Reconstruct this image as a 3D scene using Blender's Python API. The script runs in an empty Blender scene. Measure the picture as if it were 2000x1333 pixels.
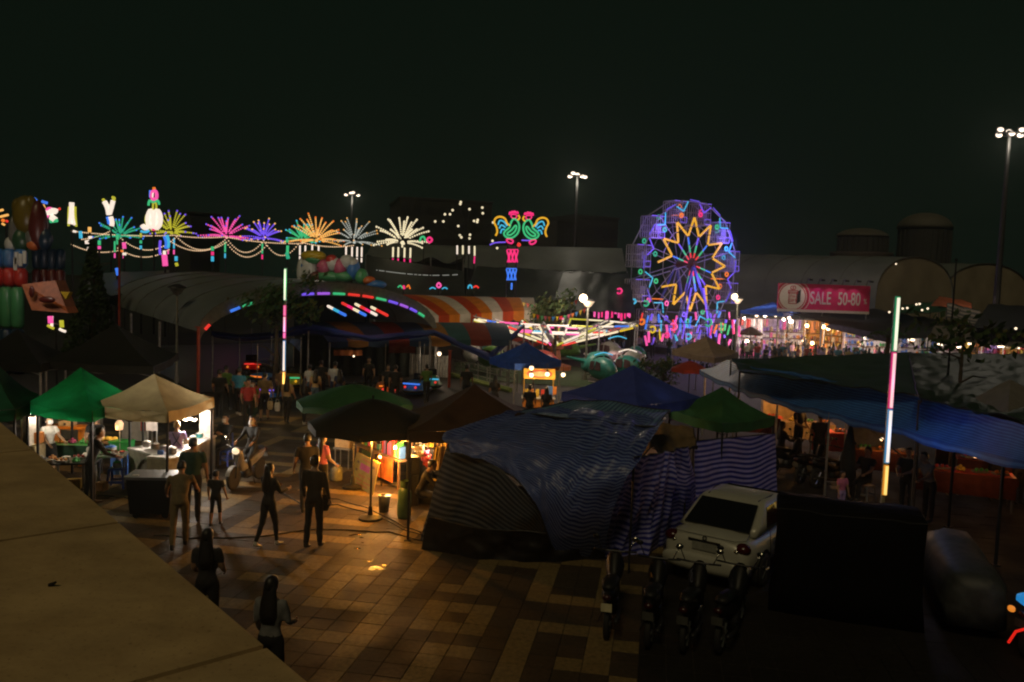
import bpy, bmesh, math, random
from mathutils import Vector, Matrix, noise
random.seed(7)
R = math.radians
sc = bpy.context.scene
COL = sc.collection

# ---------------------------------------------------------------- camera
F, CH, PITCH, ROLL = 1600.0, 5.3, math.atan(116.5 / 1600), R(2)
_f = Vector((0, math.cos(PITCH), -math.sin(PITCH)))
_u0 = Vector((0, math.sin(PITCH), math.cos(PITCH)))
_r0 = Vector((1, 0, 0))
_r = math.cos(ROLL) * _r0 + math.sin(ROLL) * _u0
_u = math.cos(ROLL) * _u0 - math.sin(ROLL) * _r0
cd = bpy.data.cameras.new('camera'); cam = bpy.data.objects.new('camera', cd); COL.objects.link(cam)
cam.matrix_world = Matrix(((_r.x, _u.x, -_f.x, 0), (_r.y, _u.y, -_f.y, 0), (_r.z, _u.z, -_f.z, CH), (0, 0, 0, 1)))
cd.sensor_width = 36; cd.lens = 36 * F / 2000; cd.clip_end = 2000; cd.clip_start = 0.05
sc.camera = cam
def ray(px, py): return F * _f + (px - 1000) * _r - (py - 666.5) * _u
def G(px, py, z=0.0):
    d = ray(px, py); t = (z - CH) / d.z; return Vector((d.x * t, d.y * t, z))
def P(px, py, dep):
    d = ray(px, py); t = dep / d.y; return Vector((d.x * t, dep, CH + d.z * t))
def GX(px, py, d):                     # ground point below a pixel at a distance
    p = P(px, py, d); p.z = 0; return p

# ---------------------------------------------------------------- night sky, town glow, exposure
w = bpy.data.worlds.new('World'); sc.world = w; w.use_nodes = True
wn = w.node_tree.nodes; bg = wn['Background']
bg.inputs[0].default_value = (0.54, 1.0, 0.60, 1); bg.inputs[1].default_value = 0.0060
sd = bpy.data.lights.new('town_glow', 'SUN'); so = bpy.data.objects.new('town_glow', sd); COL.objects.link(so)
sd.energy = 0.40; sd.angle = R(14); sd.color = (1.0, 0.80, 0.44)
so.rotation_euler = (R(42), R(-16), 0)
sc.view_settings.view_transform = 'Standard'; sc.view_settings.look = 'None'
sc.view_settings.exposure = 0; sc.view_settings.gamma = 1; sc.view_settings.use_curve_mapping = False
sc.render.engine = 'CYCLES'
sc.cycles.use_denoising = True
sc.cycles.filter_width = 2.1
sc.cycles.max_bounces = 5; sc.cycles.diffuse_bounces = 2; sc.cycles.glossy_bounces = 2
sc.cycles.transmission_bounces = 3; sc.cycles.transparent_max_bounces = 6
sc.cycles.sample_clamp_indirect = 2.0
sc.cycles.caustics_reflective = False; sc.cycles.caustics_refractive = False
sc.cycles.use_light_tree = True

# ---------------------------------------------------------------- materials
MATS = {}
def _new(name):
    m = bpy.data.materials.new(name); m.use_nodes = True
    return m, m.node_tree, m.node_tree.nodes['Principled BSDF']
def mat(name, col, rough=0.6, metal=0.0, var=0.25, scale=6.0, bump=0.0, spec=0.5, trans=0.0):
    if name in MATS: return MATS[name]
    m, t, b = _new(name)
    b.inputs['Roughness'].default_value = rough; b.inputs['Metallic'].default_value = metal
    b.inputs['Specular IOR Level'].default_value = spec
    tc = t.nodes.new('ShaderNodeTexCoord'); n = t.nodes.new('ShaderNodeTexNoise')
    n.inputs['Scale'].default_value = scale; n.inputs['Detail'].default_value = 5
    t.links.new(tc.outputs['Object'], n.inputs['Vector'])
    r = t.nodes.new('ShaderNodeValToRGB')
    lo = [c * (1 - var) for c in col]; hi = [min(1, c * (1 + var)) for c in col]
    r.color_ramp.elements[0].position = .3; r.color_ramp.elements[1].position = .7
    r.color_ramp.elements[0].color = (*lo, 1); r.color_ramp.elements[1].color = (*hi, 1)
    t.links.new(n.outputs['Fac'], r.inputs['Fac']); t.links.new(r.outputs['Color'], b.inputs['Base Color'])
    if bump:
        bp = t.nodes.new('ShaderNodeBump'); bp.inputs['Strength'].default_value = bump; bp.inputs['Distance'].default_value = .02
        t.links.new(n.outputs['Fac'], bp.inputs['Height']); t.links.new(bp.outputs['Normal'], b.inputs['Normal'])
    if trans:
        tr = t.nodes.new('ShaderNodeBsdfTranslucent'); mx = t.nodes.new('ShaderNodeMixShader'); mx.inputs[0].default_value = trans
        t.links.new(r.outputs['Color'], tr.inputs['Color'])
        t.links.new(b.outputs[0], mx.inputs[1]); t.links.new(tr.outputs[0], mx.inputs[2])
        t.links.new(mx.outputs[0], t.nodes['Material Output'].inputs[0])
    MATS[name] = m; return m
def fabric(name, col, trans=.3, rough=.75, var=.18, scale=3):
    return mat(name, col, rough, 0, var, scale, .15, .3, trans)
def em(name, col, s=1.0, light=False):
    if name in MATS: return MATS[name]
    m, t, b = _new(name)
    b.inputs['Base Color'].default_value = (*[min(.8, c * .5 + .05) for c in col], 1)
    b.inputs['Emission Color'].default_value = (*col, 1); b.inputs['Emission Strength'].default_value = s
    b.inputs['Roughness'].default_value = .4
    m.cycles.emission_sampling = 'AUTO' if light else 'NONE'
    MATS[name] = m; return m
def stripes(name, c1, c2, per, axis='Y', duty=.5, rough=.45, trans=.15, wob=.05, soft=.12, coord='UV'):
    """woven tarpaulin: bands printed along one direction of the sheet"""
    if name in MATS: return MATS[name]
    m, t, b = _new(name); N = t.nodes; L = t.links
    tc = N.new('ShaderNodeTexCoord'); sep = N.new('ShaderNodeSeparateXYZ')
    L.new(tc.outputs[coord], sep.inputs[0])
    mu = N.new('ShaderNodeMath'); mu.operation = 'MULTIPLY'; mu.inputs[1].default_value = 1 / per
    L.new(sep.outputs[axis], mu.inputs[0])
    n = N.new('ShaderNodeTexNoise'); n.inputs['Scale'].default_value = 1.2; L.new(tc.outputs['Object'], n.inputs['Vector'])
    wb = N.new('ShaderNodeMath'); wb.operation = 'MULTIPLY_ADD'; wb.inputs[1].default_value = wob * 4
    L.new(n.outputs['Fac'], wb.inputs[0]); L.new(mu.outputs[0], wb.inputs[2])
    fr = N.new('ShaderNodeMath'); fr.operation = 'FRACT'; L.new(wb.outputs[0], fr.inputs[0])
    r = N.new('ShaderNodeValToRGB'); e = r.color_ramp.elements
    e[0].position = 0; e[0].color = (*c1, 1); e[1].position = 1; e[1].color = (*c1, 1)
    for p, c in ((duty - soft, c1), (duty, c2), (1 - soft, c2)):
        x = e.new(p); x.color = (*c, 1)
    L.new(fr.outputs[0], r.inputs['Fac'])
    n2 = N.new('ShaderNodeTexNoise'); n2.inputs['Scale'].default_value = 4; n2.inputs['Detail'].default_value = 6; L.new(tc.outputs['Object'], n2.inputs['Vector'])
    mxc = N.new('ShaderNodeMix'); mxc.data_type = 'RGBA'; mxc.blend_type = 'MULTIPLY'; mxc.inputs[0].default_value = .55
    L.new(r.outputs['Color'], mxc.inputs[6]); L.new(n2.outputs['Fac'], mxc.inputs[7])
    L.new(mxc.outputs[2], b.inputs['Base Color']); b.inputs['Roughness'].default_value = rough
    bp = N.new('ShaderNodeBump'); bp.inputs['Strength'].default_value = .5; bp.inputs['Distance'].default_value = .03
    L.new(n2.outputs['Fac'], bp.inputs['Height']); L.new(bp.outputs['Normal'], b.inputs['Normal'])
    if trans:
        tr = N.new('ShaderNodeBsdfTranslucent'); mx = N.new('ShaderNodeMixShader'); mx.inputs[0].default_value = trans
        L.new(mxc.outputs[2], tr.inputs['Color'])
        L.new(b.outputs[0], mx.inputs[1]); L.new(tr.outputs[0], mx.inputs[2])
        L.new(mx.outputs[0], N['Material Output'].inputs[0])
    MATS[name] = m; return m

# ---------------------------------------------------------------- mesh builder and object helpers
class MB:
    def __init__(s): s.v = []; s.f = []; s.m = []; s.uv = {}
    def add(s, vs, fs, mi=0):
        o = len(s.v); s.v += [Vector(p) for p in vs]
        for q in fs: s.f.append([o + i for i in q]); s.m.append(mi)
        return o
    def box(s, c, d, rz=0.0, mi=0):
        c = Vector(c); x, y, z = d[0] / 2, d[1] / 2, d[2] / 2; ca, sa = math.cos(rz), math.sin(rz)
        vs = [c + Vector((a * x * ca - b * y * sa, a * x * sa + b * y * ca, e * z)) for e in (-1, 1) for a, b in ((-1, -1), (1, -1), (1, 1), (-1, 1))]
        s.add(vs, [(3, 2, 1, 0), (4, 5, 6, 7), (0, 1, 5, 4), (1, 2, 6, 5), (2, 3, 7, 6), (3, 0, 4, 7)], mi); return s
    def rings(s, rings, mi=0, cap=True, closed=False):
        n = len(rings[0]); o = len(s.v)
        for r in rings: s.v += [Vector(p) for p in r]
        k = len(rings)
        for i in range(k if closed else k - 1):
            a, b = o + i * n, o + ((i + 1) % k) * n
            for j in range(n):
                s.f.append([a + j, a + (j + 1) % n, b + (j + 1) % n, b + j]); s.m.append(mi)
        if cap and not closed:
            s.f.append([o + j for j in range(n)][::-1]); s.m.append(mi)
            s.f.append([o + (k - 1) * n + j for j in range(n)]); s.m.append(mi)
        return s
    def tube(s, pts, r, n=6, mi=0, cap=True, closed=False, rb=None):
        pts = [Vector(p) for p in pts]; k = len(pts)
        rr = r if isinstance(r, (list, tuple)) else [r] * k
        out = []; pu = None
        for i, p in enumerate(pts):
            if closed: d = pts[(i + 1) % k] - pts[i - 1]
            else: d = pts[min(i + 1, k - 1)] - pts[max(i - 1, 0)]
            d = d.normalized() if d.length > 1e-9 else Vector((0, 0, 1))
            if pu is None: pu = Vector((0, 0, 1)) if abs(d.z) < .9 else Vector((0, 1, 0))
            a = d.cross(pu); a = a.normalized() if a.length > 1e-6 else Vector((1, 0, 0)); b = a.cross(d).normalized(); pu = b
            q = rb[i] if rb else rr[i]
            out.append([p + a * (rr[i] * math.cos(2 * math.pi * j / n)) + b * (q * math.sin(2 * math.pi * j / n)) for j in range(n)])
        return s.rings(out, mi, cap, closed)
    def lathe(s, prof, c=(0, 0, 0), n=16, mi=0, cap=True):
        c = Vector(c)
        return s.rings([[c + Vector((r * math.cos(2 * math.pi * j / n), r * math.sin(2 * math.pi * j / n), z)) for j in range(n)] for r, z in prof], mi, cap)
    def ball(s, c, r, n=8, m=5, mi=0):
        c = Vector(c); r = r if isinstance(r, (tuple, list)) else (r, r, r)
        return s.rings([[c + Vector((r[0] * math.sin(t) * math.cos(2 * math.pi * j / n), r[1] * math.sin(t) * math.sin(2 * math.pi * j / n), -r[2] * math.cos(t))) for j in range(n)]
                        for t in [math.pi * (i + .02) / (m + .04) for i in range(m + 1)]], mi)
    def disc(s, c, nrm, r0, r1, n=12, mi=0):
        """flat ring or disc (r0 = 0) facing nrm"""
        c = Vector(c); nrm = Vector(nrm).normalized(); a = nrm.orthogonal().normalized(); b = nrm.cross(a)
        q = [a * math.cos(2 * math.pi * j / n) + b * math.sin(2 * math.pi * j / n) for j in range(n)]
        if r0 <= 0: s.add([c + p * r1 for p in q], [list(range(n))], mi)
        else: s.add([c + p * r1 for p in q] + [c + p * r0 for p in q], [(j, (j + 1) % n, n + (j + 1) % n, n + j) for j in range(n)], mi)
        return s
    def grid(s, fn, nu, nv, mi=0, uvfn=None, mfn=None):
        o = len(s.v)
        for i in range(nu + 1):
            for j in range(nv + 1):
                u, v = i / nu, j / nv
                s.v.append(Vector(fn(u, v)))
                if uvfn: s.uv[len(s.v) - 1] = uvfn(u, v)
        for i in range(nu):
            for j in range(nv):
                a = o + i * (nv + 1) + j
                s.f.append([a, a + nv + 1, a + nv + 2, a + 1]); s.m.append(mfn((i + .5) / nu, (j + .5) / nv) if mfn else mi)
        return s
    def quad(s, a, b, c, d, mi=0): s.add([a, b, c, d], [(0, 1, 2, 3)], mi); return s
    def prism(s, poly, off, mi=0):
        """polygon pushed along a vector"""
        n = len(poly); off = Vector(off); p = [Vector(q) for q in poly]
        s.add(p + [q + off for q in p], [list(range(n))[::-1], list(range(n, 2 * n))] + [(j, (j + 1) % n, n + (j + 1) % n, n + j) for j in range(n)], mi); return s
    def mesh(s, name, mats, smooth=False, inv=None):
        me = bpy.data.meshes.new(name)
        vs = [inv @ p for p in s.v] if inv else s.v
        me.from_pydata([tuple(p) for p in vs], [], s.f)
        for m in mats: me.materials.append(m)
        me.polygons.foreach_set('material_index', s.m)
        if smooth: me.polygons.foreach_set('use_smooth', [True] * len(s.f))
        if s.uv:
            ul = me.uv_layers.new(name='UVMap')
            for l in me.loops: ul.data[l.index].uv = s.uv.get(l.vertex_index, (0, 0))
        me.update(); return me
    def build(s, name, mats, parent=None, smooth=False, local=False, label=None):
        mats = mats if isinstance(mats, (list, tuple)) else [mats]
        inv = None
        if parent is not None and not local: inv = WM[parent.name].inverted()
        me = s.mesh(name, mats, smooth, inv)
        return link(name, me, parent, label)
WM = {}
def link(name, me, parent=None, label=None):
    o = bpy.data.objects.new(name, me); COL.objects.link(o)
    if parent is not None: o.parent = parent; WM[o.name] = WM[parent.name]
    else: WM[o.name] = Matrix()
    if label: o['label'] = label
    return o
def thing(name, label, cat, loc=(0, 0, 0), rz=0.0, group=None):
    o = bpy.data.objects.new(name, None); COL.objects.link(o); o.empty_display_size = .2
    o.location = loc; o.rotation_euler = (0, 0, rz)
    WM[o.name] = Matrix.Translation(Vector(loc)) @ Matrix.Rotation(rz, 4, 'Z')
    return tag(o, label, cat, group)
def tag(o, label, cat, group=None):
    o['label'] = label; o['category'] = cat
    if group: o['group'] = group
    return o
def kind(o, k): o['kind'] = k; return o
def dup(o, loc=None, rz=None, label=None, group=None, parent=None):
    c = o.copy(); COL.objects.link(c)
    if parent is not None: c.parent = parent
    if loc is not None: c.location = loc
    if rz is not None: c.rotation_euler = (0, 0, rz)
    if label: c['label'] = label
    if group: c['group'] = group
    for ch in list(o.children): dup(ch, parent=c)
    if parent is None: WM[c.name] = Matrix.Translation(c.location) @ Matrix.Rotation(c.rotation_euler[2], 4, 'Z')
    return c
def lamp(name, loc, power, col, parent=None, size=.06, spot=None, aim=None):
    """point or spot light, parented where a parent is given"""
    l = bpy.data.lights.new(name, 'SPOT' if spot else 'POINT'); l.energy = power; l.color = col; l.shadow_soft_size = size
    if spot: l.spot_size = spot; l.spot_blend = .6
    o = bpy.data.objects.new(name, l); COL.objects.link(o); o['kind'] = 'helper'
    M = Matrix.Translation(Vector(loc))
    if aim is not None: M = M @ (Vector(aim) - Vector(loc)).to_track_quat('-Z', 'Y').to_matrix().to_4x4()
    if parent is not None: o.parent = parent; o.matrix_local = WM[parent.name].inverted() @ M
    else: o.matrix_world = M
    return o
def lerp(a, b, t): return Vector(a) * (1 - t) + Vector(b) * t
def nz(x, y, z=0.0): return noise.noise(Vector((x, y, z)))

# shared materials
WARM = (1.0, .58, .24); WHITE = (1.0, .86, .68)
M_steel = mat('galvanised_steel', (.28, .28, .27), .45, .6)
M_dark = mat('dark_metal', (.02, .02, .022), .5, .3)
M_black = mat('black_plastic', (.008, .008, .009), .5, 0, .2, 6, 0, .3)
M_rubber = mat('tyre_rubber', (.012, .012, .012), .8)
M_white = mat('white_paint', (.6, .58, .54), .5)
M_wood = mat('worn_wood', (.16, .09, .045), .7, 0, .35, 9)
M_red = mat('red_paint', (.34, .045, .02), .5)
M_concrete = mat('pale_concrete', (.3, .28, .24), .85, 0, .3, 3, .3)
NEON = {k: em('neon_' + k, c, s) for k, (c, s) in dict(
    pink=((1, .10, .42), .95), hot=((1, .03, .22), .9), red=((1, .04, .03), .8), orange=((1, .22, .02), .85), amber=((1, .5, .12), 1.0), yellow=((.86, .58, .02), .8),
    gold=((.95, .48, .02), .78), lemon=((.66, .62, .04), .7), green=((.05, .62, .24), .75), jade=((.03, .50, .27), .7), cyan=((.06, .55, .85), .8), blue=((.05, .22, .95), .9), violet=((.20, .10, .95), .9), purple=((.42, .12, .85), .85),
    white=((1, .84, .7), 1.0), cream=((1, .86, .55), .95), warm=((1, .66, .38), 1.0), bulb=((1, .80, .55), 1.6)).items()}
def pix(p):
    v = Vector(p) - Vector((0, 0, CH)); a = v.dot(_f)
    return (1000 + F * v.dot(_r) / a, 666.5 - F * v.dot(_u) / a)

# ================================================================ SETTING
M_ground = mat('ground_asphalt', (.011, .010, .009), .7, 0, .4, .8, .3)
g = MB(); g.grid(lambda u, v: (-300 + 600 * u, -60 + 560 * v, -.03), 12, 12)
kind(g.build('ground', M_ground), 'structure')
PA = R(10); TS = .385
def plaza(i, j, z=0.0):                # paving frame: i to the right, j away
    x, y = -3.5 + i * TS, 11.65 + j * TS
    return Vector((x * math.cos(PA) + y * math.sin(PA), -x * math.sin(PA) + y * math.cos(PA), z))
LIGHT = set()
def row(j, a, b):
    for i in range(a, b + 1): LIGHT.add((i, j))
def colm(i, a, b):
    for j in range(a, b + 1): LIGHT.add((i, j))
row(0, 0, 2); row(2, 0, 2); LIGHT.update({(0, 1), (2, 1)})
row(4, 0, 1); colm(1, 4, 8); row(8, 1, 4)
row(-2, 1, 2); colm(1, -7, -2)
row(1, 4, 7); colm(4, -7, 1); colm(7, -2, 1); row(-2, 6, 7)
row(4, 4, 7); colm(4, 4, 7); colm(7, 4, 8)
colm(-2, -7, 8); row(-2, -6, -2); row(1, -5, -2); colm(-5, 1, 5); row(5, -5, -4); colm(-6, -7, -2)
def is_light(i, j):
    if -7 < i < 8 and -8 < j < 9: return (i, j) in LIGHT
    a, b = (i + 40) % 9, (j + 45) % 9
    if a in (0,) and b < 7: return True
    if b == 0: return a < 7
    if b == 6 and 0 < a < 7: return True
    if a == 6 and 2 < b < 6: return True
    return b == 3 and 3 < a < 6
def wet(name, col, lo, hi):
    m, t, b = _new(name); N = t.nodes; L = t.links
    tc = N.new('ShaderNodeNewGeometry')
    n = N.new('ShaderNodeTexNoise'); n.inputs['Scale'].default_value = .9; n.inputs['Detail'].default_value = 6; L.new(tc.outputs['Position'], n.inputs['Vector'])
    r = N.new('ShaderNodeMapRange'); r.inputs[1].default_value = .42; r.inputs[2].default_value = .62; r.inputs[3].default_value = lo; r.inputs[4].default_value = hi
    L.new(n.outputs['Fac'], r.inputs[0]); L.new(r.outputs[0], b.inputs['Roughness'])
    n2 = N.new('ShaderNodeTexNoise'); n2.inputs['Scale'].default_value = 14; n2.inputs['Detail'].default_value = 6; L.new(tc.outputs['Position'], n2.inputs['Vector'])
    cr = N.new('ShaderNodeValToRGB'); cr.color_ramp.elements[0].position = .3; cr.color_ramp.elements[1].position = .72
    cr.color_ramp.elements[0].color = (*[c * .62 for c in col], 1); cr.color_ramp.elements[1].color = (*[c * 1.3 for c in col], 1)
    L.new(n2.outputs['Fac'], cr.inputs[0]); L.new(cr.outputs[0], b.inputs['Base Color'])
    bp = N.new('ShaderNodeBump'); bp.inputs['Strength'].default_value = .25; bp.inputs['Distance'].default_value = .012
    L.new(n2.outputs['Fac'], bp.inputs['Height']); L.new(bp.outputs[0], b.inputs['Normal'])
    b.inputs['Specular IOR Level'].default_value = .28
    MATS[name] = m; return m
TL = [wet('sand_tile_%s' % n, c, .62, .85) for n, c in (('warm', (.17, .12, .05)), ('dull', (.155, .11, .047)))]
TD = [wet('brown_tile_%s' % n, c, .62, .85) for n, c in (('red', (.044, .03, .018)), ('grey', (.042, .031, .019)), ('dark', (.038, .028, .017)))]
TC = wet('unlit_tile', (.014, .011, .008), .62, .85)  # darkness of the unlit right side put into the tile colour
pb = MB(); pb.add([plaza(-60, -14, -.014), plaza(40, -14, -.014), plaza(40, 46, -.014), plaza(-60, 46, -.014)], [(0, 1, 2, 3)])
PLAZA = kind(pb.build('plaza', mat('joint_mortar', (.035, .028, .02), .9)), 'structure')
WM[PLAZA.name] = Matrix()
def tile_mesh(m):
    b = MB(); h = TS / 2 - .0035; k = .003
    b.add([(-h, -h, -.013), (h, -h, -.013), (h, h, -.013), (-h, h, -.013), (-h + k, -h + k, 0), (h - k, -h + k, 0), (h - k, h - k, 0), (-h + k, h - k, 0)],
          [(4, 5, 6, 7), (0, 1, 5, 4), (1, 2, 6, 5), (2, 3, 7, 6), (3, 0, 4, 7)])
    return b.mesh('tile', [m])
TM = {m.name: tile_mesh(m) for m in TL + TD + [TC]}
cells = []
for i in range(-46, 38):
    for j in range(-8, 44):
        c = plaza(i + .5, j + .5); p = pix(c)
        if -60 < p[0] < 2060 and p[1] < 1400 and c.y > 8:
            hidden = p[0] < 600 and p[1] > 825 + p[0] * .847 + 70
            if not hidden and c.y < 31: cells.append((c.length, i, j, c, p))
cells.sort(key=lambda q: q[0])
rest = MB(); nt = 0
for q, (d, i, j, c, p) in enumerate(cells):
    h = hash((i * 73 + j * 151)) % 97
    m = (TL[h % 2] if is_light(i, j) else TD[h % 3])
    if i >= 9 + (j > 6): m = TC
    dark = p[0] > 1530 and p[1] < 1290 or (1150 < p[0] and p[1] < 1200)
    dz = (h % 7) * .0006
    if nt < 300 and not dark:
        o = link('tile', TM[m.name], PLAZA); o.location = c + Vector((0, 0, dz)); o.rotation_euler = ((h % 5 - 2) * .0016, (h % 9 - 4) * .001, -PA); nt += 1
    else:
        hh = TS / 2 - .0035; ca, sa = math.cos(PA), -math.sin(PA)
        vs = [c + Vector((a * hh * ca - b * hh * sa, a * hh * sa + b * hh * ca, zz)) for a, b, zz in ((-1, -1, dz), (1, -1, dz), (1, 1, dz), (-1, 1, dz))]
        low = [v - Vector((0, 0, .013)) for v in vs]
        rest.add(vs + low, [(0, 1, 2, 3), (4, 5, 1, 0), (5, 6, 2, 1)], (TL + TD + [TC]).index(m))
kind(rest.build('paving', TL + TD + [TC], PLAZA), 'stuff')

# puddles of spilt water in front of the warm stall
M_water = mat('spilt_water', (.08, .05, .022), .14, 0, .2, 26, .6, .5)
for k, (px, py, a) in enumerate(((697, 1044, .10), (706, 1050, .05), (686, 1046, .06), (712, 1042, .05), (698, 1071, .07), (722, 1096, .05), (734, 1108, .10), (745, 1112, .07), (726, 1112, .06), (750, 1104, .04), (708, 1060, .035))):
    b = MB(); c = G(px, py, .006); b.add([c + Vector((math.cos(t) * a * (1 + .5 * nz(t, k)), math.sin(t) * a * .7 * (1 + .6 * nz(k, t * 1.7)), 0)) for t in [q * math.pi / 9 for q in range(18)]], [list(range(18))])
    kind(b.build('puddle', M_water), 'stuff')

# ---- concrete canopy roof below the camera, lower left
M_slab = mat('tan_render', (.52, .36, .17), .85, 0, .14, 2.6, .2)
ZC = 3.55
_t = M_slab.node_tree; _b = _t.nodes['Principled BSDF']; _src = _b.inputs['Base Color'].links[0].from_socket
_tc = _t.nodes.new('ShaderNodeTexCoord'); _mp = _t.nodes.new('ShaderNodeMapping'); _mp.inputs['Scale'].default_value = (1, 1.5, 1); _mp.inputs['Rotation'].default_value = (0, 0, .5)
_n1 = _t.nodes.new('ShaderNodeTexNoise'); _n1.inputs['Scale'].default_value = 1.4; _n1.inputs['Detail'].default_value = 9; _n1.inputs['Roughness'].default_value = .75
_r1 = _t.nodes.new('ShaderNodeValToRGB'); _r1.color_ramp.elements[0].position = .33; _r1.color_ramp.elements[0].color = (.74, .71, .66, 1); _r1.color_ramp.elements[1].position = .58; _r1.color_ramp.elements[1].color = (1, 1, 1, 1)
_n2 = _t.nodes.new('ShaderNodeTexNoise'); _n2.inputs['Scale'].default_value = 42; _n2.inputs['Detail'].default_value = 4
_r2 = _t.nodes.new('ShaderNodeValToRGB'); _r2.color_ramp.elements[0].position = .27; _r2.color_ramp.elements[0].color = (.6, .56, .5, 1); _r2.color_ramp.elements[1].position = .40; _r2.color_ramp.elements[1].color = (1, 1, 1, 1)
_m1 = _t.nodes.new('ShaderNodeMix'); _m1.data_type = 'RGBA'; _m1.blend_type = 'MULTIPLY'; _m1.inputs[0].default_value = 1
_m2 = _t.nodes.new('ShaderNodeMix'); _m2.data_type = 'RGBA'; _m2.blend_type = 'MULTIPLY'; _m2.inputs[0].default_value = 1
_t.links.new(_tc.outputs['Object'], _mp.inputs[0]); _t.links.new(_mp.outputs[0], _n1.inputs['Vector']); _t.links.new(_n1.outputs['Fac'], _r1.inputs[0]); _t.links.new(_tc.outputs['Object'], _n2.inputs['Vector']); _t.links.new(_n2.outputs['Fac'], _r2.inputs[0])
_t.links.new(_src, _m1.inputs[6]); _t.links.new(_r1.outputs[0], _m1.inputs[7]); _t.links.new(_m1.outputs[2], _m2.inputs[6]); _t.links.new(_r2.outputs[0], _m2.inputs[7]); _t.links.new(_m2.outputs[2], _b.inputs['Base Color'])
eA, eB = G(0, 825, ZC), G(600, 1333, ZC); e1 = (eB - eA).normalized(); nn = Vector((e1.y, -e1.x, 0)); nn = nn if nn.x < 0 else -nn
canopy = thing('entrance_canopy', 'broad tan concrete canopy roof with dark panel seams just below the viewpoint', 'canopy roof', eA)
ts = [-9.5, -6.6, -4.0] + [((G(px, py, ZC) - eA).dot(e1)) for px, py in ((50, 880), (225, 1022), (510, 1265))] + [8.3, 10.6]
ts = sorted(t for t in ts)
for k in range(len(ts) - 1):
    a, b = ts[k] + .02, ts[k + 1] - .02
    bm = MB(); q = [eA + e1 * a, eA + e1 * b, eA + e1 * b + nn * 4.6, eA + e1 * a + nn * 4.6]
    bm.prism([p - Vector((0, 0, .1)) for p in q], (0, 0, .1))
    bm.build('panel', M_slab, canopy)
bm = MB(); q = [eA + e1 * ts[0] + nn * .06, eA + e1 * ts[-1] + nn * .06, eA + e1 * ts[-1] + nn * 4.5, eA + e1 * ts[0] + nn * 4.5]
bm.prism([p - Vector((0, 0, .32)) for p in q], (0, 0, .2)); bm.build('slab', mat('dark_concrete', (.012, .011, .01), .9), canopy)  # near-black slab seen through the seams between panels
b = MB(); b.tube([eA + e1 * (ts[4] + 1.0) + nn * .62 + Vector((0, 0, .004)), eA + e1 * (ts[4] + 1.04) + nn * .6 + Vector((0, 0, .03))], [.014, .006], 6)
b.build('dark_spot', M_dark, canopy)  # small raised speck added for a dark stain on the canopy roof

# ---- cables lying on the paving
M_cable = mat('black_cable', (.012, .011, .01), .6)
for pts, lab in ((((300, 1046), (390, 1052), (500, 1048), (620, 1034), (760, 1040), (850, 1062)), 'long black power cable lying straight across the paving below the people'),
                 (((540, 958), (600, 990), (660, 985), (740, 1010), (800, 1040), (860, 1050)), 'black cable curling past the warm stall sign to the tarpaulin'),
                 (((600, 965), (660, 976), (720, 992), (790, 1030), (830, 1042)), 'second thin cable running beside the puddle to the tarpaulin'),
                 (((190, 968), (240, 972), (270, 975), (330, 966)), 'short cable on the ground under the blue stool')):
    P3 = [G(x, y, .012) for x, y in pts]; out = []
    for a in range(len(P3) - 1):
        for s in range(5): out.append(lerp(P3[a], P3[a + 1], s / 5) + Vector((0, .04 * math.sin(a * 2 + s), 0)))
    b = MB(); b.tube(out, .014, 5); tag(b.build('power_cable', M_cable, smooth=True), lab, 'cable', 'cables across the paving')

# ---- far buildings
M_far = mat('dim_facade', (.035, .037, .036), .8); M_farw = mat('dark_window', (.02, .022, .025), .3)
def building(lab, px0, px1, pyt, d, dep, fl, nw, lit=()):
    a, c = P(px0, pyt, d), P(px1, pyt, d + dep * .25); h = max(a.z, 3)
    t = thing('office_block', lab, 'building', ((a.x + c.x) / 2, (a.y + c.y) / 2, 0), 0, 'dim buildings behind the fairground')
    wv = c - a; wv.z = 0; W = wv.length; ux = wv.normalized(); uy = Vector((-ux.y, ux.x, 0))
    a0 = Vector((a.x, a.y, 0))
    b = MB(); b.prism([a0, a0 + ux * W, a0 + ux * W + uy * dep, a0 + uy * dep], (0, 0, h)); b.build('wall', M_far, t)
    b = MB(); b.prism([p + Vector((0, 0, h + .002)) for p in (a0 - ux * .2 - uy * .2, a0 + ux * (W + .2) - uy * .2, a0 + ux * (W + .2) + uy * (dep + .2), a0 - ux * .2 + uy * (dep + .2))], (0, 0, .5)); b.build('roof', M_far, t)
    fh = (h - 6) / fl
    for i in range(fl):
        b = MB(); z = 6.3 + i * fh
        b.prism([a0 + ux * .5 - uy * .12 + Vector((0, 0, z - .35)), a0 + ux * (W - .5) - uy * .12 + Vector((0, 0, z - .35)), a0 + ux * (W - .5) - uy * .002 + Vector((0, 0, z - .35)), a0 + ux * .5 - uy * .002 + Vector((0, 0, z - .35))], (0, 0, .2)); b.build('sill', M_far, t)
        for k in range(nw):
            s = (k + .5) * W / nw; ww = W / nw * .36
            b = MB(); q = [a0 + ux * (s - ww) - uy * .03 + Vector((0, 0, z)), a0 + ux * (s + ww) - uy * .03 + Vector((0, 0, z)), a0 + ux * (s + ww) - uy * .03 + Vector((0, 0, z + fh * .5)), a0 + ux * (s - ww) - uy * .03 + Vector((0, 0, z + fh * .5))]
            b.prism(q, uy * .029); b.build('window', M_farw, t)
building('long dark office block with rows of windows behind the white starburst lights', 782, 962, 388, 190, 22, 5, 8)
building('low dim grey block standing right of the rooster sign', 1088, 1128, 437, 150, 16, 3, 3)
building('taller dim grey block behind the floodlight mast by the wheel', 1124, 1208, 424, 158, 18, 3, 5)
building('faint low building behind the yellow and pink starburst lights', 372, 430, 418, 170, 16, 3, 4)
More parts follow.
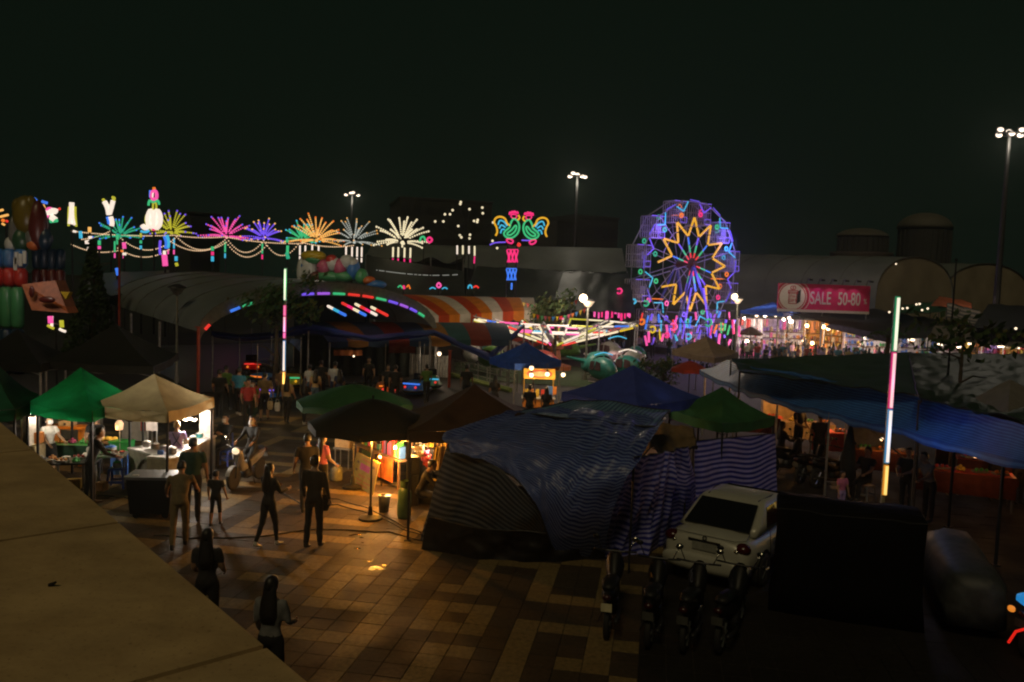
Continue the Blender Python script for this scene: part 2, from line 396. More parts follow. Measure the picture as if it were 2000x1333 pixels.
# drum topped hall at right
def hall(lab, cx, top, rim, r_px, d, base_py):
    c = P(cx, top, d); rr = r_px * d / F; zr = P(cx, rim, d).z; zb = P(cx, base_py, d).z
    t = thing('domed_hall', lab, 'building', (c.x, c.y, 0), 0, 'dim buildings behind the fairground')
    b = MB(); b.lathe([(rr * math.cos(a), zr + (c.z - zr) * math.sin(a)) for a in [k * math.pi / 2 / 7 * .999 for k in range(8)]], (c.x, c.y, 0), 28); b.build('roof', mat('dim_dome', (.09, .085, .07), .7), t, True)
    b = MB(); b.lathe([(rr * .94, zb), (rr * .94, zr - .01)], (c.x, c.y, 0), 28); b.build('drum', M_far, t)
    b = MB(); b.lathe([(rr * 1.16, zb - .9), (rr * 1.2, zb - .3), (rr * 1.2, zb - .01), (rr * 1.0, zb - .004)], (c.x, c.y, 0), 28); b.build('cornice', mat('pale_cornice', (.10, .08, .07), .7), t)
    b = MB(); b.lathe([(rr * 1.1, 0), (rr * 1.1, zb - .92)], (c.x, c.y, 0), 28); b.build('wall', M_far, t)
    for k in range(14):
        a = math.pi + k * math.pi / 14 + .1; b = MB(); b.box((c.x + rr * .95 * math.cos(a), c.y + rr * .95 * math.sin(a), (zb + zr) / 2), (.5, .5, (zr - zb) * .9), a); b.build('pier', M_far, t)
hall('squat hall with pale shallow drum roof above the sale banner', 1685, 446, 464, 48, 140, 494)
hall('faint large dome in the dark at the far right', 1808, 416, 448, 50, 230, 520)

# ---- barrel roofed pavilions
M_pvc = fabric('white_pvc_roof', (.125, .143, .135), .12, .55, .22, .35)
M_pvcend = fabric('pvc_end_wall', (.30, .255, .18), .2, .6, .2, .4)
M_seam = mat('roof_seam', (.08, .08, .07), .7)
def vault(label, A, B, axis, rise, skirt, end=True, mats=None, nseg=6, group='barrel roofed tents', ribs=True, back=True, power=1.0):
    """A, B: feet of the near arch; axis: vector to the far arch"""
    A, B, axis = Vector(A), Vector(B), Vector(axis); m = mats or M_pvc
    t = thing('barrel_tent', label, 'tent', (A.x, A.y, 0), 0, group)
    def pt(u, v):
        a = math.pi * v; s = (1 - math.cos(a)) / 2
        p = lerp(A, B, s) + axis * u; p.z += rise * math.sin(a) ** power - .03 * math.sin(u * nseg * math.pi) ** 2; return p
    n = len(m) if isinstance(m, list) else 1
    b = MB(); b.grid(pt, nseg * 4, 20, mfn=(lambda u, v: int(u * nseg * 2) % n) if n > 1 else None); b.build('roof', m, t, True)
    if ribs:
        for k in range(nseg + 1):
            b = MB(); b.tube([pt(k / nseg, v / 14) + Vector((0, 0, .02)) for v in range(15)], .035, 5); b.build('rib', M_seam, t)
    if end:
        for u in ([0, 1] if back else [0]):
            b = MB(); ring = [pt(u, v / 16) for v in range(17)]
            off = axis.normalized() * (.12 if u == 0 else -.12)
            b.add([p + off for p in ring] + [Vector((p.x, p.y, min(A.z, B.z) - skirt)) + off for p in ring], [(i, i + 1, 18 + i, 17 + i) for i in range(16)]); b.build('end_wall', M_pvcend, t)
    if skirt > 0:
        for S in (A, B):
            b = MB(); b.add([S, S + axis, S + axis - Vector((0, 0, skirt)), S - Vector((0, 0, skirt))], [(0, 1, 2, 3)]); b.build('side_wall', m if not isinstance(m, list) else m[0], t)
    return t, pt
# big pale roof over the dodgem floor
DA, DB = G(388, 648, 2.7), G(852, 642, 2.7); Dback = G(213, 600, 2.7)
dax = Dback - DA; dmid = (DA + DB) / 2
drise = P(pix(dmid)[0], 552, dmid.y).z - 2.7
dodgem, dpt = vault('huge pale barrel roof over the dodgem floor with lit arch edge', DA, DB, dax + Vector((0, 0, .25)), drise, 0, False, nseg=5)
M_fasc = mat('grey_fascia', (.13, .13, .11), .6)
b = MB(); fz = .62
fr = [dpt(0, v / 28) - dax.normalized() * .05 for v in range(29)]
b.add(fr + [p - Vector((0, 0, fz)) for p in fr], [(i, i + 1, 30 + i, 29 + i) for i in range(28)]); b.build('fascia', M_fasc, dodgem)
seq = ['violet', 'green', 'red', 'red', 'violet', 'blue', 'green', 'red', 'red', 'green', 'violet', 'purple', 'green', 'red', 'red', 'green', 'violet', 'purple', 'violet', 'green', 'red', 'violet', 'green', 'red']
ns = len(seq)
for k in range(ns):
    if k not in (2, 5, 6) and not 9 < k < 20: continue
    v0, v1 = (k + .12) / ns, (k + .86) / ns
    b = MB(); b.tube([dpt(0, v0 + (v1 - v0) * s / 3) - dax.normalized() * .16 - Vector((0, 0, fz - .1)) for s in range(4)], .065, 6)
    b.build('light_tube', NEON[seq[k]], dodgem)
for S in (DA, DB, (DA + DB) / 2):
    pass
for (px, py, ln, cols) in ((640, 598, 44, ('white', 'cyan', 'blue')), (668, 592, 58, ('red', 'hot', 'cream', 'blue')), (694, 594, 52, ('cream', 'red', 'hot', 'white')), (725, 600, 40, ('cream', 'red', 'red'))):
    p0 = P(px, py, dmid.y + 4); p1 = P(px + ln * .8, py + ln * .42, dmid.y + 1)
    for k, cn in enumerate(cols):
        b = MB(); n = len(cols); b.tube([lerp(p0, p1, (k + .06) / n), lerp(p0, p1, (k + .94) / n)], .07, 6); b.build('light_tube', NEON[cn], dodgem)
for S in [DA + dax * k / 3 for k in range(4)] + [DB + dax * k / 3 for k in range(4)]:
    b = MB(); b.tube([(S.x, S.y, 0), (S.x, S.y, 2.68)], .07, 8); b.build('post', M_steel, dodgem)
b = MB(); b.prism([Vector((p.x, p.y, -.02)) for p in (DA, DB, DB + dax, DA + dax)], (0, 0, .1)); b.build('dodgem_floor', mat('steel_floor', (.05, .05, .055), .35, .5), dodgem)

# long white roofs at right
E0 = P(1712, 560, 74); E1 = P(1862, 575, 80)
zb = 5.1; E0.z = zb; E1.z = zb; em_ = (E0 + E1) / 2; rise = P(pix(em_)[0], 502, em_.y).z - zb
axv = Vector((-17.5, 9.0, 0))
vault('long grey barrel tent with rounded end wall behind the sale banner', E0, E1, axv, rise, 5.1, True, nseg=6, power=.8)
E0b = P(1842, 574, 82); E1b = P(2012, 588, 88); E0b.z = E1b.z = 5.0
mm = (E0b + E1b) / 2; riseb = P(pix(mm)[0], 515, mm.y).z - 5.0
vault('second barrel tent with rounded end at the far right edge', E0b, E1b, Vector((-8, 8.5, 0)), riseb, 5.0, True, nseg=4, power=.8)
# low white tents behind the wheel and under the starbursts
def ridge_tent(label, L, Rr, top, dep, d, sag, grp='white ridge tents across the middle'):
    """long ridge roof seen from the side: pixel left and right ends of the eave, ridge row"""
    a, c = P(*L, d), P(*Rr, d); a0, c0 = a.copy(), c.copy(); zt = P((L[0] + Rr[0]) / 2, top, d + dep / 2).z
    t = thing('ridge_tent', label, 'tent', (a.x, a.y, 0), 0, grp); ax = c - a; bk = Vector((-ax.y, ax.x, 0)).normalized() * dep
    def pt(u, v):
        p = a + ax * u + bk * v; k = 1 - abs(2 * v - 1); p.z = lerp(a, c, u).z + (zt - a.z) * k ** 1.25 - sag * math.sin(u * 3 * math.pi) ** 2 * (1 - k); return p
    b = MB(); b.grid(pt, 30, 12); b.build('roof', M_pvc, t, True)
    for u in (0, .333, .667, 1):
        for v in (0, 1):
            q = pt(u, v); b = MB(); b.tube([(q.x, q.y, 0), q - Vector((0, 0, .02))], .06, 6); b.build('post', M_steel, t)
    b = MB(); b.add([pt(u / 10, .98) for u in range(11)] + [Vector((*pt(u / 10, .98).xy, 0)) for u in range(11)], [(i, i + 1, 12 + i, 11 + i) for i in range(10)]); b.build('back_wall', mat('dark_backdrop', (.015, .017, .016), .8), t)
ridge_tent('wide white ridge tent between the rooster sign and the wheel', (905, 523), (1225, 530), 484, 9, 80, .4)
ridge_tent('dim white ridge tent below the cream starburst', (715, 497), (905, 505), 477, 7, 84, .6)
# dark shade roofs in front of them
M_net = fabric('dark_shade_net', (.02, .026, .022), .1, .5, .3, 1)
M_netg = fabric('glossy_dark_tarp', (.018, .03, .024), .05, .42, .4, 2)
def sheet(name, label, cat, quad, mats, z=None, nu=18, nv=10, wr=.06, sag=.1, grp=None, uvs=(1, 1), post=True, wsc=1.3, parts=True, hem=True):
    """tarpaulin stretched between four corners: quad = 4 world points (near-left, near-right, far-right, far-left)"""
    q = [Vector(p) for p in quad]; sd_ = hash(name + label) % 50
    sd_ = sum(ord(ch) for ch in label) % 50
    def pt(u, v):
        p = lerp(lerp(q[0], q[1], u), lerp(q[3], q[2], u), v)
        nrm = (q[1] - q[0]).cross(q[3] - q[0]).normalized(); nrm = nrm if nrm.z > 0 else -nrm
        k = (1 - (2 * u - 1) ** 2) * (1 - (2 * v - 1) ** 2)
        return p + nrm * (wr * nz(p.x * wsc + sd_, p.y * wsc, p.z * wsc)) - Vector((0, 0, sag * k))
    lu = (q[1] - q[0]).length; lv = (q[3] - q[0]).length
    t = thing(name, label, cat, (q[0].x, q[0].y, 0), 0, grp)
    b = MB(); b.grid(pt, nu, nv, uvfn=lambda u, v: (u * lu, v * lv)); b.build('tarpaulin', mats, t, True)
    if hem:
        loop = [pt(s / 12, 0) for s in range(12)] + [pt(1, s / 12) for s in range(12)] + [pt(1 - s / 12, 1) for s in range(12)] + [pt(0, 1 - s / 12) for s in range(12)]
        b = MB(); b.tube(loop, .018, 4, closed=True); b.build('hem_rope', M_dark, t)
    if post:
        for c in q:
            if c.z > .6:
                b = MB(); b.tube([(c.x, c.y, 0), (c.x, c.y, c.z - .02)], .025, 6); b.build('post', M_dark, t)
    return t, pt
def q4(px4, z4):
    z4 = z4 if isinstance(z4, (list, tuple)) else [z4] * 4
    return [G(*p, z) for p, z in zip(px4, z4)]
def qp(px4, d4): return [P(*p, d) for p, d in zip(px4, d4)]
SH = 'dark shade roofs across the middle distance'
sheet('shade_roof', 'black shade roof with white fringe lights below the cream starburst', 'shade roof', qp(((718, 592), (908, 594), (905, 530), (715, 500)), [58, 58, 70, 70]), M_net, sag=.3, grp=SH)
sheet('shade_roof', 'wide black shade roof behind the striped awning and rooster tower', 'shade roof', qp(((905, 594), (1110, 604), (1160, 532), (930, 520)), [58, 58, 70, 70]), M_netg, sag=.4, wr=.14, grp=SH)
sheet('shade_roof', 'glossy dark tarpaulin roof catching the street lamp beside the wheel', 'shade roof', qp(((1075, 606), (1240, 612), (1228, 534), (1100, 532)), [56, 56, 69, 69]), M_netg, sag=.3, wr=.18, grp=SH)
sheet('shade_roof', 'dark roof stretched left of the dodgem roof below the string lights', 'shade roof', qp(((150, 590), (330, 560), (330, 528), (165, 535)), [48, 56, 66, 62]), M_net, sag=.2, grp=SH)

# ================================================================ LIGHT STRUCTURES
def bulbs(b, pts, r, mi=0, n=5, m=3):
    for p in pts: b.ball(p, r, n, m, mi)
def starburst(label, px, py, rp, d, colour, tip, seed, post=('white', 'white'), npost=4, dots=9, r_dot=.074, start=.16):
    rnd = random.Random(seed); c = P(px, py, d); Rm = rp * d / F
    t = thing('starburst_lamp', label, 'festive light', (c.x, c.y, 0), 0, 'starburst palm lights in a row')
    dirs = [(a, e) for a, e in [(k * 40 + 8, 4) for k in range(9)] + [(k * 45 + 20, 32) for k in range(8)] + [(k * 72, 58) for k in range(5)] + [(30, 80), (200, 78)]]
    for a, e in dirs:
        a = R(a + rnd.uniform(-9, 9)); e = R(e + rnd.uniform(-5, 6)); L = Rm * rnd.uniform(.86, 1.1); b = MB()
        dv = Vector((math.cos(a) * math.cos(e), math.sin(a) * math.cos(e), math.sin(e)))
        pts = [c + dv * (L * (start + (1 - start) * (k + 1) / dots)) - Vector((0, 0, .12 * Rm * ((k + 1) / dots) ** 2)) for k in range(dots)]
        bulbs(b, pts[:-1], r_dot, 0); bulbs(b, pts[-1:], r_dot * 1.15, 1)
        b.tube([c] + pts, .018, 3, 2)
        b.build('light_branch', [NEON[colour], NEON[tip], M_dark], t)
    b = MB(); b.ball(c, .16, 8, 5); b.build('hub', NEON[colour], t)
    w_ = .5
    for k in range(npost):
        x = (k - (npost - 1) / 2) * w_; top = c + Vector((x, rnd.uniform(-.4, .4), -.35))
        b = MB(); b.tube([(top.x, top.y, 0), top], .05, 6); b.build('post', M_dark, t)
        b = MB(); b.tube([top - Vector((0, .1, .1)), top - Vector((0, .1, 1.0))], .075, 6); b.build('light_tube', NEON[post[0]], t)
        b = MB(); b.tube([top - Vector((0, .1, 1.1)), top - Vector((0, .1, 1.5))], .07, 6); b.build('light_tube', NEON[post[1]], t)
starburst('green starburst lamp with blue tips, far left of the row', 235, 462, 44, 70, 'jade', 'blue', 1, ('green', 'pink'), 2)
starburst('yellow starburst lamp beside the tall torch light', 335, 455, 46, 71, 'lemon', 'violet', 2, ('cyan', 'pink'), 2)
starburst('hot pink starburst lamp with violet tips', 442, 463, 48, 72, 'pink', 'violet', 3, ('green', 'cyan'), 1)
starburst('violet starburst lamp right beside the pink one', 515, 466, 43, 73, 'violet', 'amber', 4, ('green', 'hot'), 1)
starburst('smaller green starburst lamp half behind the orange one', 590, 470, 42, 76, 'green', 'cyan', 5, ('white', 'white'), 2)
starburst('orange starburst lamp between the green and the silver ones', 618, 470, 54, 74, 'amber', 'orange', 6, ('white', 'white'), 2, 10, .08)
starburst('silvery white starburst lamp with sparse small bulbs', 692, 473, 52, 76, 'silver' if 'silver' in NEON else NEON.setdefault('silver', em('neon_silver', (.62, .66, .6), .75)) and 'silver', 'amber', 7, ('white', 'white'), 4, 9, .062, .22)
starburst('large cream starburst lamp with round bulbs, last at the right', 785, 474, 60, 74, 'cream', 'cream', 8, ('cream', 'hot'), 4, 9, .088, .22)
# sparse bulbs only
def sparse():
    c = P(910, 470, 78); t = thing('bulb_tree', 'dark tree of scattered round bulbs on four lit posts right of the cream starburst', 'festive light', (c.x, c.y, 0))
    b = MB(); bw = MB()
    for px, py in ((866, 433), (869, 419), (879, 419), (884, 411), (900, 395), (899, 399), (917, 409), (942, 406), (943, 417), (926, 432), (933, 430), (932, 434), (895, 442), (898, 460), (901, 464), (918, 459), (917, 466), (963, 435), (962, 471), (971, 485), (850, 433)):
        k = P(px, py, 78 + random.uniform(-1, 1)); b.ball(k, .12, 6, 4); bw.tube([c, k], .015, 3)
    b.build('bulbs', NEON['cream'], t); bw.build('wire', M_dark, t)
    for px, a, z0, z1 in ((893, 'white', 480, 497), (904, 'cream', 480, 497), (916, 'white', 481, 496), (927, 'cream', 481, 500)):
        b = MB(); b.tube([P(px, z0, 77.7), P(px, z1, 77.7)], .075, 6); b.build('light_tube', NEON[a], t)
        q = P(px, z0, 78); b = MB(); b.tube([(q.x, q.y, 0), q], .05, 6); b.build('post', M_dark, t)
    b = MB(); b.tube([P(927, 501, 77.7), P(926, 515, 77.7)], .07, 6); b.build('light_tube', NEON['hot'], t)
sparse()
# fringe of small lights along the black shade roof
fr_ = thing('fringe_lights', 'faint broken string of tiny white lights hanging under the black roof', 'string lights', P(735, 530, 68).xy.to_3d())
b = MB(); pts = []
for k in range(58):
    px = 736 + k * 2.75
    if random.random() < .75: pts.append(P(px, 528 + 8 * math.sin((px - 736) / 160 * 2.4) + (px - 736) * .02, 66))
bulbs(b, pts, .045); kind(b.build('bulbs', em('fringe_bulb', (.6, .62, .55), .5), fr_), 'stuff')
# festoons
FEST = [((140, 452), (340, 460), 4, 18), ((340, 460), (440, 463), 3, 9), ((440, 463), (590, 476), 4, 10), ((160, 468), (215, 452), 3, 8), ((225, 455), (345, 463), 42, 18), ((345, 463), (443, 466), 34, 16), ((443, 466), (515, 470), 36, 14), ((515, 470), (582, 478), 36, 14), ((140, 478), (230, 490), 8, 12), ((230, 485), (330, 488), 16, 16), ((330, 470), (442, 474), 26, 16), ((442, 474), (520, 480), 36, 14), ((590, 474), (690, 480), 5, 10)]
for k, (a, c, sg, n) in enumerate(FEST):
    d = 70 + (k % 3) * .5; n = int((c[0] - a[0]) / 3.6)
    A_, B_ = P(*a, d), P(*c, d); S = sg * (.7 if sg > 20 else 1) * d / F
    t = thing('festoon', 'amber bulb festoon, ' + ('nearly taut top strand' if sg < 6 else 'deep hanging loop' if sg > 30 else 'shallow loop') + ' ' + ['left of the green starburst', 'from yellow to pink starburst', 'from pink starburst past the violet one', 'rising left of the green starburst', 'below the torch light', 'between the yellow and pink starbursts', 'between the pink and violet starbursts', 'between the violet and orange starbursts', 'below the green starburst at far left', 'under the green and yellow starbursts', 'under the yellow starburst post', 'under the violet starburst', 'under the orange starburst'][k], 'string lights', (A_.x, A_.y, 0), 0, 'amber festoons between the starbursts')
    pts = [lerp(A_, B_, s / n) - Vector((0, 0, S * 4 * (s / n) * (1 - s / n))) for s in range(n + 1)]
    b = MB(); bulbs(b, pts, .058); kind(b.build('bulbs', NEON['warm'], t), 'stuff')
    b = MB(); b.tube(pts, .012, 3); b.build('wire', M_dark, t)

# neon figures
def neon(t, px_pts, d, colour, r=.07, closed=False, name='light_tube', sm=3, lab=None):
    p = [P(x, y, d) for x, y in px_pts]; n = len(p); out = []
    if len(p) > 2:
        for i in range(n if closed else n - 1):
            p0, p1, p2, p3 = p[(i - 1) % n if closed else max(i - 1, 0)], p[i], p[(i + 1) % n], p[(i + 2) % n if closed else min(i + 2, n - 1)]
            for s in range(sm):
                x = s / sm; out.append(.5 * ((2 * p1) + (p2 - p0) * x + (2 * p0 - 5 * p1 + 4 * p2 - p3) * x * x + (3 * p1 - p0 - 3 * p2 + p3) * x ** 3))
        if not closed: out.append(p[-1])
    else: out = p
    b = MB(); b.tube(out, r, 6, closed=closed); return b.build(name, NEON[colour], t, True)
def lattice(t, cx, y0, y1, w, d, colour):
    for k in range(4):
        x0 = cx - w + k * w * 2 / 3
        for dx in (-w * .55, w * .55):
            if abs(x0 + dx - cx) <= w * 1.15: neon(t, [(x0, y0 + 1), (x0 + dx, y1 - 1)], d, colour, .05)
    neon(t, [(cx - w, y0), (cx + w, y0)], d, colour, .04)
rc = P(1017, 440, 57)
rs = thing('rooster_sign', 'neon sign of two facing roosters on a pink and blue lattice tower', 'neon sign', (rc.x, rc.y, 0))
def cr3(pts, mir):
    o = []
    for x, y in pts:
        if mir: x = 1616 - x
        o.append((800 + x * .27, 360 + y * .27 + (2 if mir else 0)))
    return o
for mir in (0, 1):
    for col, r, cl, pts in (
        ('hot', .06, 0, ((722, 222), (726, 203), (735, 212), (742, 197), (752, 208), (760, 195), (768, 208), (780, 202), (784, 216))),
        ('hot', .05, 1, ((733, 226), (742, 244), (764, 248), (776, 228), (756, 218))),
        ('gold', .07, 0, ((786, 224), (796, 244), (780, 262))),
        ('green', .075, 1, ((746, 256), (729, 290), (724, 312), (694, 338), (682, 362), (704, 386), (742, 388), (780, 358), (794, 312), (785, 274), (764, 254))),
        ('green', .07, 1, ((764, 300), (738, 332), (712, 350), (706, 366), (730, 368), (760, 344), (774, 312))),
        ('gold', .075, 0, ((730, 302), (706, 284), (690, 250), (656, 236), (624, 246), (612, 276), (628, 310), (634, 346), (622, 374))),
        ('cyan', .055, 0, ((640, 296), (652, 264), (682, 272), (706, 304))),
        ('cyan', .055, 0, ((648, 322), (664, 296), (694, 314))),
        ('cyan', .055, 0, ((658, 356), (668, 328), (688, 330))),
        ('hot', .06, 1, ((702, 402), (722, 396), (748, 410), (738, 428), (712, 420))),
        ('violet', .05, 0, ((580, 440), (620, 424), (696, 420)))):
        if mir and col == 'violet': pts = ((810, 440 - 34), (870, 408)); 
        neon(rs, cr3(pts, mir and col != 'violet'), 57 if not mir else 57.3, col, r, cl)
neon(rs, cr3(((782, 440), (790, 428), (800, 440), (790, 448)), 0), 57, 'red', .06, True)
lattice(rs, 1001, 488, 514, 11, 57, 'hot'); lattice(rs, 1001, 488, 514, 10, 57.5, 'hot'); lattice(rs, 999, 525, 549, 10, 57, 'blue'); neon(rs, [(999.5, 553), (999, 566)], 57, 'blue', .06)
for x in (992, 1010):
    b = MB(); q = P(x, 470, 57.4); b.tube([(q.x, q.y, 0), q], .06, 6); b.build('mast', M_dark, rs)
# small neon figures along the awning top
for px, py, kd in ((788, 562, 0), (857, 558, 1), (925, 560, 2), (828, 469, 3), (995, 700, 9)):
    if kd == 9: continue
    D_o = 56.6 if kd < 3 else 73
    t = thing('neon_ornament', ['orange and red neon ornament on the striped awning, left one', 'pink neon ring on a blue wave above the striped awning', 'red and cyan neon ornament on the striped awning, right one', 'green and pink neon fish at the tip of the cream starburst'][kd], 'neon sign', P(px, py, D_o), 0, None)
    if kd == 0: neon(t, [(px - 11, py), (px - 6, py - 4), (px - 2, py + 2)], D_o, 'green', .05); neon(t, [(px, py - 4), (px + 2, py + 3)], D_o, 'hot', .08); neon(t, [(px + 6, py), (px + 10, py - 5), (px + 13, py + 3)], D_o, 'orange', .05)
    if kd == 1: neon(t, [(px - 4, py), (px, py - 5), (px + 4, py), (px, py + 4)], D_o, 'pink', .06, True); neon(t, [(px - 18, py + 7), (px - 12, py + 4), (px - 6, py + 7)], D_o, 'cyan', .045); neon(t, [(px + 6, py + 7), (px + 12, py + 4), (px + 17, py + 7)], D_o, 'cyan', .045)
    if kd == 2: neon(t, [(px - 11, py + 4), (px - 9, py - 2), (px - 5, py - 2), (px - 3, py + 4)], D_o, 'cyan', .05); neon(t, [(px, py + 2), (px + 5, py - 1), (px + 10, py + 3)], D_o, 'red', .07)
    if kd == 3: neon(t, [(px - 8, py + 4), (px - 6, py - 4), (px, py - 6), (px + 3, py + 3)], D_o, 'green', .09); neon(t, [(px + 6, py), (px + 11, py - 5), (px + 16, py), (px + 11, py + 5)], D_o, 'hot', .09, True)
    q = WM[t.name].translation
    b = MB(); b.tube([(q.x, q.y, 0), (q.x, q.y, q.z - .2)], .04, 5); b.build('post', M_dark, t)
# figures at far left
def figure(label, d, strokes, post_px, post_y):
    q = P(post_px, post_y, d + .2); t = thing('light_figure', label, 'festive light', (q.x, q.y, 0), 0, 'tall light figures at the left')
    for col, r, cl, pts in strokes: neon(t, pts, d, col, r, cl)
    b = MB(); b.tube([(q.x, q.y, 0), q], .08, 6); b.build('post', M_dark, t)
figure('tall torch shaped light with white petals and a pink bud on top', 66, [('white', .2, 1, ((294, 412), (289, 426), (291, 440), (299, 444), (300, 430), (298, 416))), ('white', .2, 1, ((308, 412), (313, 424), (311, 440), (303, 446), (302, 430), (304, 416))), ('lemon', .08, 1, ((299, 398), (302, 396), (305, 400), (305, 415), (302, 422), (299, 414))), ('green', .1, 0, ((290, 402), (292, 392), (300, 396), (308, 392), (311, 400))), ('pink', .13, 1, ((297, 376), (303, 373), (306, 380), (305, 388), (300, 390), (296, 386))), ('white', .1, 0, ((298, 374), (297, 388))), ('blue', .08, 0, ((293, 372), (293, 386))), ('orange', .14, 0, ((299, 369), (303, 369))), ('hot', .14, 0, ((298, 448), (303, 448))), ('lemon', .08, 0, ((286, 420), (284, 430), (287, 440)))], 301, 452)
figure('white and yellow V shaped light over the green starburst', 68, [('white', .2, 0, ((204, 394), (210, 406), (213, 420))), ('white', .2, 0, ((221, 392), (218, 404), (214, 418))), ('white', .2, 0, ((216, 424), (219, 434), (218, 442))), ('lemon', .12, 0, ((201, 389), (204, 394))), ('lemon', .12, 0, ((219, 386), (223, 387), (221, 394))), ('blue', .12, 0, ((210, 424), (213, 438)))], 217, 440)
figure('slim white tower light edged in yellow', 68, [('white', .22, 0, ((140, 396), (140, 410), (139, 424), (137, 438))), ('white', .16, 0, ((143, 410), (144, 426), (147, 440))), ('lemon', .1, 0, ((135, 404), (134, 420), (134, 442))), ('lemon', .1, 0, ((147, 404), (147, 422), (149, 443))), ('pink', .09, 0, ((137, 400), (136, 416)))], 141, 444)
figure('broad pink and white butterfly light with green base', 64, [('white', .2, 0, ((80, 410), (88, 418), (94, 414))), ('white', .24, 0, ((96, 418), (104, 412), (110, 414))), ('white', .24, 0, ((100, 424), (108, 430))), ('pink', .16, 0, ((78, 424), (84, 430), (92, 420))), ('pink', .15, 0, ((92, 411), (98, 408), (104, 412))), ('green', .14, 0, ((80, 434), (88, 437))), ('green', .14, 0, ((98, 433), (112, 431))), ('amber', .1, 0, ((84, 400), (87, 407))), ('blue', .12, 0, ((82, 394), (92, 397))), ('red', .1, 0, ((115, 407), (117, 410))), ('lemon', .1, 0, ((74, 408), (77, 412)))], 96, 436)
figure('small white crown light on a green and blue stem', 66, [('white', .2, 0, ((278, 440), (283, 446), (290, 442))), ('cyan', .1, 0, ((275, 452), (284, 454), (291, 451))), ('green', .1, 0, ((275, 470), (275, 476))), ('cyan', .1, 0, ((275, 480), (275, 487))), ('lemon', .09, 0, ((275, 456), (275, 464)))], 276, 446)
figure('thick blue and pink flame column below the yellow starburst', 64, [('blue', .16, 0, ((322, 462), (326, 474), (324, 486))), ('cyan', .14, 0, ((326, 460), (329, 472), (328, 484))), ('pink', .22, 0, ((321, 498), (322, 510), (323, 520))), ('white', .12, 0, ((321, 490), (322, 504), (323, 514))), ('violet', .1, 0, ((313, 470), (312, 486), (313, 498)))], 323, 470)
figure('short pink and green tube lamp at far left of the strings', 68, [('green', .13, 0, ((194, 470), (194, 479))), ('pink', .13, 0, ((194, 481), (194, 487)))], 194, 470)
figure('tall pale lamp cluster left of the green starburst', 66, [('amber', .14, 0, ((175, 444), (175, 454))), ('white', .32, 0, ((173, 470), (174, 476))), ('white', .16, 0, ((176, 462), (177, 468))), ('white', .14, 0, ((171, 486), (179, 487))), ('cyan', .14, 0, ((157, 452), (158, 466))), ('white', .1, 0, ((143, 452), (148, 453)))], 175, 448)
figure('pink tube lamp hanging under the green starburst', 67, [('pink', .16, 0, ((242, 474), (243, 486))), ('white', .16, 0, ((243, 494), (243, 499))), ('green', .12, 0, ((229, 458), (230, 478))), ('orange', .1, 0, ((233, 490), (240, 491)))], 243, 470)
figure('stacked green pink and cyan tube lamp under the pink starburst', 66, [('green', .12, 0, ((415, 482), (415, 490))), ('hot', .12, 0, ((415, 492), (415, 499))), ('cyan', .12, 0, ((415, 501), (415, 511)))], 415, 482)
figure('short blue tube lamp low in the dark at left', 60, [('blue', .14, 0, ((228, 524), (231, 538))), ('white', .07, 0, ((230, 530), (231, 538)))], 229, 524)
figure('amber and red spray of bulbs at the far left edge', 62, [('amber', .09, 0, ((0, 412), (6, 410))), ('amber', .09, 0, ((0, 424), (16, 420))), ('orange', .12, 0, ((4, 430), (8, 432))), ('red', .1, 0, ((12, 432), (15, 433))), ('amber', .08, 0, ((4, 437), (9, 440))), ('red', .1, 0, ((26, 405), (34, 410))), ('red', .1, 0, ((27, 418), (31, 418))), ('blue', .1, 0, ((50, 393), (55, 396))), ('blue', .1, 0, ((66, 387), (71, 392)))], 12, 416)
figure('cyan and yellow tube lamp on a small stand below the festoons', 64, [('cyan', .12, 0, ((344, 501), (344, 510))), ('lemon', .13, 0, ((344, 514), (346, 520)))], 344, 502)

# ---- floodlight masts, street lamps, tube poles
def flood(label, px, py, d, nh, pw, aim, foot):
    c = P(px, py, d); t = thing('floodlight_mast', label, 'floodlight', (c.x, c.y, 0), 0, 'floodlight masts over the fairground')
    b = MB(); b.tube([(c.x, c.y, 0), (c.x, c.y, c.z - .1)], [.3, .12], 8); b.build('mast', mat('mast_grey', (.03, .03, .03), .6, .3), t)
    b = MB(); b.tube([c + Vector((math.cos(a) * .8, math.sin(a) * .8, -.2)) for a in [k * math.pi / 6 for k in range(12)]], .05, 5, closed=True); b.build('lamp_ring', M_dark, t)
    for k in range(nh):
        a = k * 2 * math.pi / nh + .3; q = c + Vector((math.cos(a) * .85, math.sin(a) * .5 - .1, (k % 2) * .3 - .25))
        b = MB(); b.box(q + Vector((0, .12, .04)), (.42, .2, .34)); h = b.build('lamp_head', M_dark, t)
        b = MB(); b.ball(q - Vector((0, .02, 0)), (.25, .08, .16), 8, 5); b.build('lens', em('flood_lens', (1, .84, .68), 1.5), h)
    lamp('floodlight', c + Vector((0, -.6, -.9)), pw, (1, .88, .70), t, .5)
flood('tallest looking floodlight mast at the right edge of the sky', 1972, 257, 60, 6, 260, (12, 30, 0), None)
flood('floodlight mast in the middle, left of the ferris wheel', 1128, 341, 88, 5, 380, (10, 56, 0), None)
flood('small distant floodlight mast above the starburst lamps', 688, 378, 112, 4, 300, (-5, 75, 0), None)
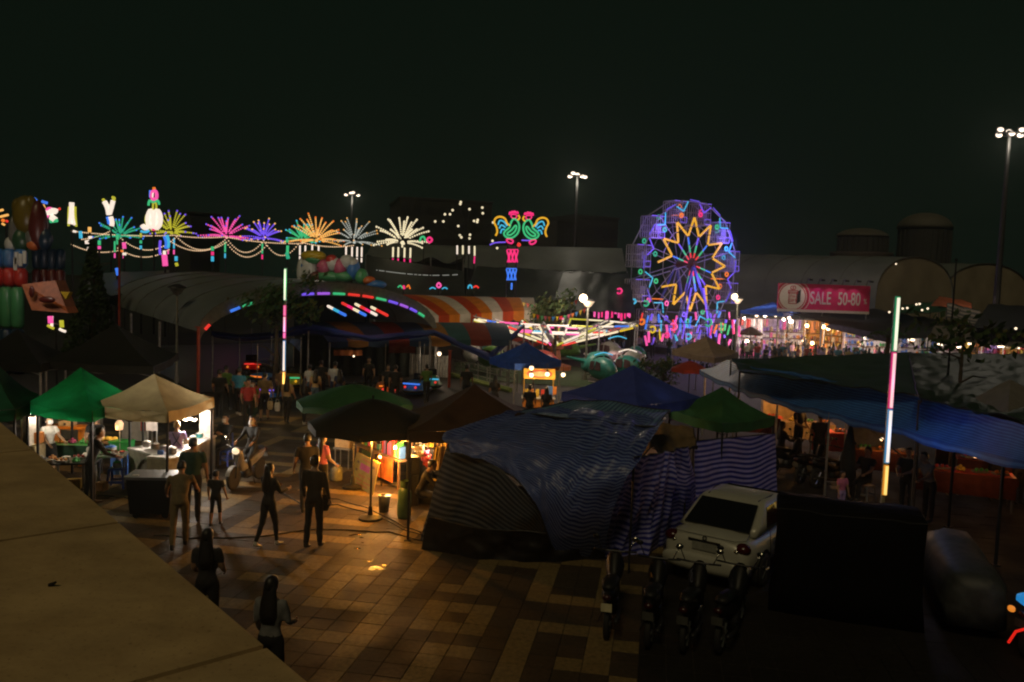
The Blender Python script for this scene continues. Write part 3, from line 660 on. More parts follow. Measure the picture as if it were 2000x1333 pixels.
def street(label, px, py, d, lit, bulb=True, pw=60):
    c = P(px, py, d); t = thing('street_lamp', label, 'street lamp', (c.x, c.y, 0), 0, 'park street lamps')
    b = MB(); b.lathe([(.13, 0), (.11, .25), (.06, .4), (.05, c.z - .35)], (c.x, c.y, 0), 10); b.build('pole', mat('lamp_pole_grey', (.2, .2, .17), .55, .2), t)
    b = MB(); b.lathe([(.08, c.z - .35), (.17, c.z - .3), (.36, c.z - .02)], (c.x, c.y, 0), 14, cap=False); b.build('lantern_glass', em('lantern_glow', (1, .72, .46), .8) if lit else mat('unlit_lantern', (.2, .2, .19), .3), t)
    b = MB(); b.lathe([(.44, c.z - .018), (.4, c.z + .05), (.1, c.z + .16)], (c.x, c.y, 0), 14); b.build('lantern_cap', M_dark, t)
    if bulb:
        q = c + Vector((-.3, -.2, .14)); b = MB(); b.ball(q, .24, 10, 6); b.build('globe', NEON['bulb'], t); lamp('street_light', q - Vector((0, .5, 0)), pw, (1, .8, .58), t, .2)
street('lit park lamp with glowing globe in front of the spinning ride', 1149, 588, 45, True, True, 330)
street('lit park lamp standing right of the ferris wheel', 1441, 584, 58, True, True, 160)
street('unlit grey park lamp in front of the pale barrel roof', 346, 562, 38, False, False)
def tube_pole(label, px0, py0, px1, py1, d, segs, extra=None):
    """segs: (t0, t1, colour, core)"""
    a, c = P(px0, py0, d), P(px1, py1, d); c.x = a.x; t = thing('light_pole', label, 'light pole', (c.x, c.y, 0), 0, 'tall poles of coloured light tubes')
    b = MB(); b.tube([(c.x, c.y + .09, 0), (c.x, c.y + .09, a.z + .05)], .05, 8); b.build('pole', M_steel, t)
    for t0, t1, col, lc in segs:
        q0, q1 = lerp(a, c, t0), lerp(a, c, t1)
        b = MB(); b.tube([q0, q1], .037, 8); s = b.build('light_tube', em('tube_' + col, {'pinkish': (1, .62, .6), 'white': (1, .84, .72), 'gold': (1, .72, .2), 'pink': (1, .2, .4), 'whitegreen': (1, .9, .72)}[col], 1.0), t)
        bb = MB(); bb.tube([lerp(q0, q1, -.02) + Vector((0, .03, 0)), lerp(q0, q1, 1.02) + Vector((0, .03, 0))], .054, 8); bb.build('gel_sleeve', em('gel_' + lc, {'green': (.02, .3, .12), 'hot': (.8, .02, .2), 'cyan': (.03, .25, .5), 'amber': (.8, .3, .02), 'blue': (.03, .12, .5)}[lc], .7), s)
    for q, pw, cl in extra or (): lamp('tube_light', lerp(a, c, q) + Vector((.05, -.25, 0)), pw, cl, t, .3)
tube_pole('light pole at right with white, pink, blue and gold tubes over the striped awning', 1755, 582, 1722, 972, 17.3, [(0, .26, 'whitegreen', 'green'), (.275, .545, 'pinkish', 'hot'), (.56, .82, 'white', 'cyan'), (.84, .985, 'gold', 'amber')], [(.15, 3, (.2, 1, .5)), (.42, 5, (.7, .2, 1)), (.68, 9, (.1, .4, 1)), (.9, 3, (1, .6, .1))])
tube_pole('light pole at left with white, pink, cyan and gold tubes behind the food tents', 557, 526, 555, 770, 30, [(0, .245, 'whitegreen', 'green'), (.29, .37, 'pink', 'hot'), (.38, .5, 'pinkish', 'hot'), (.51, .55, 'pink', 'hot'), (.575, .81, 'white', 'cyan'), (.825, .975, 'gold', 'amber')], [(.1, 16, (.1, 1, .3)), (.47, 10, (.25, .12, 1)), (.9, 22, (1, .6, .2))])
t = thing('tube_lamp', 'green tube lamp with blinking head on the top of the left light pole', 'festive light', P(561, 490, 36), 0)
neon(t, [(561, 468), (561, 474)], 36, 'green', .07); neon(t, [(562, 480), (561, 500)], 36, 'green', .06); neon(t, [(560, 494), (563, 506)], 36, 'jade', .08)
q = P(561, 505, 36.1); b = MB(); b.tube([(q.x, q.y, 0), (q.x, q.y, P(561, 470, 36).z)], .04, 6); b.build('post', M_dark, t)
for lab, px, py0, py1, d in (('orange red steel post left, in front of the pale barrel roof', 388, 640, 745, 32.5), ('orange red steel post right, beside the lone bulb', 879, 686, 755, 40), ('short red steel post far left beside the inflatable', 233, 470, 600, 50)):
    a = P(px, py0, d); t = thing('steel_post', lab, 'post', (a.x, a.y, 0), 0, 'orange red steel posts')
    b = MB(); b.tube([(a.x, a.y, 0), a], .07, 8); b.build('shaft', M_red, t); b = MB(); b.box((a.x, a.y, a.z + .02), (.22, .22, .03)); b.build('cap_plate', M_red, t)
a = P(1868, 508, 24); t = thing('flag_mast', 'thin dark mast rising over the far right roofs', 'mast', (a.x, a.y, 0)); b = MB(); b.tube([(a.x, a.y, 0), a], [.04, .025], 6); b.build('shaft', M_dark, t); b = MB(); b.ball(a, .05, 6, 4); b.build('finial', M_dark, t)

# ================================================================ FERRIS WHEEL
M_wheel = mat('pale_wheel_steel', (.42, .42, .5), .5, .1)
M_cage = mat('cage_bars', (.55, .55, .58), .5, .1)
M_blueleg = mat('blue_leg_paint', (.10, .13, .34), .5)
M_seat = mat('violet_seat_panel', (.48, .42, .8), .5)
def ferris():
    yaw = R(33); nrm = Vector((math.sin(yaw), -math.cos(yaw), 0)); a = Vector((math.cos(yaw), math.sin(yaw), 0)); zv = Vector((0, 0, 1))
    C0 = P(1337, 517, 68); D = .75
    t = thing('ferris_wheel', 'small fairground ferris wheel with yellow neon star and violet lit cages', 'ferris wheel', (C0.x, C0.y, 0), 0)
    def w_(th, r, off=0.0): return C0 + a * (r * math.sin(th)) + zv * (r * math.cos(th)) + nrm * off
    N12 = 12; Rr = 5.25; st = 2 * math.pi / N12
    for side in (D, -D):
        b = MB(); b.tube([w_(k * st + st / 2, Rr, side) for k in range(N12)], .05, 5, closed=True); b.tube([w_(k * st + st / 2, 3.2, side) for k in range(N12)], .035, 4, closed=True); b.build('rim', M_wheel, t)
        for k in range(N12):
            b = MB(); b.tube([w_(k * st + st / 2, .3, side), w_(k * st + st / 2, Rr, side)], .035, 4); b.build('spoke', M_wheel, t)
    b = MB(); b.tube([C0 + nrm * (D + .35), C0 - nrm * (D + .35)], .22, 12); b.tube([C0 + nrm * (D + .05), C0 + nrm * (D + .12)], .5, 14); b.build('hub', mat('hub_rust', (.13, .06, .03), .6), t)
    # star of yellow tubes
    pts = []
    for k in range(12): pts += [w_(k * st, 3.85, D + .12), w_(k * st + st / 2, 2.35, D + .12)]
    for k in range(24):
        if k in (16, 17): continue
        p, q = pts[k], pts[(k + 1) % 24]
        b = MB(); b.tube([lerp(p, q, .03), lerp(p, q, .47)], .085, 6); b.tube([lerp(p, q, .53), lerp(p, q, .97)], .085, 6); b.build('star_tube', NEON['gold'], t)
    for k in range(24):
        b = MB(); b.ball(pts[k], .07, 6, 4); b.build('tube_socket', M_dark, t)
    for k in (0, 1, 2, 10, 11, 5, 6, 7, 4):
        th = k * st + st / 2 - st
        for r0, r1, cn in ((.55, .95, 'red'), (1.0, 1.6, 'green'), (1.65, 2.25, 'violet' if k % 2 else 'blue')):
            b = MB(); b.tube([w_(th, r0, D + .1), w_(th, r1, D + .1)], .055, 6); b.build('spoke_tube', NEON[cn], t)
    rc_ = ['hot', 'green', 'cyan', 'orange', 'hot', 'green', 'violet', 'pink', 'green', 'jade', 'jade', 'orange']
    for k in range(N12):
        th = k * st + st / 2; piv = w_(th, Rr, 0)
        # cage hangs from its pivot bar
        g = MB(); w2, d2, h = .72, .62, 1.75
        top = piv - zv * .05
        def cp(x, y, z): return top + a * x + nrm * y + zv * z
        b = MB(); b.tube([w_(th, Rr, D), w_(th, Rr, -D)], .05, 5)
        b.prism([cp(-w2, -d2, 0), cp(w2, -d2, 0), cp(w2, d2, 0), cp(-w2, d2, 0)], zv * .05)
        gd = b.build('gondola', M_wheel, t)
        b = MB(); b.prism([cp(-w2, -d2, -h), cp(w2, -d2, -h), cp(w2, d2, -h), cp(-w2, d2, -h)], zv * .08); b.build('cage_floor', M_wheel, gd)
        b = MB()
        for s in range(7):
            x = -w2 + s * w2 / 3
            for y in (-d2, d2):
                if y > 0 and s in (5,): continue
                b.tube([cp(x, y, -h + .08), cp(x, y, -.01)], .03, 4)
        for s in range(1, 5):
            y = -d2 + s * 2 * d2 / 5
            for x in (-w2, w2): b.tube([cp(x, y, -h + .08), cp(x, y, -.01)], .022, 4)
        for z in (-h + .55, -h + 1.05):
            b.tube([cp(-w2, -d2, z), cp(w2, -d2, z), cp(w2, d2, z), cp(-w2, d2, z)], .022, 4, closed=True)
        b.build('cage', M_cage, gd)
        b = MB(); b.box(cp(.32, .3, -h + .95), (.62, .06, .62), yaw); b.box(cp(.3, .1, -h + .45), (.7, .45, .06), yaw); b.build('seat', M_seat, gd)
        b = MB(); b.tube([cp(.05, d2 + .04, -h + .1), cp(w2, d2 + .04, -h + .1), cp(w2, d2 + .04, -h + .5), cp(.05, d2 + .04, -h + .5)], .028, 5, closed=True); b.tube([cp(-w2, d2 + .04, .02), cp(w2, d2 + .04, .02)], .03, 5); b.build('cage_tube', em('dim_violet', (.22, .12, .9), .8), gd)
        b = MB(); b.tube([w_(th + .16, Rr - .02, D + .06), w_(th + .36, Rr * .985, D + .06)], .045, 5); b.build('rim_tube', em('rim_violet', (.16, .10, .85), .6), t)
        # ring and V tubes between the rims
        for (r, off, dt) in ((4.15, D + .12, -.1), (4.75, -.1, .1)):
            q = w_(th + dt, r, off); b = MB(); b.tube([q + (a * math.cos(s) + zv * math.sin(s)) * .17 for s in [z * math.pi / 5 for z in range(10)]], .06, 5, closed=True)
            b.build('ring_light', NEON[rc_[k]], t)
        for dt, r1 in ((-.15, 4.95), (.11, 5.1)):
            b = MB(); b.tube([w_(th - .02, 4.4, D + .1), w_(th + dt, r1, D + .1)], .05, 5); b.build('light_tube', NEON['cyan' if k % 3 else 'violet'], t)
        b = MB(); b.tube([w_(th, 4.1, D), w_(th, 4.1, -D)], .05, 5); b.build('axle_bar', NEON['orange'] if k % 4 == 3 else M_wheel, t)
    # legs
    for side in (1, -1):
        for s in (-1, 1):
            foot = C0 + nrm * (side * 1.9) + a * (2.9 * s); foot.z = 0
            b = MB(); b.tube([foot, C0 + nrm * (side * (D + .25))], [.15, .1], 6); b.build('leg', M_blueleg, t)
        f0 = C0 + nrm * (side * 1.75) - a * 2.2; f1 = C0 + nrm * (side * 1.75) + a * 2.2; f0.z = f1.z = 1.6
        b = MB(); b.tube([f0, f1], .07, 5); b.build('brace', M_blueleg, t)
    for s in (-.5, .5):
        b = MB(); p0 = C0 + nrm * 1.5 + a * s * .5; p1 = C0 + nrm * 1.8 + a * s * 3.4; b.tube([lerp(p0, p1, .3) - zv * 1.9, Vector((p1.x, p1.y, .8))], .07, 6); b.build('light_tube', NEON['violet'], t)
    b = MB(); q = C0.copy(); q.z = .25; b.box(q, (7, 4.2, .5), yaw); b.build('platform', mat('platform_steel', (.06, .06, .08), .5, .3), t)
    for q, pw, cl in ((Vector((0, 0, -1.5)), 160, (.35, .18, 1)), (Vector((-3.5, 0, 2.5)), 170, (.35, .18, 1)), (Vector((3.6, 0, 2.0)), 240, (.3, .2, 1)), (Vector((0, 0, -4.6)), 60, (.6, .25, 1))):
        lamp('neon_light', C0 + a * q.x + zv * q.z + nrm * 1.6, pw, cl, t, .6)
    return C0, a, nrm
WC, Wa, Wn = ferris()
# curtains of short hanging tubes round the wheel
def curtain(label, px0, px1, py, d, n, cols, ln, seed, jag=0.0):
    rnd = random.Random(seed); c0, c1 = P(px0, py, d), P(px1, py, d); t = thing('tube_curtain', label, 'festive light', (c0.x, c0.y, 0), 0, 'hanging tube curtains around the wheel')
    b = MB(); b.tube([c0, c1], .03, 5); 
    for c in (c0, c1): b.tube([(c.x, c.y, 0), c], .035, 5)
    b.build('rail', M_dark, t)
    for k in range(n):
        p = lerp(c0, c1, (k + .5) / n) + Vector((rnd.uniform(-.1, .1), -.08, -rnd.uniform(.1, .2 + jag))); L = ln * rnd.uniform(.5, 1.2)
        b = MB(); tilt = rnd.uniform(-.2, .2) * (1 if jag else .1); b.tube([p, p + Vector((tilt, 0, -L))], rnd.uniform(.055, .09), 6); b.build('light_tube', NEON[rnd.choice(cols)], t)
curtain('row of pink and white tubes hanging left of the wheel', 1160, 1236, 594, 62, 12, ['pink', 'hot', 'white', 'pink'], 1.1, 3)
curtain('upper tangle of pink, red and green tubes below the star', 1252, 1440, 606, 63, 20, ['pink', 'violet', 'purple', 'pink', 'violet', 'blue', 'red', 'cyan'], .9, 4, 1.0)
curtain('lower tangle of pink, violet and yellow tubes at the foot of the wheel', 1255, 1432, 632, 61, 18, ['pink', 'violet', 'purple', 'cyan', 'pink', 'violet', 'yellow'], .7, 5, 1.0)
curtain('sparse pink tubes on the rail at the right leg of the wheel', 1385, 1446, 622, 60, 7, ['pink', 'orange', 'green', 'hot'], .9, 6, .4)
def loops(label, spots, d):
    p0 = P(*spots[0][:2], d); t = thing('neon_ornament', label, 'neon sign', (p0.x, p0.y, 0), 0, 'small neon curls around the wheel')
    for px, py, cn, s in spots:
        s *= .75
        neon(t, [(px - s, py - s), (px + s * .4, py - s * 1.3), (px + s, py), (px - s * .2, py + s), (px - s, py + s * .3)], d, cn, .075)
    b = MB(); b.tube([(p0.x, p0.y, 0), p0], .03, 5); b.build('post', M_dark, t)
loops('cluster of red, orange and green curls at the left rim of the wheel', [(1210, 570, 'hot', 6), (1207, 584, 'jade', 6), (1214, 588, 'orange', 5), (1226, 587, 'orange', 5), (1238, 590, 'cyan', 5), (1262, 594, 'jade', 6)], 62)
loops('cluster of yellow and red curls low at the left foot of the wheel', [(1275, 645, 'yellow', 7), (1254, 630, 'orange', 6), (1303, 656, 'hot', 5), (1316, 640, 'pink', 8), (1345, 659, 'cyan', 6)], 60)
loops('pair of orange and green curls low at the right foot of the wheel', [(1410, 640, 'orange', 7), (1384, 632, 'jade', 8)], 60)

# ================================================================ SPINNING ARM RIDE
def cabin(t, c, rz, m, seed):
    """open helicopter-like cabin hung under an arm"""
    b = MB(); X = lambda x, y, z: Vector(c) + Vector((x * math.cos(rz) - y * math.sin(rz), x * math.sin(rz) + y * math.cos(rz), z))
    prof = [(-1.0, .12, .45, .55), (-.85, .4, .3, 1.0), (-.4, .55, .15, 1.35), (.1, .58, .12, 1.4), (.55, .5, .15, 1.25), (.9, .28, .3, .95), (1.05, .1, .42, .7)]
    b.rings([[X(x, w_ * math.cos(q), (lo + hi) / 2 + (hi - lo) / 2 * math.sin(q)) for q in [k * math.pi / 6 for k in range(12)]] for x, w_, lo, hi in prof])
    cb = b.build('cabin', m, t, True)
    b = MB()
    for s in (-1, 1):
        b.prism([X(-.5, s * .565, .72), X(-.02, s * .6, .72), X(-.02, s * .55, 1.2), X(-.42, s * .53, 1.15)], X(0, s * .02, 0) - X(0, 0, 0))
        b.prism([X(.08, s * .6, .72), X(.5, s * .545, .72), X(.42, s * .5, 1.12), X(.08, s * .55, 1.2)], X(0, s * .02, 0) - X(0, 0, 0))
    b.build('window', mat('cabin_opening', (.06, .025, .03), .5), cb)
    b = MB(); b.tube([X(-.95, 0, .85), X(-2.0, 0, 1.1)], [.14, .06], 6); b.build('tail', m, cb)
    b = MB()
    for s in (-1, 1): b.tube([X(-.7, s * .42, .03), X(.7, s * .42, .03)], .03, 5); b.tube([X(0, s * .42, .03), X(0, s * .4, .2)], .025, 5)
    b.build('skid', M_steel, cb)
def spinner():
    d = 50; C0 = P(1085, 672, d); t = thing('spinning_ride', 'spinning arm ride outlined with yellow, pink and white neon tubes', 'fairground ride', (C0.x, C0.y, 0), 0)
    b = MB(); b.lathe([(1.0, 0), (1.0, .25), (.4, .4), (.3, 1.2), (.5, 1.3), (.5, C0.z + .1), (.15, C0.z + .4), (.08, 3.6)], (C0.x, C0.y, 0), 14); b.build('hub', mat('ride_hub_orange', (.35, .12, .03), .5), t)
    N = 10; ends = []
    paints = [mat('cabin_teal', (.03, .22, .2), .4), mat('cabin_white', (.42, .42, .42), .4), mat('cabin_green', (.1, .25, .05), .4), mat('cabin_red', (.35, .04, .03), .4)]
    for k in range(N):
        th = 2 * math.pi * k / N + .12; dv = Vector((math.cos(th), math.sin(th), 0)); sd_ = Vector((-dv.y, dv.x, 0))
        p0 = C0 + dv * .5; p1 = C0 + dv * 5.1 + Vector((0, 0, 1.35)); ends.append(p1)
        b = MB(); up = Vector((0, 0, .42))
        for s in (-.16, .16): b.tube([p0 + sd_ * s, p1 + sd_ * s], .035, 5)
        b.tube([p0 + up, p1 + up * .5], .035, 5)
        for q in range(9):
            u, v = q / 9, (q + .5) / 9
            for s in (-.16, .16): b.tube([lerp(p0, p1, u) + sd_ * s, lerp(p0 + up, p1 + up * .5, v), lerp(p0, p1, (q + 1) / 9) + sd_ * s], .014, 4)
        arm = b.build('arm', M_wheel, t)
        cols = [['red', 'cream', 'white', 'cream', 'yellow'], ['pink', 'white', 'cream', 'white', 'cream'], ['lemon', 'cream', 'white', 'cream', 'lemon']][k % 3]
        for lvl, sgn in ((-.06, -1), (.02, 1)):
            for q in range(5):
                b = MB(); b.tube([lerp(p0, p1, (q + .08) / 5) + sd_ * (.22 * sgn) + Vector((0, 0, lvl)), lerp(p0, p1, (q + .94) / 5) + sd_ * (.22 * sgn) + Vector((0, 0, lvl))], .06, 6); b.build('light_tube', NEON[cols[q] if sgn < 0 else cols[(q + 2) % 5]], arm)
        b = MB(); b.tube([p1, p1 - Vector((0, 0, 1.3))], .04, 5); b.build('hanger', M_wheel, t)
        cb = p1 - Vector((0, 0, 2.72)); cabin(t, cb, th + math.pi / 2, paints[k % 4], k)
    for k in range(N):
        for r, dz, cl in ((.62, .06, ['cyan', 'white', 'red'][k % 3]), (.66, -.08, ['white', 'pink', 'cream'][k % 3]), (.95, .08, ['white', 'lemon', 'blue'][k % 3])):
            a_, b_ = lerp(C0, ends[k], r), lerp(C0, ends[(k + 1) % N], r)
            for q in range(2):
                b = MB(); b.tube([lerp(a_, b_, .06 + q * .46) + Vector((0, 0, dz)), lerp(a_, b_, .46 + q * .46) + Vector((0, 0, dz))], .055, 6); b.build('light_tube', NEON[cl if q else ['white', 'cream', 'pink', 'white'][k % 4]], t)
    lamp('neon_light', C0 + Vector((-2.5, -3.5, 2.2)), 170, (1, .72, .5), t, 1.0)
    lamp('neon_light', C0 + Vector((3, -2, -.2)), 60, (1, .5, .5), t, .6)
spinner()
for k, (px, py, d, m, lab) in enumerate(((1178, 722, 44, 'cabin_teal', 'teal ride cabin with dark openings standing on the grass, left one'), (1225, 716, 46, 'cabin_teal', 'teal ride cabin nearest the wheel, with lit white trim'), (1205, 690, 49, 'cabin_white', 'pale ride cabin behind the two teal ones'), (1000, 655, 54, 'cabin_white', 'small white ride cabin under the left arms of the spinning ride'))):
    p = GX(px, py, d); t = thing('ride_cabin', lab, 'ride car', p, 0, 'loose helicopter cabins of the ride')
    cabin(t, p, R(-60 + 25 * k), MATS[m], k)
    neon(t, [(px - 17, py - 28), (px + 2, py - 33), (px + 19, py - 28)], d - .9, 'cyan' if k != 1 else 'white', .035)

# ================================================================ AWNINGS AND CLOTHS IN FRONT OF THE DODGEMS
AW = [mat('awning_orange', (.75, .24, .02), .7, 0, .15, 2, 0, .3, .3), mat('awning_white', (.75, .7, .62), .7, 0, .15, 2, 0, .3, .3), mat('awning_red', (.6, .07, .015), .7, 0, .15, 2, 0, .3, .3)]
def awning(label, tl, tr, bl, br, d0, d1, bulge, nst, mats, order, cat='awning', drop=.5, wave=0.0):
    A0, A1, B0, B1 = P(*tl, d1), P(*tr, d1), P(*bl, d0), P(*br, d0)
    t = thing('striped_awning', label, cat, (B0.x, B0.y, 0), 0, 'striped awnings by the dodgems')
    def pt(u, v):
        p = lerp(lerp(B0, B1, u), lerp(A0, A1, u), v); p.z += bulge * math.sin(math.pi * (v * .75 + .25)) - bulge * .7 + .1 * math.sin(u * nst * math.pi * 2) * wave; return p
    for k in range(nst):
        b = MB(); b.grid(lambda u, v: pt((k + u) / nst, v), 3, 10); b.build('stripe', mats[order[k % len(order)]], t, True)
        if drop:
            b = MB(); b.grid(lambda u, v: pt((k + u) / nst, 0) - Vector((0, 0, drop * v * (1 + .3 * math.sin(math.pi * u)))), 4, 2); b.build('valance_flap', mats[order[k % len(order)]], t, True)
    for u in (0.01, .5, .99):
        q = pt(u, 0); b = MB(); b.tube([(q.x, q.y, 0), q - Vector((0, 0, .03))], .05, 6); b.build('post', M_steel, t)
        q = pt(u, 1); b = MB(); b.tube([(q.x, q.y, 0), q - Vector((0, 0, .03))], .05, 6); b.build('post', M_steel, t)
    return t, pt
awning('orange, white and red striped awning roof beyond the dodgems', (676, 556), (1040, 572), (815, 620), (1045, 606), 50, 58, .8, 11, AW, [0, 1, 2, 0, 1, 2])
LW = [mat('skirt_ochre', (.28, .13, .03), .75, 0, .15, 2, 0, .3, .15), mat('skirt_navy', (.03, .06, .12), .75, 0, .15, 2, 0, .3, .15), mat('skirt_maroon', (.2, .03, .02), .75, 0, .15, 2, 0, .3, .15), mat('skirt_teal', (.03, .09, .1), .75, 0, .15, 2, 0, .3, .15)]
awning('ochre, navy and maroon striped awning hanging over the blue cloth', (590, 620), (985, 622), (640, 668), (1000, 664), 41, 45, .35, 9, LW, [1, 0, 1, 2, 1, 0, 3, 2, 1], drop=.25)
# blue cloth swag
M_bluecloth = fabric('navy_blue_cloth', (.035, .06, .26), .25, .5, .2, 2)
sw = [(412, 652), (470, 661), (540, 655), (600, 641), (650, 650), (720, 662), (790, 656), (848, 650), (905, 676), (955, 698), (990, 668), (1024, 636)]
th_ = [10, 14, 14, 20, 16, 12, 14, 12, 14, 16, 14, 8]
p0 = P(412, 652, 39); tcl = thing('cloth_swag', 'dark blue cloth swag strung along the front of the dodgem tent', 'cloth', (p0.x, p0.y, 0))
def swp(u, v):
    x = u * (len(sw) - 1); i = min(int(x), len(sw) - 2); f_ = x - i; f_ = f_ * f_ * (3 - 2 * f_) * .5 + f_ * .5
    px = sw[i][0] * (1 - f_) + sw[i + 1][0] * f_; py = sw[i][1] * (1 - f_) + sw[i + 1][1] * f_; h = th_[i] * (1 - f_) + th_[i + 1] * f_
    p = P(px, py + h * (v - .5), 39 + 3 * u - .4 * math.sin(v * 3)); p.y += .12 * math.sin(u * 55 + v * 3); return p
b = MB(); b.grid(swp, 90, 6); b.build('cloth', M_bluecloth, tcl, True)
for u in (0.0, .28, .62, 1.0):
    q = swp(u, .4); b = MB(); b.tube([(q.x, q.y + .1, 0), (q.x, q.y + .1, q.z)], .04, 6); b.build('post', M_steel, tcl)
t, _ = sheet('hanging_cloth', 'loose blue plastic cloth hanging right of the left light pole', 'cloth', [P(566, 670, 36), P(588, 690, 36.3), P(590, 664, 36.3), P(566, 660, 36)], fabric('pale_blue_plastic', (.12, .2, .42), .3, .35), wr=.2, wsc=3, sag=0, post=False)
q = P(588, 664, 36.3); b = MB(); b.tube([(q.x, q.y, 0), q + Vector((0, 0, .1))], .03, 6); b.build('post', M_steel, t)
# dark curtain below the swag, orange banner strip and pale partition
b = MB(); c0, c1 = GX(590, 700, 43), GX(800, 700, 43)
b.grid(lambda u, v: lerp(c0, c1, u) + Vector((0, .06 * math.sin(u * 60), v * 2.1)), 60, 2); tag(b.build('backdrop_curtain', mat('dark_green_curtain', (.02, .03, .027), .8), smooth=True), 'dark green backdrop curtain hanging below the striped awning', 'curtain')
for lab, px0, px1, py0, py1, d, m in (('orange cloth banner strip hanging below the navy awning', 652, 708, 684, 695, 41.2, mat('banner_orange', (.42, .12, .02), .7)), ('dark red cloth strip hanging right of the orange strip', 760, 812, 670, 690, 41.3, mat('banner_red', (.2, .035, .02), .7))):
    b = MB(); A_, B_ = P(px0, py0, d), P(px1, py0, d); h = (py1 - py0) * d / F
    t = thing('cloth_banner', lab, 'banner', (A_.x, A_.y, 0), 0, None)
    b.grid(lambda u, v: lerp(A_, B_, u) + Vector((0, .03 * math.sin(u * 20), -h * v)), 16, 3); b.build('cloth', m, t, True)
    b = MB(); b.tube([A_ + Vector((0, .03, 0)), B_ + Vector((0, .03, 0))], .02, 5)
    for q in (A_, B_): b.tube([(q.x, q.y + .03, 0), q + Vector((0, .03, 0))], .02, 5)
    b.build('pole', M_dark, t)
t = thing('partition', 'pale corrugated partition lit by a bare bulb under the awning', 'partition', GX(838, 720, 44))
c0, c1 = GX(800, 720, 44), GX(874, 720, 43.5)
b = MB(); b.grid(lambda u, v: lerp(c0, c1, u) + Vector((0, .03 * math.sin(u * 90), .05 + v * 1.15)), 90, 1); b.build('sheet', mat('pale_sheet', (.4, .4, .36), .6), t, True)
for c in (c0, c1): b = MB(); b.tube([c + Vector((0, .06, 0)), c + Vector((0, .06, 1.25))], .03, 6); b.build('post', M_steel, t)
def bulb(label, px, py, d, pw, col=WARM, r=.055, cord=.5, grp='bare bulbs hanging in the stalls', m='bulb'):
    c = P(px, py, d); t = thing('hanging_bulb', label, 'light bulb', c, 0, grp)
    b = MB(); b.ball(c, r, 10, 6); b.build('glass', NEON[m], t); b = MB(); b.lathe([(r * .5, r * .8), (r * .5, r * 1.7)], c, 8); b.build('socket', M_black, t)
    b = MB(); b.tube([c + Vector((0, 0, r * 1.7)), c + Vector((0, 0, cord))], .008, 4); b.build('cord', M_black, t)
    if pw: lamp('bulb_light', c - Vector((0, r * 1.8, r)), pw, col, t, r)
bulb('lone bright bulb by the red post and pale partition', 858, 691, 42, 26, (1, .75, .5), .11, .6)
bulb('small lone bulb on the orange cloth strip', 691, 696, 41, 2, (1, .8, .6), .05, .3)
t = thing('ride_fence', 'low white railing and green plank edge around the spinning ride', 'railing', GX(940, 725, 44))
A_, B_ = GX(884, 715, 45), GX(1010, 755, 39)
for z in (.35, .62, .9): b = MB(); b.tube([A_ + Vector((0, 0, z)), B_ + Vector((0, 0, z))], .025, 5); b.build('rail', M_steel, t)
for k in range(8): p = lerp(A_, B_, k / 7); b = MB(); b.tube([p, p + Vector((0, 0, .95))], .03, 5); b.build('post', M_steel, t)
b = MB(); b.tube([A_ + Vector((-.3, .2, .08)), B_ + Vector((-.3, .2, .08))], .12, 6); b.build('kerb_board', mat('lime_board', (.25, .32, .08), .7), t)
lawn = MB(); lawn.grid(lambda u, v: lerp(lerp(GX(890, 740, 43.5), GX(1290, 740, 41), u), lerp(GX(890, 700, 52), GX(1300, 700, 52), u), v) + Vector((0, 0, .01 + .03 * nz(u * 12, v * 12))), 30, 12); kind(lawn.build('lawn', mat('worn_grass', (.03, .06, .02), .9, 0, .4, 5, .4)), 'structure')

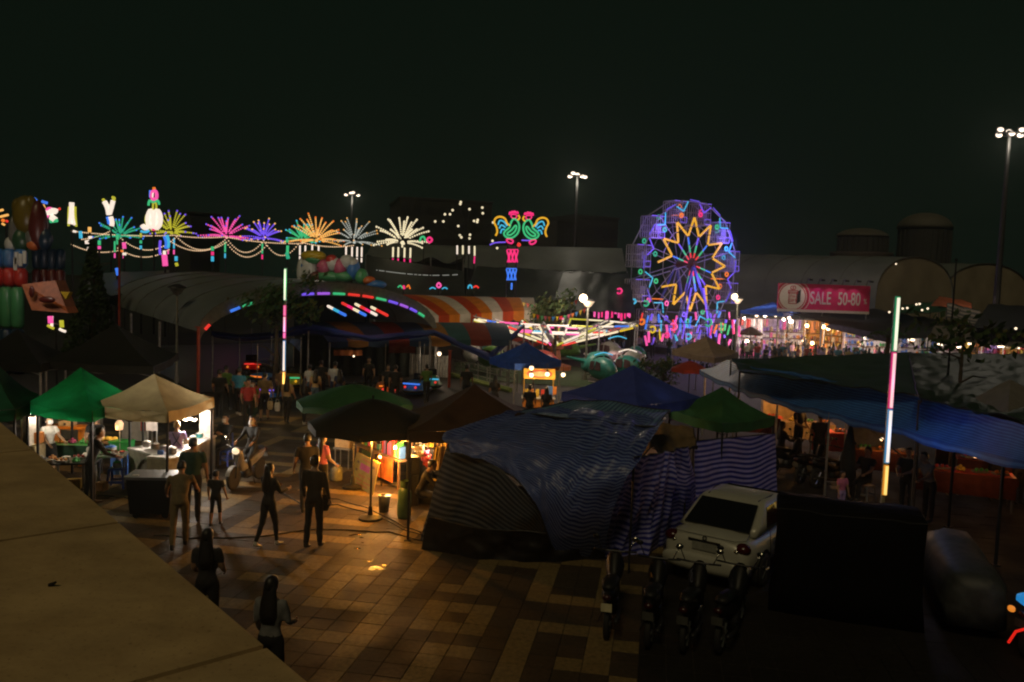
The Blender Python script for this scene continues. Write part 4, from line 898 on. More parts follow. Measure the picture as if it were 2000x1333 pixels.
# ================================================================ SALE BANNER
M_pinkb = mat('banner_pink', (.62, .022, .13), .6, 0, .12, 1.5); M_bw = mat('banner_white', (.62, .56, .52), .6, 0, .05); M_br = mat('banner_crimson', (.4, .03, .05), .6)
def sale():
    d = 58; A_, B_ = P(1518, 603, d), P(1697, 611, d); B_.z = A_.z; H_ = P(1600, 557, d).z - P(1600, 607, d).z
    ux = (B_ - A_); W = ux.length; ux.normalize(); n_ = Vector((ux.y, -ux.x, 0))
    t = thing('sale_banner', 'pink shop banner reading SALE 50-80% with a white gift box emblem', 'banner', (A_.x, A_.y, 0))
    def p(x, z, o=0.0): return A_ + ux * (x * W) + Vector((0, 0, z * H_)) + n_ * o
    b = MB(); b.prism([p(0, 0, -.08), p(1, 0, -.08), p(1, 1, -.08), p(0, 1, -.08)], n_ * .08); b.build('panel', M_pinkb, t)
    # emblem at the left: concentric rings round a gift box
    asp = H_ / W
    def ell(cx, cz, r0, r1, o, m, nm, n=40):
        b = MB(); q0, q1 = [], []
        for k in range(n):
            a = 2 * math.pi * k / n
            for r_, l in ((r0, q0), (r1, q1)):
                x, z = cx + r_ * math.cos(a) * asp, cz + r_ * math.sin(a); l.append(p(min(max(x, .004), .996), min(max(z, .01), .99), o))
        if r0 <= 0: b.add(q1, [list(range(n))])
        else: b.add(q0 + q1, [(k, n + k, n + (k + 1) % n, (k + 1) % n) for k in range(n)])
        return b.build(nm, m, t)
    ell(.155, .48, 0, .62, .012, M_bw, 'emblem_disc'); ell(.155, .48, .5, .54, .018, M_br, 'emblem_ring'); ell(.155, .48, .57, .64, .018, M_br, 'emblem_ring'); ell(.155, .48, .68, .71, .012, M_bw, 'emblem_ring')
    b = MB(); 
    def fr(x0, z0, x1, z1, wd, o, m, nm):
        b = MB(); wx = wd * asp
        for q in (((x0, z0), (x1, z0), (x1, z0 + wd), (x0, z0 + wd)), ((x0, z1 - wd), (x1, z1 - wd), (x1, z1), (x0, z1)), ((x0, z0 + wd), (x0 + wx, z0 + wd), (x0 + wx, z1 - wd), (x0, z1 - wd)), ((x1 - wx, z0 + wd), (x1, z0 + wd), (x1, z1 - wd), (x1 - wx, z1 - wd))): b.add([p(x, z, o) for x, z in q], [(0, 1, 2, 3)])
        b.build(nm, m, t)
    fr(.115, .2, .205, .68, .03, .024, M_br, 'gift_box_line'); fr(.105, .6, .215, .74, .03, .03, M_br, 'gift_box_line')
    b = MB(); b.add([p(.206, .2, .022), p(.245, .3, .022), p(.245, .78, .022), p(.206, .68, .022)], [(0, 1, 2, 3)]); b.build('gift_box_side', M_dark, t)
    for s in (-1, 1):
        b = MB(); b.tube([p(.16 + s * .002 + s * .026 * math.sin(a) * (1 if a < 3.2 else 0), .76 + .15 * (1 - math.cos(a)) / 2, .03) for a in [k * math.pi / 8 for k in range(9)]] + [p(.16, .77, .03)], .03, 5); b.build('bow_loop', M_br, t)
    def text(s, x, z, size, m, o, xs=1.0, nm='lettering'):
        cu = bpy.data.curves.new('lettering', 'FONT'); cu.body = s; cu.size = size; cu.offset = .012 * (size > .6); cu.extrude = .012; cu.align_x = 'CENTER'; cu.align_y = 'CENTER'
        ob = bpy.data.objects.new('lettering', cu); COL.objects.link(ob); dg = bpy.context.evaluated_depsgraph_get()
        me = bpy.data.meshes.new_from_object(ob.evaluated_get(dg)); bpy.data.objects.remove(ob)
        M = Matrix.Translation(p(x, z, o)) @ Matrix((( ux.x, 0, n_.x, 0), (ux.y, 0, n_.y, 0), (0, 1, 0, 0), (0, 0, 0, 1))) @ Matrix.Diagonal((xs, 1, 1, 1))
        me.transform(WM[t.name].inverted() @ M); me.materials.clear(); me.materials.append(m); link(nm, me, t)
    text('SALE', .465, .44, H_ * .7, M_bw, .02, .56); text('50-80', .775, .44, H_ * .7, M_bw, .02, .55); text('%', .952, .38, H_ * .3, M_bw, .02, .7)
    text("I'm", .16, .5, H_ * .17, M_br, .03); text('GIFT', .16, .33, H_ * .17, M_br, .03)
    b = MB(); b.prism([p(0, -.1, -.06), p(1, -.1, -.06), p(1, -.005, -.06), p(0, -.005, -.06)], n_ * .1); b.build('white_edge', M_bw, t)
    for k, x in enumerate((.3, .43, .56, .69, .82, .95)):
        b = MB(); b.tube([p(x, 1.0, -.04), p(x, 1.22, .3), p(x, 1.2, .75)], .025, 5); hd = b.build('spot_arm', M_dark, t)
        b = MB(); b.box(p(x, 1.16, .82), (.25, .18, .12)); b.build('spot_head', M_black, hd)
        if k < 5: lamp('banner_spot', p(x, 1.12, .8), 22, (1, .75, .8) if k != 1 else (1, .4, 1), t, .05, R(75), p(x, .3, 0))
    for x in (.02, .5, .98):
        q = p(x, -.1, -.12); b = MB(); b.tube([(q.x, q.y, 0), p(x, 1, -.12)], .06, 6); b.build('post', M_steel, t)
    lamp('banner_spot', p(.15, 1.2, 1.6), 24, (1, .8, .75), t, .1, R(80), p(.15, .3, 0))
sale()

# ================================================================ INFLATABLES
def puffs(t, p0, p1, z0, z1, n, m, nm='puff'):
    for k in range(n):
        a_, b_ = lerp(p0, p1, k / n), lerp(p0, p1, (k + 1) / n); c = (a_ + b_) / 2; r = (b_ - a_).length / 2 * 1.08
        b = MB(); b.lathe([(r * .6, z0), (r, z0 + r * .5), (r * 1.02, (z0 + z1) / 2), (r, z1 - r * .5), (r * .6, z1)], (c.x, c.y, 0), 12); b.build(nm, m, t, True)
I_ = {k: mat('inflatable_' + k, c, .35, 0, .12, 2, .1) for k, c in dict(blue=(.04, .15, .4), red=(.5, .03, .02), orange=(.5, .13, .03), yellow=(.5, .35, .02), green=(.06, .25, .1), white=(.5, .5, .47), dblue=(.01, .03, .06), dred=(.09, .015, .012), pink=(.45, .08, .16), olive=(.14, .10, .01), dgreen=(.02, .07, .03), grey=(.13, .13, .12)).items()}  # olive, grey, dgreen: dim light on the top puffs put into the colour
d = 40; t = thing('inflatable_slide', 'blue and red inflatable slide with yellow top at the far left', 'inflatable', GX(40, 620, d))
A_, B_ = P(-60, 550, d), P(52, 545, d); z1 = P(30, 487, d).z; zm = P(30, 524, d).z; z0 = P(30, 560, d).z
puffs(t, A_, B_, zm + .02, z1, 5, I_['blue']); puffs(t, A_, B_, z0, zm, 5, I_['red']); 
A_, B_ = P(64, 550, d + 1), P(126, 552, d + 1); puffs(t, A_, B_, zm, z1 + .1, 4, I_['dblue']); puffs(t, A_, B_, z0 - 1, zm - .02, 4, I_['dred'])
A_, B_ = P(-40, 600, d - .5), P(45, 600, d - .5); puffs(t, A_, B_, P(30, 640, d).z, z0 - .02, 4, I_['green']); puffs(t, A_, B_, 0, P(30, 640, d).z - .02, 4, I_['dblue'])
b = MB(); q = [P(42, 556, d - 1.4), P(108, 548, d - 1), P(128, 600, d - 1.2), P(134, 612, d - 1.4), P(62, 606, d - 1.6)]; b.prism(q, (0, .9, 0)); b.build('front_panel', mat('faded_orange_vinyl', (.36, .10, .03), .5), t)
b = MB(); b.prism([P(118, 570, d - 1.6), P(136, 571, d - 1.6), P(128, 585, d - 1.6)], (0, .3, 0)); b.build('beak_flap', I_['yellow'], t)
for c, r, m in (((62, 570), (.14, .08, .28), 'dred'), ((92, 586), (.4, .08, .16), 'dred')):
    b = MB(); b.ball(P(*c, d - 1.75), r, 10, 6); b.build('printed_patch', I_[m], t, True)
for c, r, m in (((50, 420), (.6, .5, .95), 'olive'), ((42, 470), (.45, .4, .6), 'dgreen'), ((28, 455), (.25, .3, .9), 'grey'), ((62, 465), (.3, .3, .5), 'grey'), ((74, 440), (.45, .4, 1.2), 'dred'), ((36, 405), (.3, .3, .45), 'olive'), ((60, 402), (.3, .3, .5), 'olive'), ((66, 478), (.35, .3, .3), 'orange'), ((22, 478), (.3, .3, .4), 'white'), ((88, 468), (.35, .3, .55), 'dblue')):
    b = MB(); b.ball(P(*c, d + .3), r, 12, 8); b.build('puff', I_[m], t, True)
for px, py, r in ((32, 505, .12), (40, 508, .12), (48, 503, .1), (30, 516, .12)): b = MB(); b.box(P(px, py, d - .58), (.16, .06, .6), 0); b.build('letter_patch', I_['white'], t)
lamp('slide_light', P(25, 500, d - 4), 90, (1, .8, .7), t, .3)
for px, py, k in ((100, 628, 0), (119, 633, 1)):
    pass
t = thing('light_figure', 'pair of short pink and yellow boot shaped tube lamps low at left', 'festive light', P(108, 640, 36), 0, 'tall light figures at the left')
neon(t, [(98, 618), (99, 632)], 36, 'pink', .12); neon(t, [(93, 636), (100, 640), (105, 642)], 36, 'lemon', .06); neon(t, [(101, 618), (101, 638)], 36.1, 'white', .07)
neon(t, [(120, 626), (121, 640)], 36, 'lemon', .1); neon(t, [(116, 643), (122, 646), (128, 648)], 36, 'white', .06)
q = P(110, 640, 36.2); b = MB(); b.tube([(q.x, q.y, 0), q], .05, 6); b.tube([P(98, 630, 36.15), P(121, 636, 36.15)], .04, 5); b.build('post', M_dark, t)
d = 47; t = thing('inflatable_bouncer', 'colourful inflatable bouncer with a yellow dome hat, blurred shapes on its front', 'inflatable', GX(650, 555, d))
for c, r, m in (((612, 500), (.75, .5, .32), 'yellow'), ((612, 507), (.5, .5, .3), 'green'), ((602, 525), (.5, .4, .62), 'white'), ((588, 530), (.25, .3, .75), 'white'), ((596, 520), (.3, .35, .25), 'blue'), ((632, 522), (.42, .4, .45), 'pink'), ((650, 515), (.4, .4, .45), 'white'), ((648, 508), (.35, .4, .3), 'red'), ((664, 522), (.42, .4, .5), 'pink'), ((678, 512), (.45, .4, .42), 'white'), ((690, 526), (.4, .4, .6), 'blue'), ((690, 514), (.3, .4, .3), 'white'), ((640, 540), (.9, .4, .3), 'green'), ((670, 540), (.7, .4, .3), 'green'), ((706, 540), (.4, .4, .45), 'green'), ((616, 540), (.5, .4, .3), 'dred'), ((720, 548), (.4, .4, .25), 'orange'), ((735, 556), (.6, .4, .25), 'blue')):
    b = MB(); b.ball(P(*c, d), r, 12, 8); b.build('puff', I_[m], t, True)
b = MB(); q = P(650, 560, d + .8); b.box((q.x, q.y, q.z / 2), (4.2, .9, q.z)); b.build('base_cushion', I_['dblue'], t)
lamp('bouncer_light', P(650, 515, d - 4), 70, (1, .85, .7), t, .3)

# ================================================================ TREES
M_leaf = mat('dark_leaf', (.05, .085, .03), .7, 0, .5, 3, 0, .3, .25); M_leaf2 = mat('yellowed_leaf', (.10, .10, .03), .7, 0, .5, 3, 0, .3, .25); M_bark = mat('tree_bark', (.06, .045, .03), .9, 0, .4, 8, .4)
def tree(label, base, h, cz, rad, n, leaf=.16, seed=1, mats=(M_leaf, M_leaf2), trunk_r=.12, cone=False, cat='tree', name='leafy_tree', grp='trees among the stalls'):
    rnd = random.Random(seed); base = Vector(base); t = thing(name, label, cat, base, 0, grp)
    b = MB(); top = base + Vector((.1, 0, cz)); b.tube([base, lerp(base, top, .5) + Vector((.06, .03, 0)), top], [trunk_r, trunk_r * .8, trunk_r * .35], 8)
    limbs = []
    for k in range(9):
        a = rnd.uniform(0, 6.28); s = rnd.uniform(.35, .9); q = lerp(base, top, s); e = q + Vector((math.cos(a) * rad[0] * .7, math.sin(a) * rad[0] * .7, rad[1] * rnd.uniform(.1, .5))); limbs.append(e)
        b.tube([q, lerp(q, e, .5) + Vector((0, 0, .12)), e], [trunk_r * .35, trunk_r * .2, .015], 5)
    b.build('trunk', M_bark, t, True)
    b = MB(); cl = [Vector((rnd.gauss(0, .45), rnd.gauss(0, .45), rnd.gauss(0, .45))) for _ in range(16)]
    for k in range(n):
        if cone:
            z = rnd.random() ** 1.2; a = rnd.uniform(0, 6.28); rr = rad[0] * (1 - z) * (.75 + .4 * rnd.random()) + .05; c = base + Vector((math.cos(a) * rr, math.sin(a) * rr, .5 + z * (h - .5)))
        else:
            q = rnd.choice(cl) + Vector((rnd.gauss(0, .22), rnd.gauss(0, .22), rnd.gauss(0, .2)))
            c = base + Vector((q.x * rad[0], q.y * rad[0], cz + q.z * rad[1]))
        n_ = Vector((rnd.gauss(0, 1), rnd.gauss(0, 1), rnd.gauss(0, 1))).normalized(); u_ = n_.orthogonal().normalized(); v_ = n_.cross(u_); s = leaf * rnd.uniform(.6, 1.4)
        b.add([c - u_ * s, c + v_ * s * .45, c + u_ * s, c - v_ * s * .45], [(0, 1, 2, 3)], rnd.random() < .2)
    kind(b.build('crown', list(mats), t), 'stuff')
    return t
tree('dark narrow conifer at left, behind the inflatable slide', GX(180, 600, 46), P(180, 468, 46).z, P(180, 470, 46).z - .4, (1.3, 2), 2600, .14, 3, (M_leaf, M_leaf), .14, True, name='conifer', grp=None)
tree('round leafy tree lit green by the left light pole', GX(535, 640, 32.5), 5, P(528, 592, 32.5).z, (1.1, 1.25), 1500, .12, 5)
tree('leafy tree with bunting in front of the spinning ride', GX(1082, 640, 47), 5, P(1086, 612, 47).z, (1.3, 1.0), 1300, .14, 6)
tree('sparse young tree in front of the blue striped market roof', G(1852, 960), 5, 4.3, (1.5, .55), 260, .13, 8, trunk_r=.085)
tree('thin leafy shrub beside the navy canopy', GX(1290, 760, 40), 2, 1.2, (1.4, .6), 600, .12, 9, cat='shrub', name='leafy_shrub', grp=None)
tp = P(1735, 655, 34); t = thing('palm_tree', 'small dark palm drooping over the market lights at right', 'tree', (tp.x, tp.y, 0), 0)
b = MB(); b.tube([(tp.x, tp.y, 0), tp], [.12, .08], 8); b.build('trunk', M_bark, t)
for k in range(11):
    a = k * 2 * math.pi / 11; b = MB(); L = .9
    for s in range(7):
        q = tp + Vector((math.cos(a) * L * s / 6, math.sin(a) * L * s / 6, .3 * math.sin(s / 6 * 2.2) - .5 * (s / 6) ** 2)); sd_ = Vector((-math.sin(a), math.cos(a), -.6)) * .22
        for sg in (-1, 1): b.add([q, q + Vector((sd_.x * sg, sd_.y * sg, sd_.z)) + Vector((math.cos(a), math.sin(a), 0)) * .1, q + Vector((math.cos(a), math.sin(a), 0)) * .09], [(0, 1, 2)])
    b.build('frond', M_leaf, t)
# bunting between tree and lamp
for lab, a_, b_, d, sg in (('string of coloured pennants over the striped awning corner', (1020, 590), (1130, 585), 49, 10), ('string of coloured pennants dipping to the street lamp', (1040, 612), (1146, 600), 46, 12)):
    A_, B_ = P(*a_, d), P(*b_, d); t = thing('bunting', lab, 'bunting', A_, 0, 'pennant strings by the ride'); b = MB(); pts = [lerp(A_, B_, s / 14) - Vector((0, 0, sg * d / F * 4 * (s / 14) * (1 - s / 14))) for s in range(15)]; b.tube(pts, .01, 3); b.build('cord', M_dark, t)
    for s in range(14):
        b = MB(); q = pts[s]; b.prism([q, lerp(q, pts[s + 1], .85), lerp(q, pts[s + 1], .42) - Vector((0, 0, .3))], (0, .012, 0)); b.build('pennant', I_[['yellow', 'red', 'green', 'pink', 'orange', 'blue'][s % 6]], t)

# ================================================================ CANOPIES OVER THE STALLS
TENT = {k: fabric('canopy_' + k, c, tr) for k, (c, tr) in dict(beige=((.36, .30, .17), .22), green=((.012, .36, .12), .5), dgreen=((.012, .085, .04), .3), bottle=((.03, .12, .04), .2), black=((.009, .010, .009), .0), brown=((.045, .022, .012), .05), blue=((.03, .11, .6), .3), navy=((.035, .06, .32), .12), tan=((.36, .25, .15), .2), grey=((.20, .18, .17), .15), red=((.4, .05, .025), .3), market=((.02, .06, .25), .2)).items()}
def popup(label, fl, fr, br, ze, peak, m, grp='pop-up canopies over the market stalls', val=.24, legs=True, truss=True, sag=1.3, legm=None):
    A, B, C = G(*fl, ze), G(*fr, ze), G(*br, ze); D_ = A + C - B; c = (A + C) / 2; zp = P(pix(c)[0], peak, c.y).z; top = Vector((c.x, c.y, zp))
    t = thing('pop_up_canopy', label, 'canopy tent', (c.x, c.y, 0), 0, grp); K = [A, B, C, D_]; m = TENT[m]; sd_ = fl[0] * .013
    b = MB()
    for i in range(4):
        p, q = K[i], K[(i + 1) % 4]
        def pt(u, v):
            e = lerp(p, q, u); r = lerp(e, top, v); r.z = ze + (zp - ze) * v ** sag - .05 * math.sin(u * math.pi) * (1 - v) + .025 * nz(r.x * 2 + sd_, r.y * 2); return r
        b.grid(pt, 10, 10)
    b.build('roof', m, t, True)
    for i in range(4):
        p, q = K[i], K[(i + 1) % 4]; out = ((p + q) / 2 - c); out.z = 0; out.normalize()
        b = MB(); b.grid(lambda u, v: lerp(p, q, u) + out * (.01 + .03 * math.sin(u * 19 + sd_) * v) - Vector((0, 0, .05 * math.sin(u * math.pi) + v * val)), 16, 2); b.build('valance', m, t, True)
    lm = legm or M_steel
    for k in K:
        s = lerp(k, c, .03)
        b = MB(); b.box((s.x, s.y, ze / 2 - .02), (.045, .045, ze - .04)); b.build('leg', lm, t)
        if truss: b = MB(); b.box((s.x, s.y, .01), (.14, .14, .02)); b.build('foot_plate', lm, t)
    if truss:
        for i in range(4):
            p, q = lerp(K[i], c, .03), lerp(K[(i + 1) % 4], c, .03); dz = Vector((0, 0, .32)); b = MB()
            for u0, u1 in ((0, .5), (.5, 1)):
                b.tube([lerp(p, q, u0) - Vector((0, 0, .06)), lerp(p, q, u1) - dz], .014, 4); b.tube([lerp(p, q, u0) - dz, lerp(p, q, u1) - Vector((0, 0, .06))], .014, 4)
            b.build('scissor_truss', lm, t)
    return t, K, top
popup('small beige canopy over the white food counter', (176, 789), (328, 804), (417, 776), 2.25, 731, 'beige', legm=M_dark)
popup('bright green canopy left of the beige one', (50, 786), (180, 803), (256, 768), 2.25, 717, 'green', legm=M_dark)
popup('dark green canopy cut by the left edge', (-130, 800), (30, 800), (76, 772), 2.3, 694, 'dgreen', legm=M_dark)
popup('large black canopy in the left middle, in front of the unlit lamp', (85, 704), (300, 716), (348, 690), 2.4, 632, 'black')
popup('black canopy at the far left middle beside the inflatable', (-70, 700), (80, 712), (130, 690), 2.4, 642, 'black')
popup('wide dark brown canopy between the parasols and the striped tarpaulins', (798, 842), (1066, 832), (1030, 796), 2.25, 751, 'brown', legm=M_dark)
popup('small bright blue canopy over the lit yellow food stall', (956, 698), (1005, 710), (1096, 704), 2.3, 668, 'blue')
popup('broad navy canopy in the middle, right of the yellow food stall', (1098, 766), (1245, 792), (1371, 776), 2.3, 713, 'navy', legm=M_dark)
popup('bottle green canopy behind the striped tarpaulin wall', (1305, 798), (1412, 827), (1514, 814), 1.95, 756, 'bottle', legm=M_dark)
popup('tan canopy below the ferris wheel with one dark side', (1313, 683), (1396, 699), (1442, 688), 2.3, 657, 'tan')
popup('crumpled pale grey canopy at the right edge', (1866, 802), (1965, 842), (2070, 806), 2.72, 742, 'grey', val=.1, sag=.8, legm=M_dark)
popup('blue canopy at the left end of the sale banner', (1446, 606), (1530, 612), (1564, 606), 3.75, 590, 'market', truss=False)
def parasol(label, px, d, r, zr, za, m, n=8, grp='parasols over the stalls', closed=False, scal=.06):
    c = GX(px, 800, d); t = thing('parasol', label, 'parasol', c, 0, grp)
    b = MB(); b.tube([c, c + Vector((0, 0, za + .08))], .022, 8); b.build('pole', M_dark, t)
    if closed:
        b = MB(); b.lathe([(.05, .45), (.16, .6), (.19, 1.0), (.12, 1.6), (.05, 1.95), (.015, 2.05)], c, 10); b.build('canopy', m, t, True)
    else:
        for k in range(n):
            a0, a1 = 2 * math.pi * k / n, 2 * math.pi * (k + 1) / n
            def pt(u, v):
                a = a0 + (a1 - a0) * u; flat = math.cos((a1 - a0) / 2) / math.cos(a - (a0 + a1) / 2)
                rr = r * v * (flat * .7 + .3); z = za - (za - zr) * v ** 1.45 - scal * math.sin(u * math.pi) * v ** 3 * -1; return c + Vector((rr * math.cos(a), rr * math.sin(a), z))
            b = MB(); b.grid(pt, 6, 8); b.build('canopy_panel', m, t, True)
            b = MB(); b.grid(lambda u, v: pt(u, 1) - Vector((0, 0, v * .13 * (1 + .25 * math.sin(u * math.pi)))), 6, 1); b.build('valance', m, t, True)
            b = MB(); b.tube([pt(0, .05) - Vector((0, 0, .01)), pt(0, .99) - Vector((0, 0, .01))], .008, 4); b.build('rib', M_dark, t)
    b = MB(); b.lathe([(.26, 0), (.26, .05), (.06, .1), (.04, .3)], c, 12); b.build('base', M_dark, t)
    return t, c
parasol('large black parasol over the warm lit stall', 728, 17.6, 1.4, 2.1, 2.66, TENT['black'])
parasol('dark green parasol just behind the black one', 692, 20.2, 1.45, 2.15, 2.62, fabric('parasol_green', (.008, .05, .026), .12))
parasol('small red parasol beyond the navy canopy', 1343, 33, .75, 2.0, 2.35, TENT['red'], 6)
parasol('small brown parasol in the crowd at the right', 1458, 60, .9, 2.1, 2.6, TENT['brown'], 6)
parasol('closed black parasol standing upright in front of the striped tarpaulin', 1077, 15.7, 1, 1, 1, TENT['black'], closed=True)
parasol('closed black parasol under the blue market roof', 1664, 20.3, 1, 1, 1, TENT['black'], closed=True)

# ================================================================ BLUE AND WHITE STRIPED TARPAULINS
BL, WH = (.022, .035, .16), (.17, .18, .25)
T_a = stripes('tarp_stripe_fine', (.03, .055, .30), (.20, .28, .62), .09, 'Y', wob=.03)
T_b = stripes('tarp_stripe_wide', (.03, .04, .40), (.42, .42, .92), .125, 'Y', wob=.02)
T_c = stripes('tarp_stripe_grey', (.02, .03, .05), (.11, .13, .16), .12, 'Y')
T_d = stripes('tarp_stripe_teal', (.05, .12, .3), (.2, .38, .55), .13, 'X')
T_m = stripes('tarp_stripe_market', (.02, .10, .42), (.08, .25, .7), .13, 'Y', wob=.02)
TG = 'blue striped tarpaulins over the closed stalls'
def patch(label, cols, m, nu, nv, wr=.08, grp=TG, wsc=1.6, uvs=1.0, seed=0):
    """one large cloth through columns of points (each column runs from the back edge to the front edge)"""
    nc, nr = len(cols), len(cols[0])
    def al(pl, x): 
        i = min(int(x), len(pl) - 2); f_ = x - i; p0, p1, p2, p3 = pl[max(i - 1, 0)], pl[i], pl[i + 1], pl[min(i + 2, len(pl) - 1)]
        return .5 * ((2 * p1) + (p2 - p0) * f_ + (2 * p0 - 5 * p1 + 4 * p2 - p3) * f_ * f_ + (3 * p1 - p0 - 3 * p2 + p3) * f_ ** 3)
    def pt(u, v):
        row_ = [al(c, v * (nr - 1)) for c in cols]; p = al(row_, u * (nc - 1)); q = wr * (nz(u * 7 * wsc + seed, v * 3 * wsc) + .5 * nz(u * 16 * wsc, v * 5 * wsc + seed) + .35 * nz(u * 5 + v * 22, v * 9 - u * 12))
        return p + Vector((0, -q * .6, q * .8))
    Ln = sum((cols[nc // 2][i + 1] - cols[nc // 2][i]).length for i in range(nr - 1)); Lw = sum((cols[i + 1][nr // 2] - cols[i][nr // 2]).length for i in range(nc - 1))
    t = thing('tarpaulin', label, 'tarpaulin', cols[0][-1].xy.to_3d(), 0, grp)
    b = MB(); b.grid(pt, nu, nv, uvfn=lambda u, v: (u * Lw, v * Ln * uvs)); b.build('sheet', m, t, True)
    b = MB(); b.tube([pt(k / 24, 1) for k in range(25)], .014, 4); b.build('hem_rope', M_dark, t); return t
patch('broad blue striped tarpaulin sweeping from the brown canopy down to the ground in front', [[G(990, 806, 2.5), G(872, 848, 2.25), G(876, 868, 2.1), G(880, 884, 1.98)], [G(1070, 798, 2.5), G(985, 850, 2.25), G(965, 885, 2.0), G(975, 912, 1.8)], [G(1150, 800, 2.5), G(1105, 868, 2.2), G(1065, 930, 1.75), G(1045, 985, 1.25)], [G(1230, 808, 2.5), G(1185, 885, 2.2), G(1120, 985, 1.3), G(1095, 1088, .05)], [G(1300, 820, 2.45), G(1250, 893, 2.2), G(1200, 990, 1.25), G(1180, 1086, .05)]], T_a, 60, 60, .11)
sheet('tarpaulin', 'blue striped tarpaulin behind the brown canopy, stripes running crosswise', 'tarpaulin', [G(1005, 806, 2.46), G(1280, 835, 2.42), G(1310, 800, 2.5), G(1120, 778, 2.6)], T_d, nu=30, nv=20, wr=.08, sag=.08, grp=TG, post=False)
def drape(label, tops, bots, m, nu, nv, fold=.12, fr=9.0, uv=(1, 1), grp=TG, pinch=None, seed=0, post=True):
    """hanging sheet between a top line and a bottom line (world points)"""
    L = sum((tops[i + 1] - tops[i]).length for i in range(len(tops) - 1))
    def al(pl, u):
        x = u * (len(pl) - 1); i = min(int(x), len(pl) - 2); return lerp(pl[i], pl[i + 1], x - i)
    h = (tops[0] - bots[0]).length
    def pt(u, v):
        p = lerp(al(tops, u), al(bots, u), v); amp = fold * (.25 + .75 * math.sin(math.pi * min(1, v * .8 + .1)))
        f_ = nz(u * fr + seed, v * 1.6 + seed) + .45 * nz(u * fr * 2.3 + 7, v * 3.5 - u * 5)
        return p + Vector((.25 * amp * f_, -amp * f_, .3 * amp * nz(u * fr * .7, v * 5, 3) - .1 * fold * math.sin(u * math.pi) * (1 - v)))
    t = thing('tarpaulin', label, 'tarpaulin', bots[0].xy.to_3d(), 0, grp)
    b = MB(); b.grid(pt, nu, nv, uvfn=lambda u, v: (u * L, v * h + .12 * math.sin(u * 9 + seed) * u)); b.build('sheet', m, t, True)
    b = MB(); b.tube([pt(k / 20, 0) for k in range(21)], .014, 4); b.build('hem_rope', M_dark, t)
    if post:
        for q in (tops[0], tops[-1]): b = MB(); b.tube([(q.x, q.y + .1, 0), q + Vector((0, .1, -.02))], .02, 6); b.build('post', M_dark, t)
    return t
drape('long gathered blue striped tarpaulin hanging in folds in the middle', [G(1240, 893, 2.2), G(1300, 880, 2.0), G(1345, 872, 1.95)], [G(1150, 1088), G(1262, 1084), GX(1368, 1030, 18.3)], T_b, 50, 34, .3, 10, seed=3)
drape('taut bright blue and white striped tarpaulin wall beside the car', [P(1357, 862, 19.9), P(1436, 854, 20.6), P(1514, 847, 21.3)], [GX(1357, 1000, 19.7), GX(1436, 1000, 20.5), GX(1516, 1000, 21.3)], T_b, 30, 24, .05, 5, seed=5)
drape('dark grey striped tarpaulin side wall left, pulled open at its edge', [G(874, 866, 2.08), G(975, 914, 1.78), G(1050, 990, 1.2), G(1088, 1078, .12)], [G(820, 1056), G(900, 1074), G(1000, 1086), G(1088, 1092)], T_c, 40, 26, .12, 6, seed=12)
drape('pale striped tarpaulin flap curving down beside the warm stall', [P(884, 880, 16.9), P(893, 876, 16.9), P(905, 880, 16.9)], [G(822, 1052), G(830, 1058), G(842, 1060)], stripes('tarp_flap', (.05, .07, .08), (.3, .3, .29), .1, 'Y'), 10, 26, .08, 3, seed=15, post=False)
drape('black plastic sheet bundled along the foot of the striped tarpaulins', [G(836, 1010, .62), G(930, 1030, .6), G(1060, 1040, .62), G(1170, 1045, .5)], [G(822, 1072), G(930, 1092), G(1070, 1100), G(1185, 1092)], mat('black_plastic_sheet', (.006, .006, .007), .5, 0, .2, 5, .3, .15), 40, 14, .16, 9, seed=21, post=False)
sheet('tarpaulin', 'crumpled brown canvas thrown over the stalls beside the striped wall', 'tarpaulin', [P(1238, 896, 18.0), P(1362, 876, 18.8), P(1350, 838, 20.4), P(1226, 838, 20.2)], mat('brown_canvas', (.12, .075, .03), .8, 0, .3, 4, .4), nu=24, nv=16, wr=.3, wsc=2.6, sag=-.1, grp=None, post=False)
for q, (px, py, d, lab) in enumerate(((975, 1040, 16.9, 'dark closed handcart hidden under the grey striped tarpaulin'), (1215, 1030, 17.3, 'dark closed handcart behind the folded blue tarpaulin'))):
    c = GX(px, py, d); t = thing('handcart', lab, 'cart', c, R(8), 'closed handcarts under the tarpaulins')
    b = MB(); b.box((0, 0, .72), (1.7, .8, .7)); b.build('body', mat('cart_grey', (.05, .05, .055), .5), t, local=True)
    b = MB(); b.box((0, 0, 1.1), (1.8, .9, .05)); b.build('lid', M_dark, t, local=True)
    for sx in (-.6, .6):
        for sy in (-.36, .36): b = MB(); b.tube([(sx, sy - .03, .2), (sx, sy + .03, .2)], .2, 14); b.build('wheel', M_rubber, t, local=True)
    b = MB(); b.tube([(.85, -.3, .9), (1.15, -.3, .95), (1.15, .3, .95), (.85, .3, .9)], .02, 6); b.build('handle', M_steel, t, local=True)

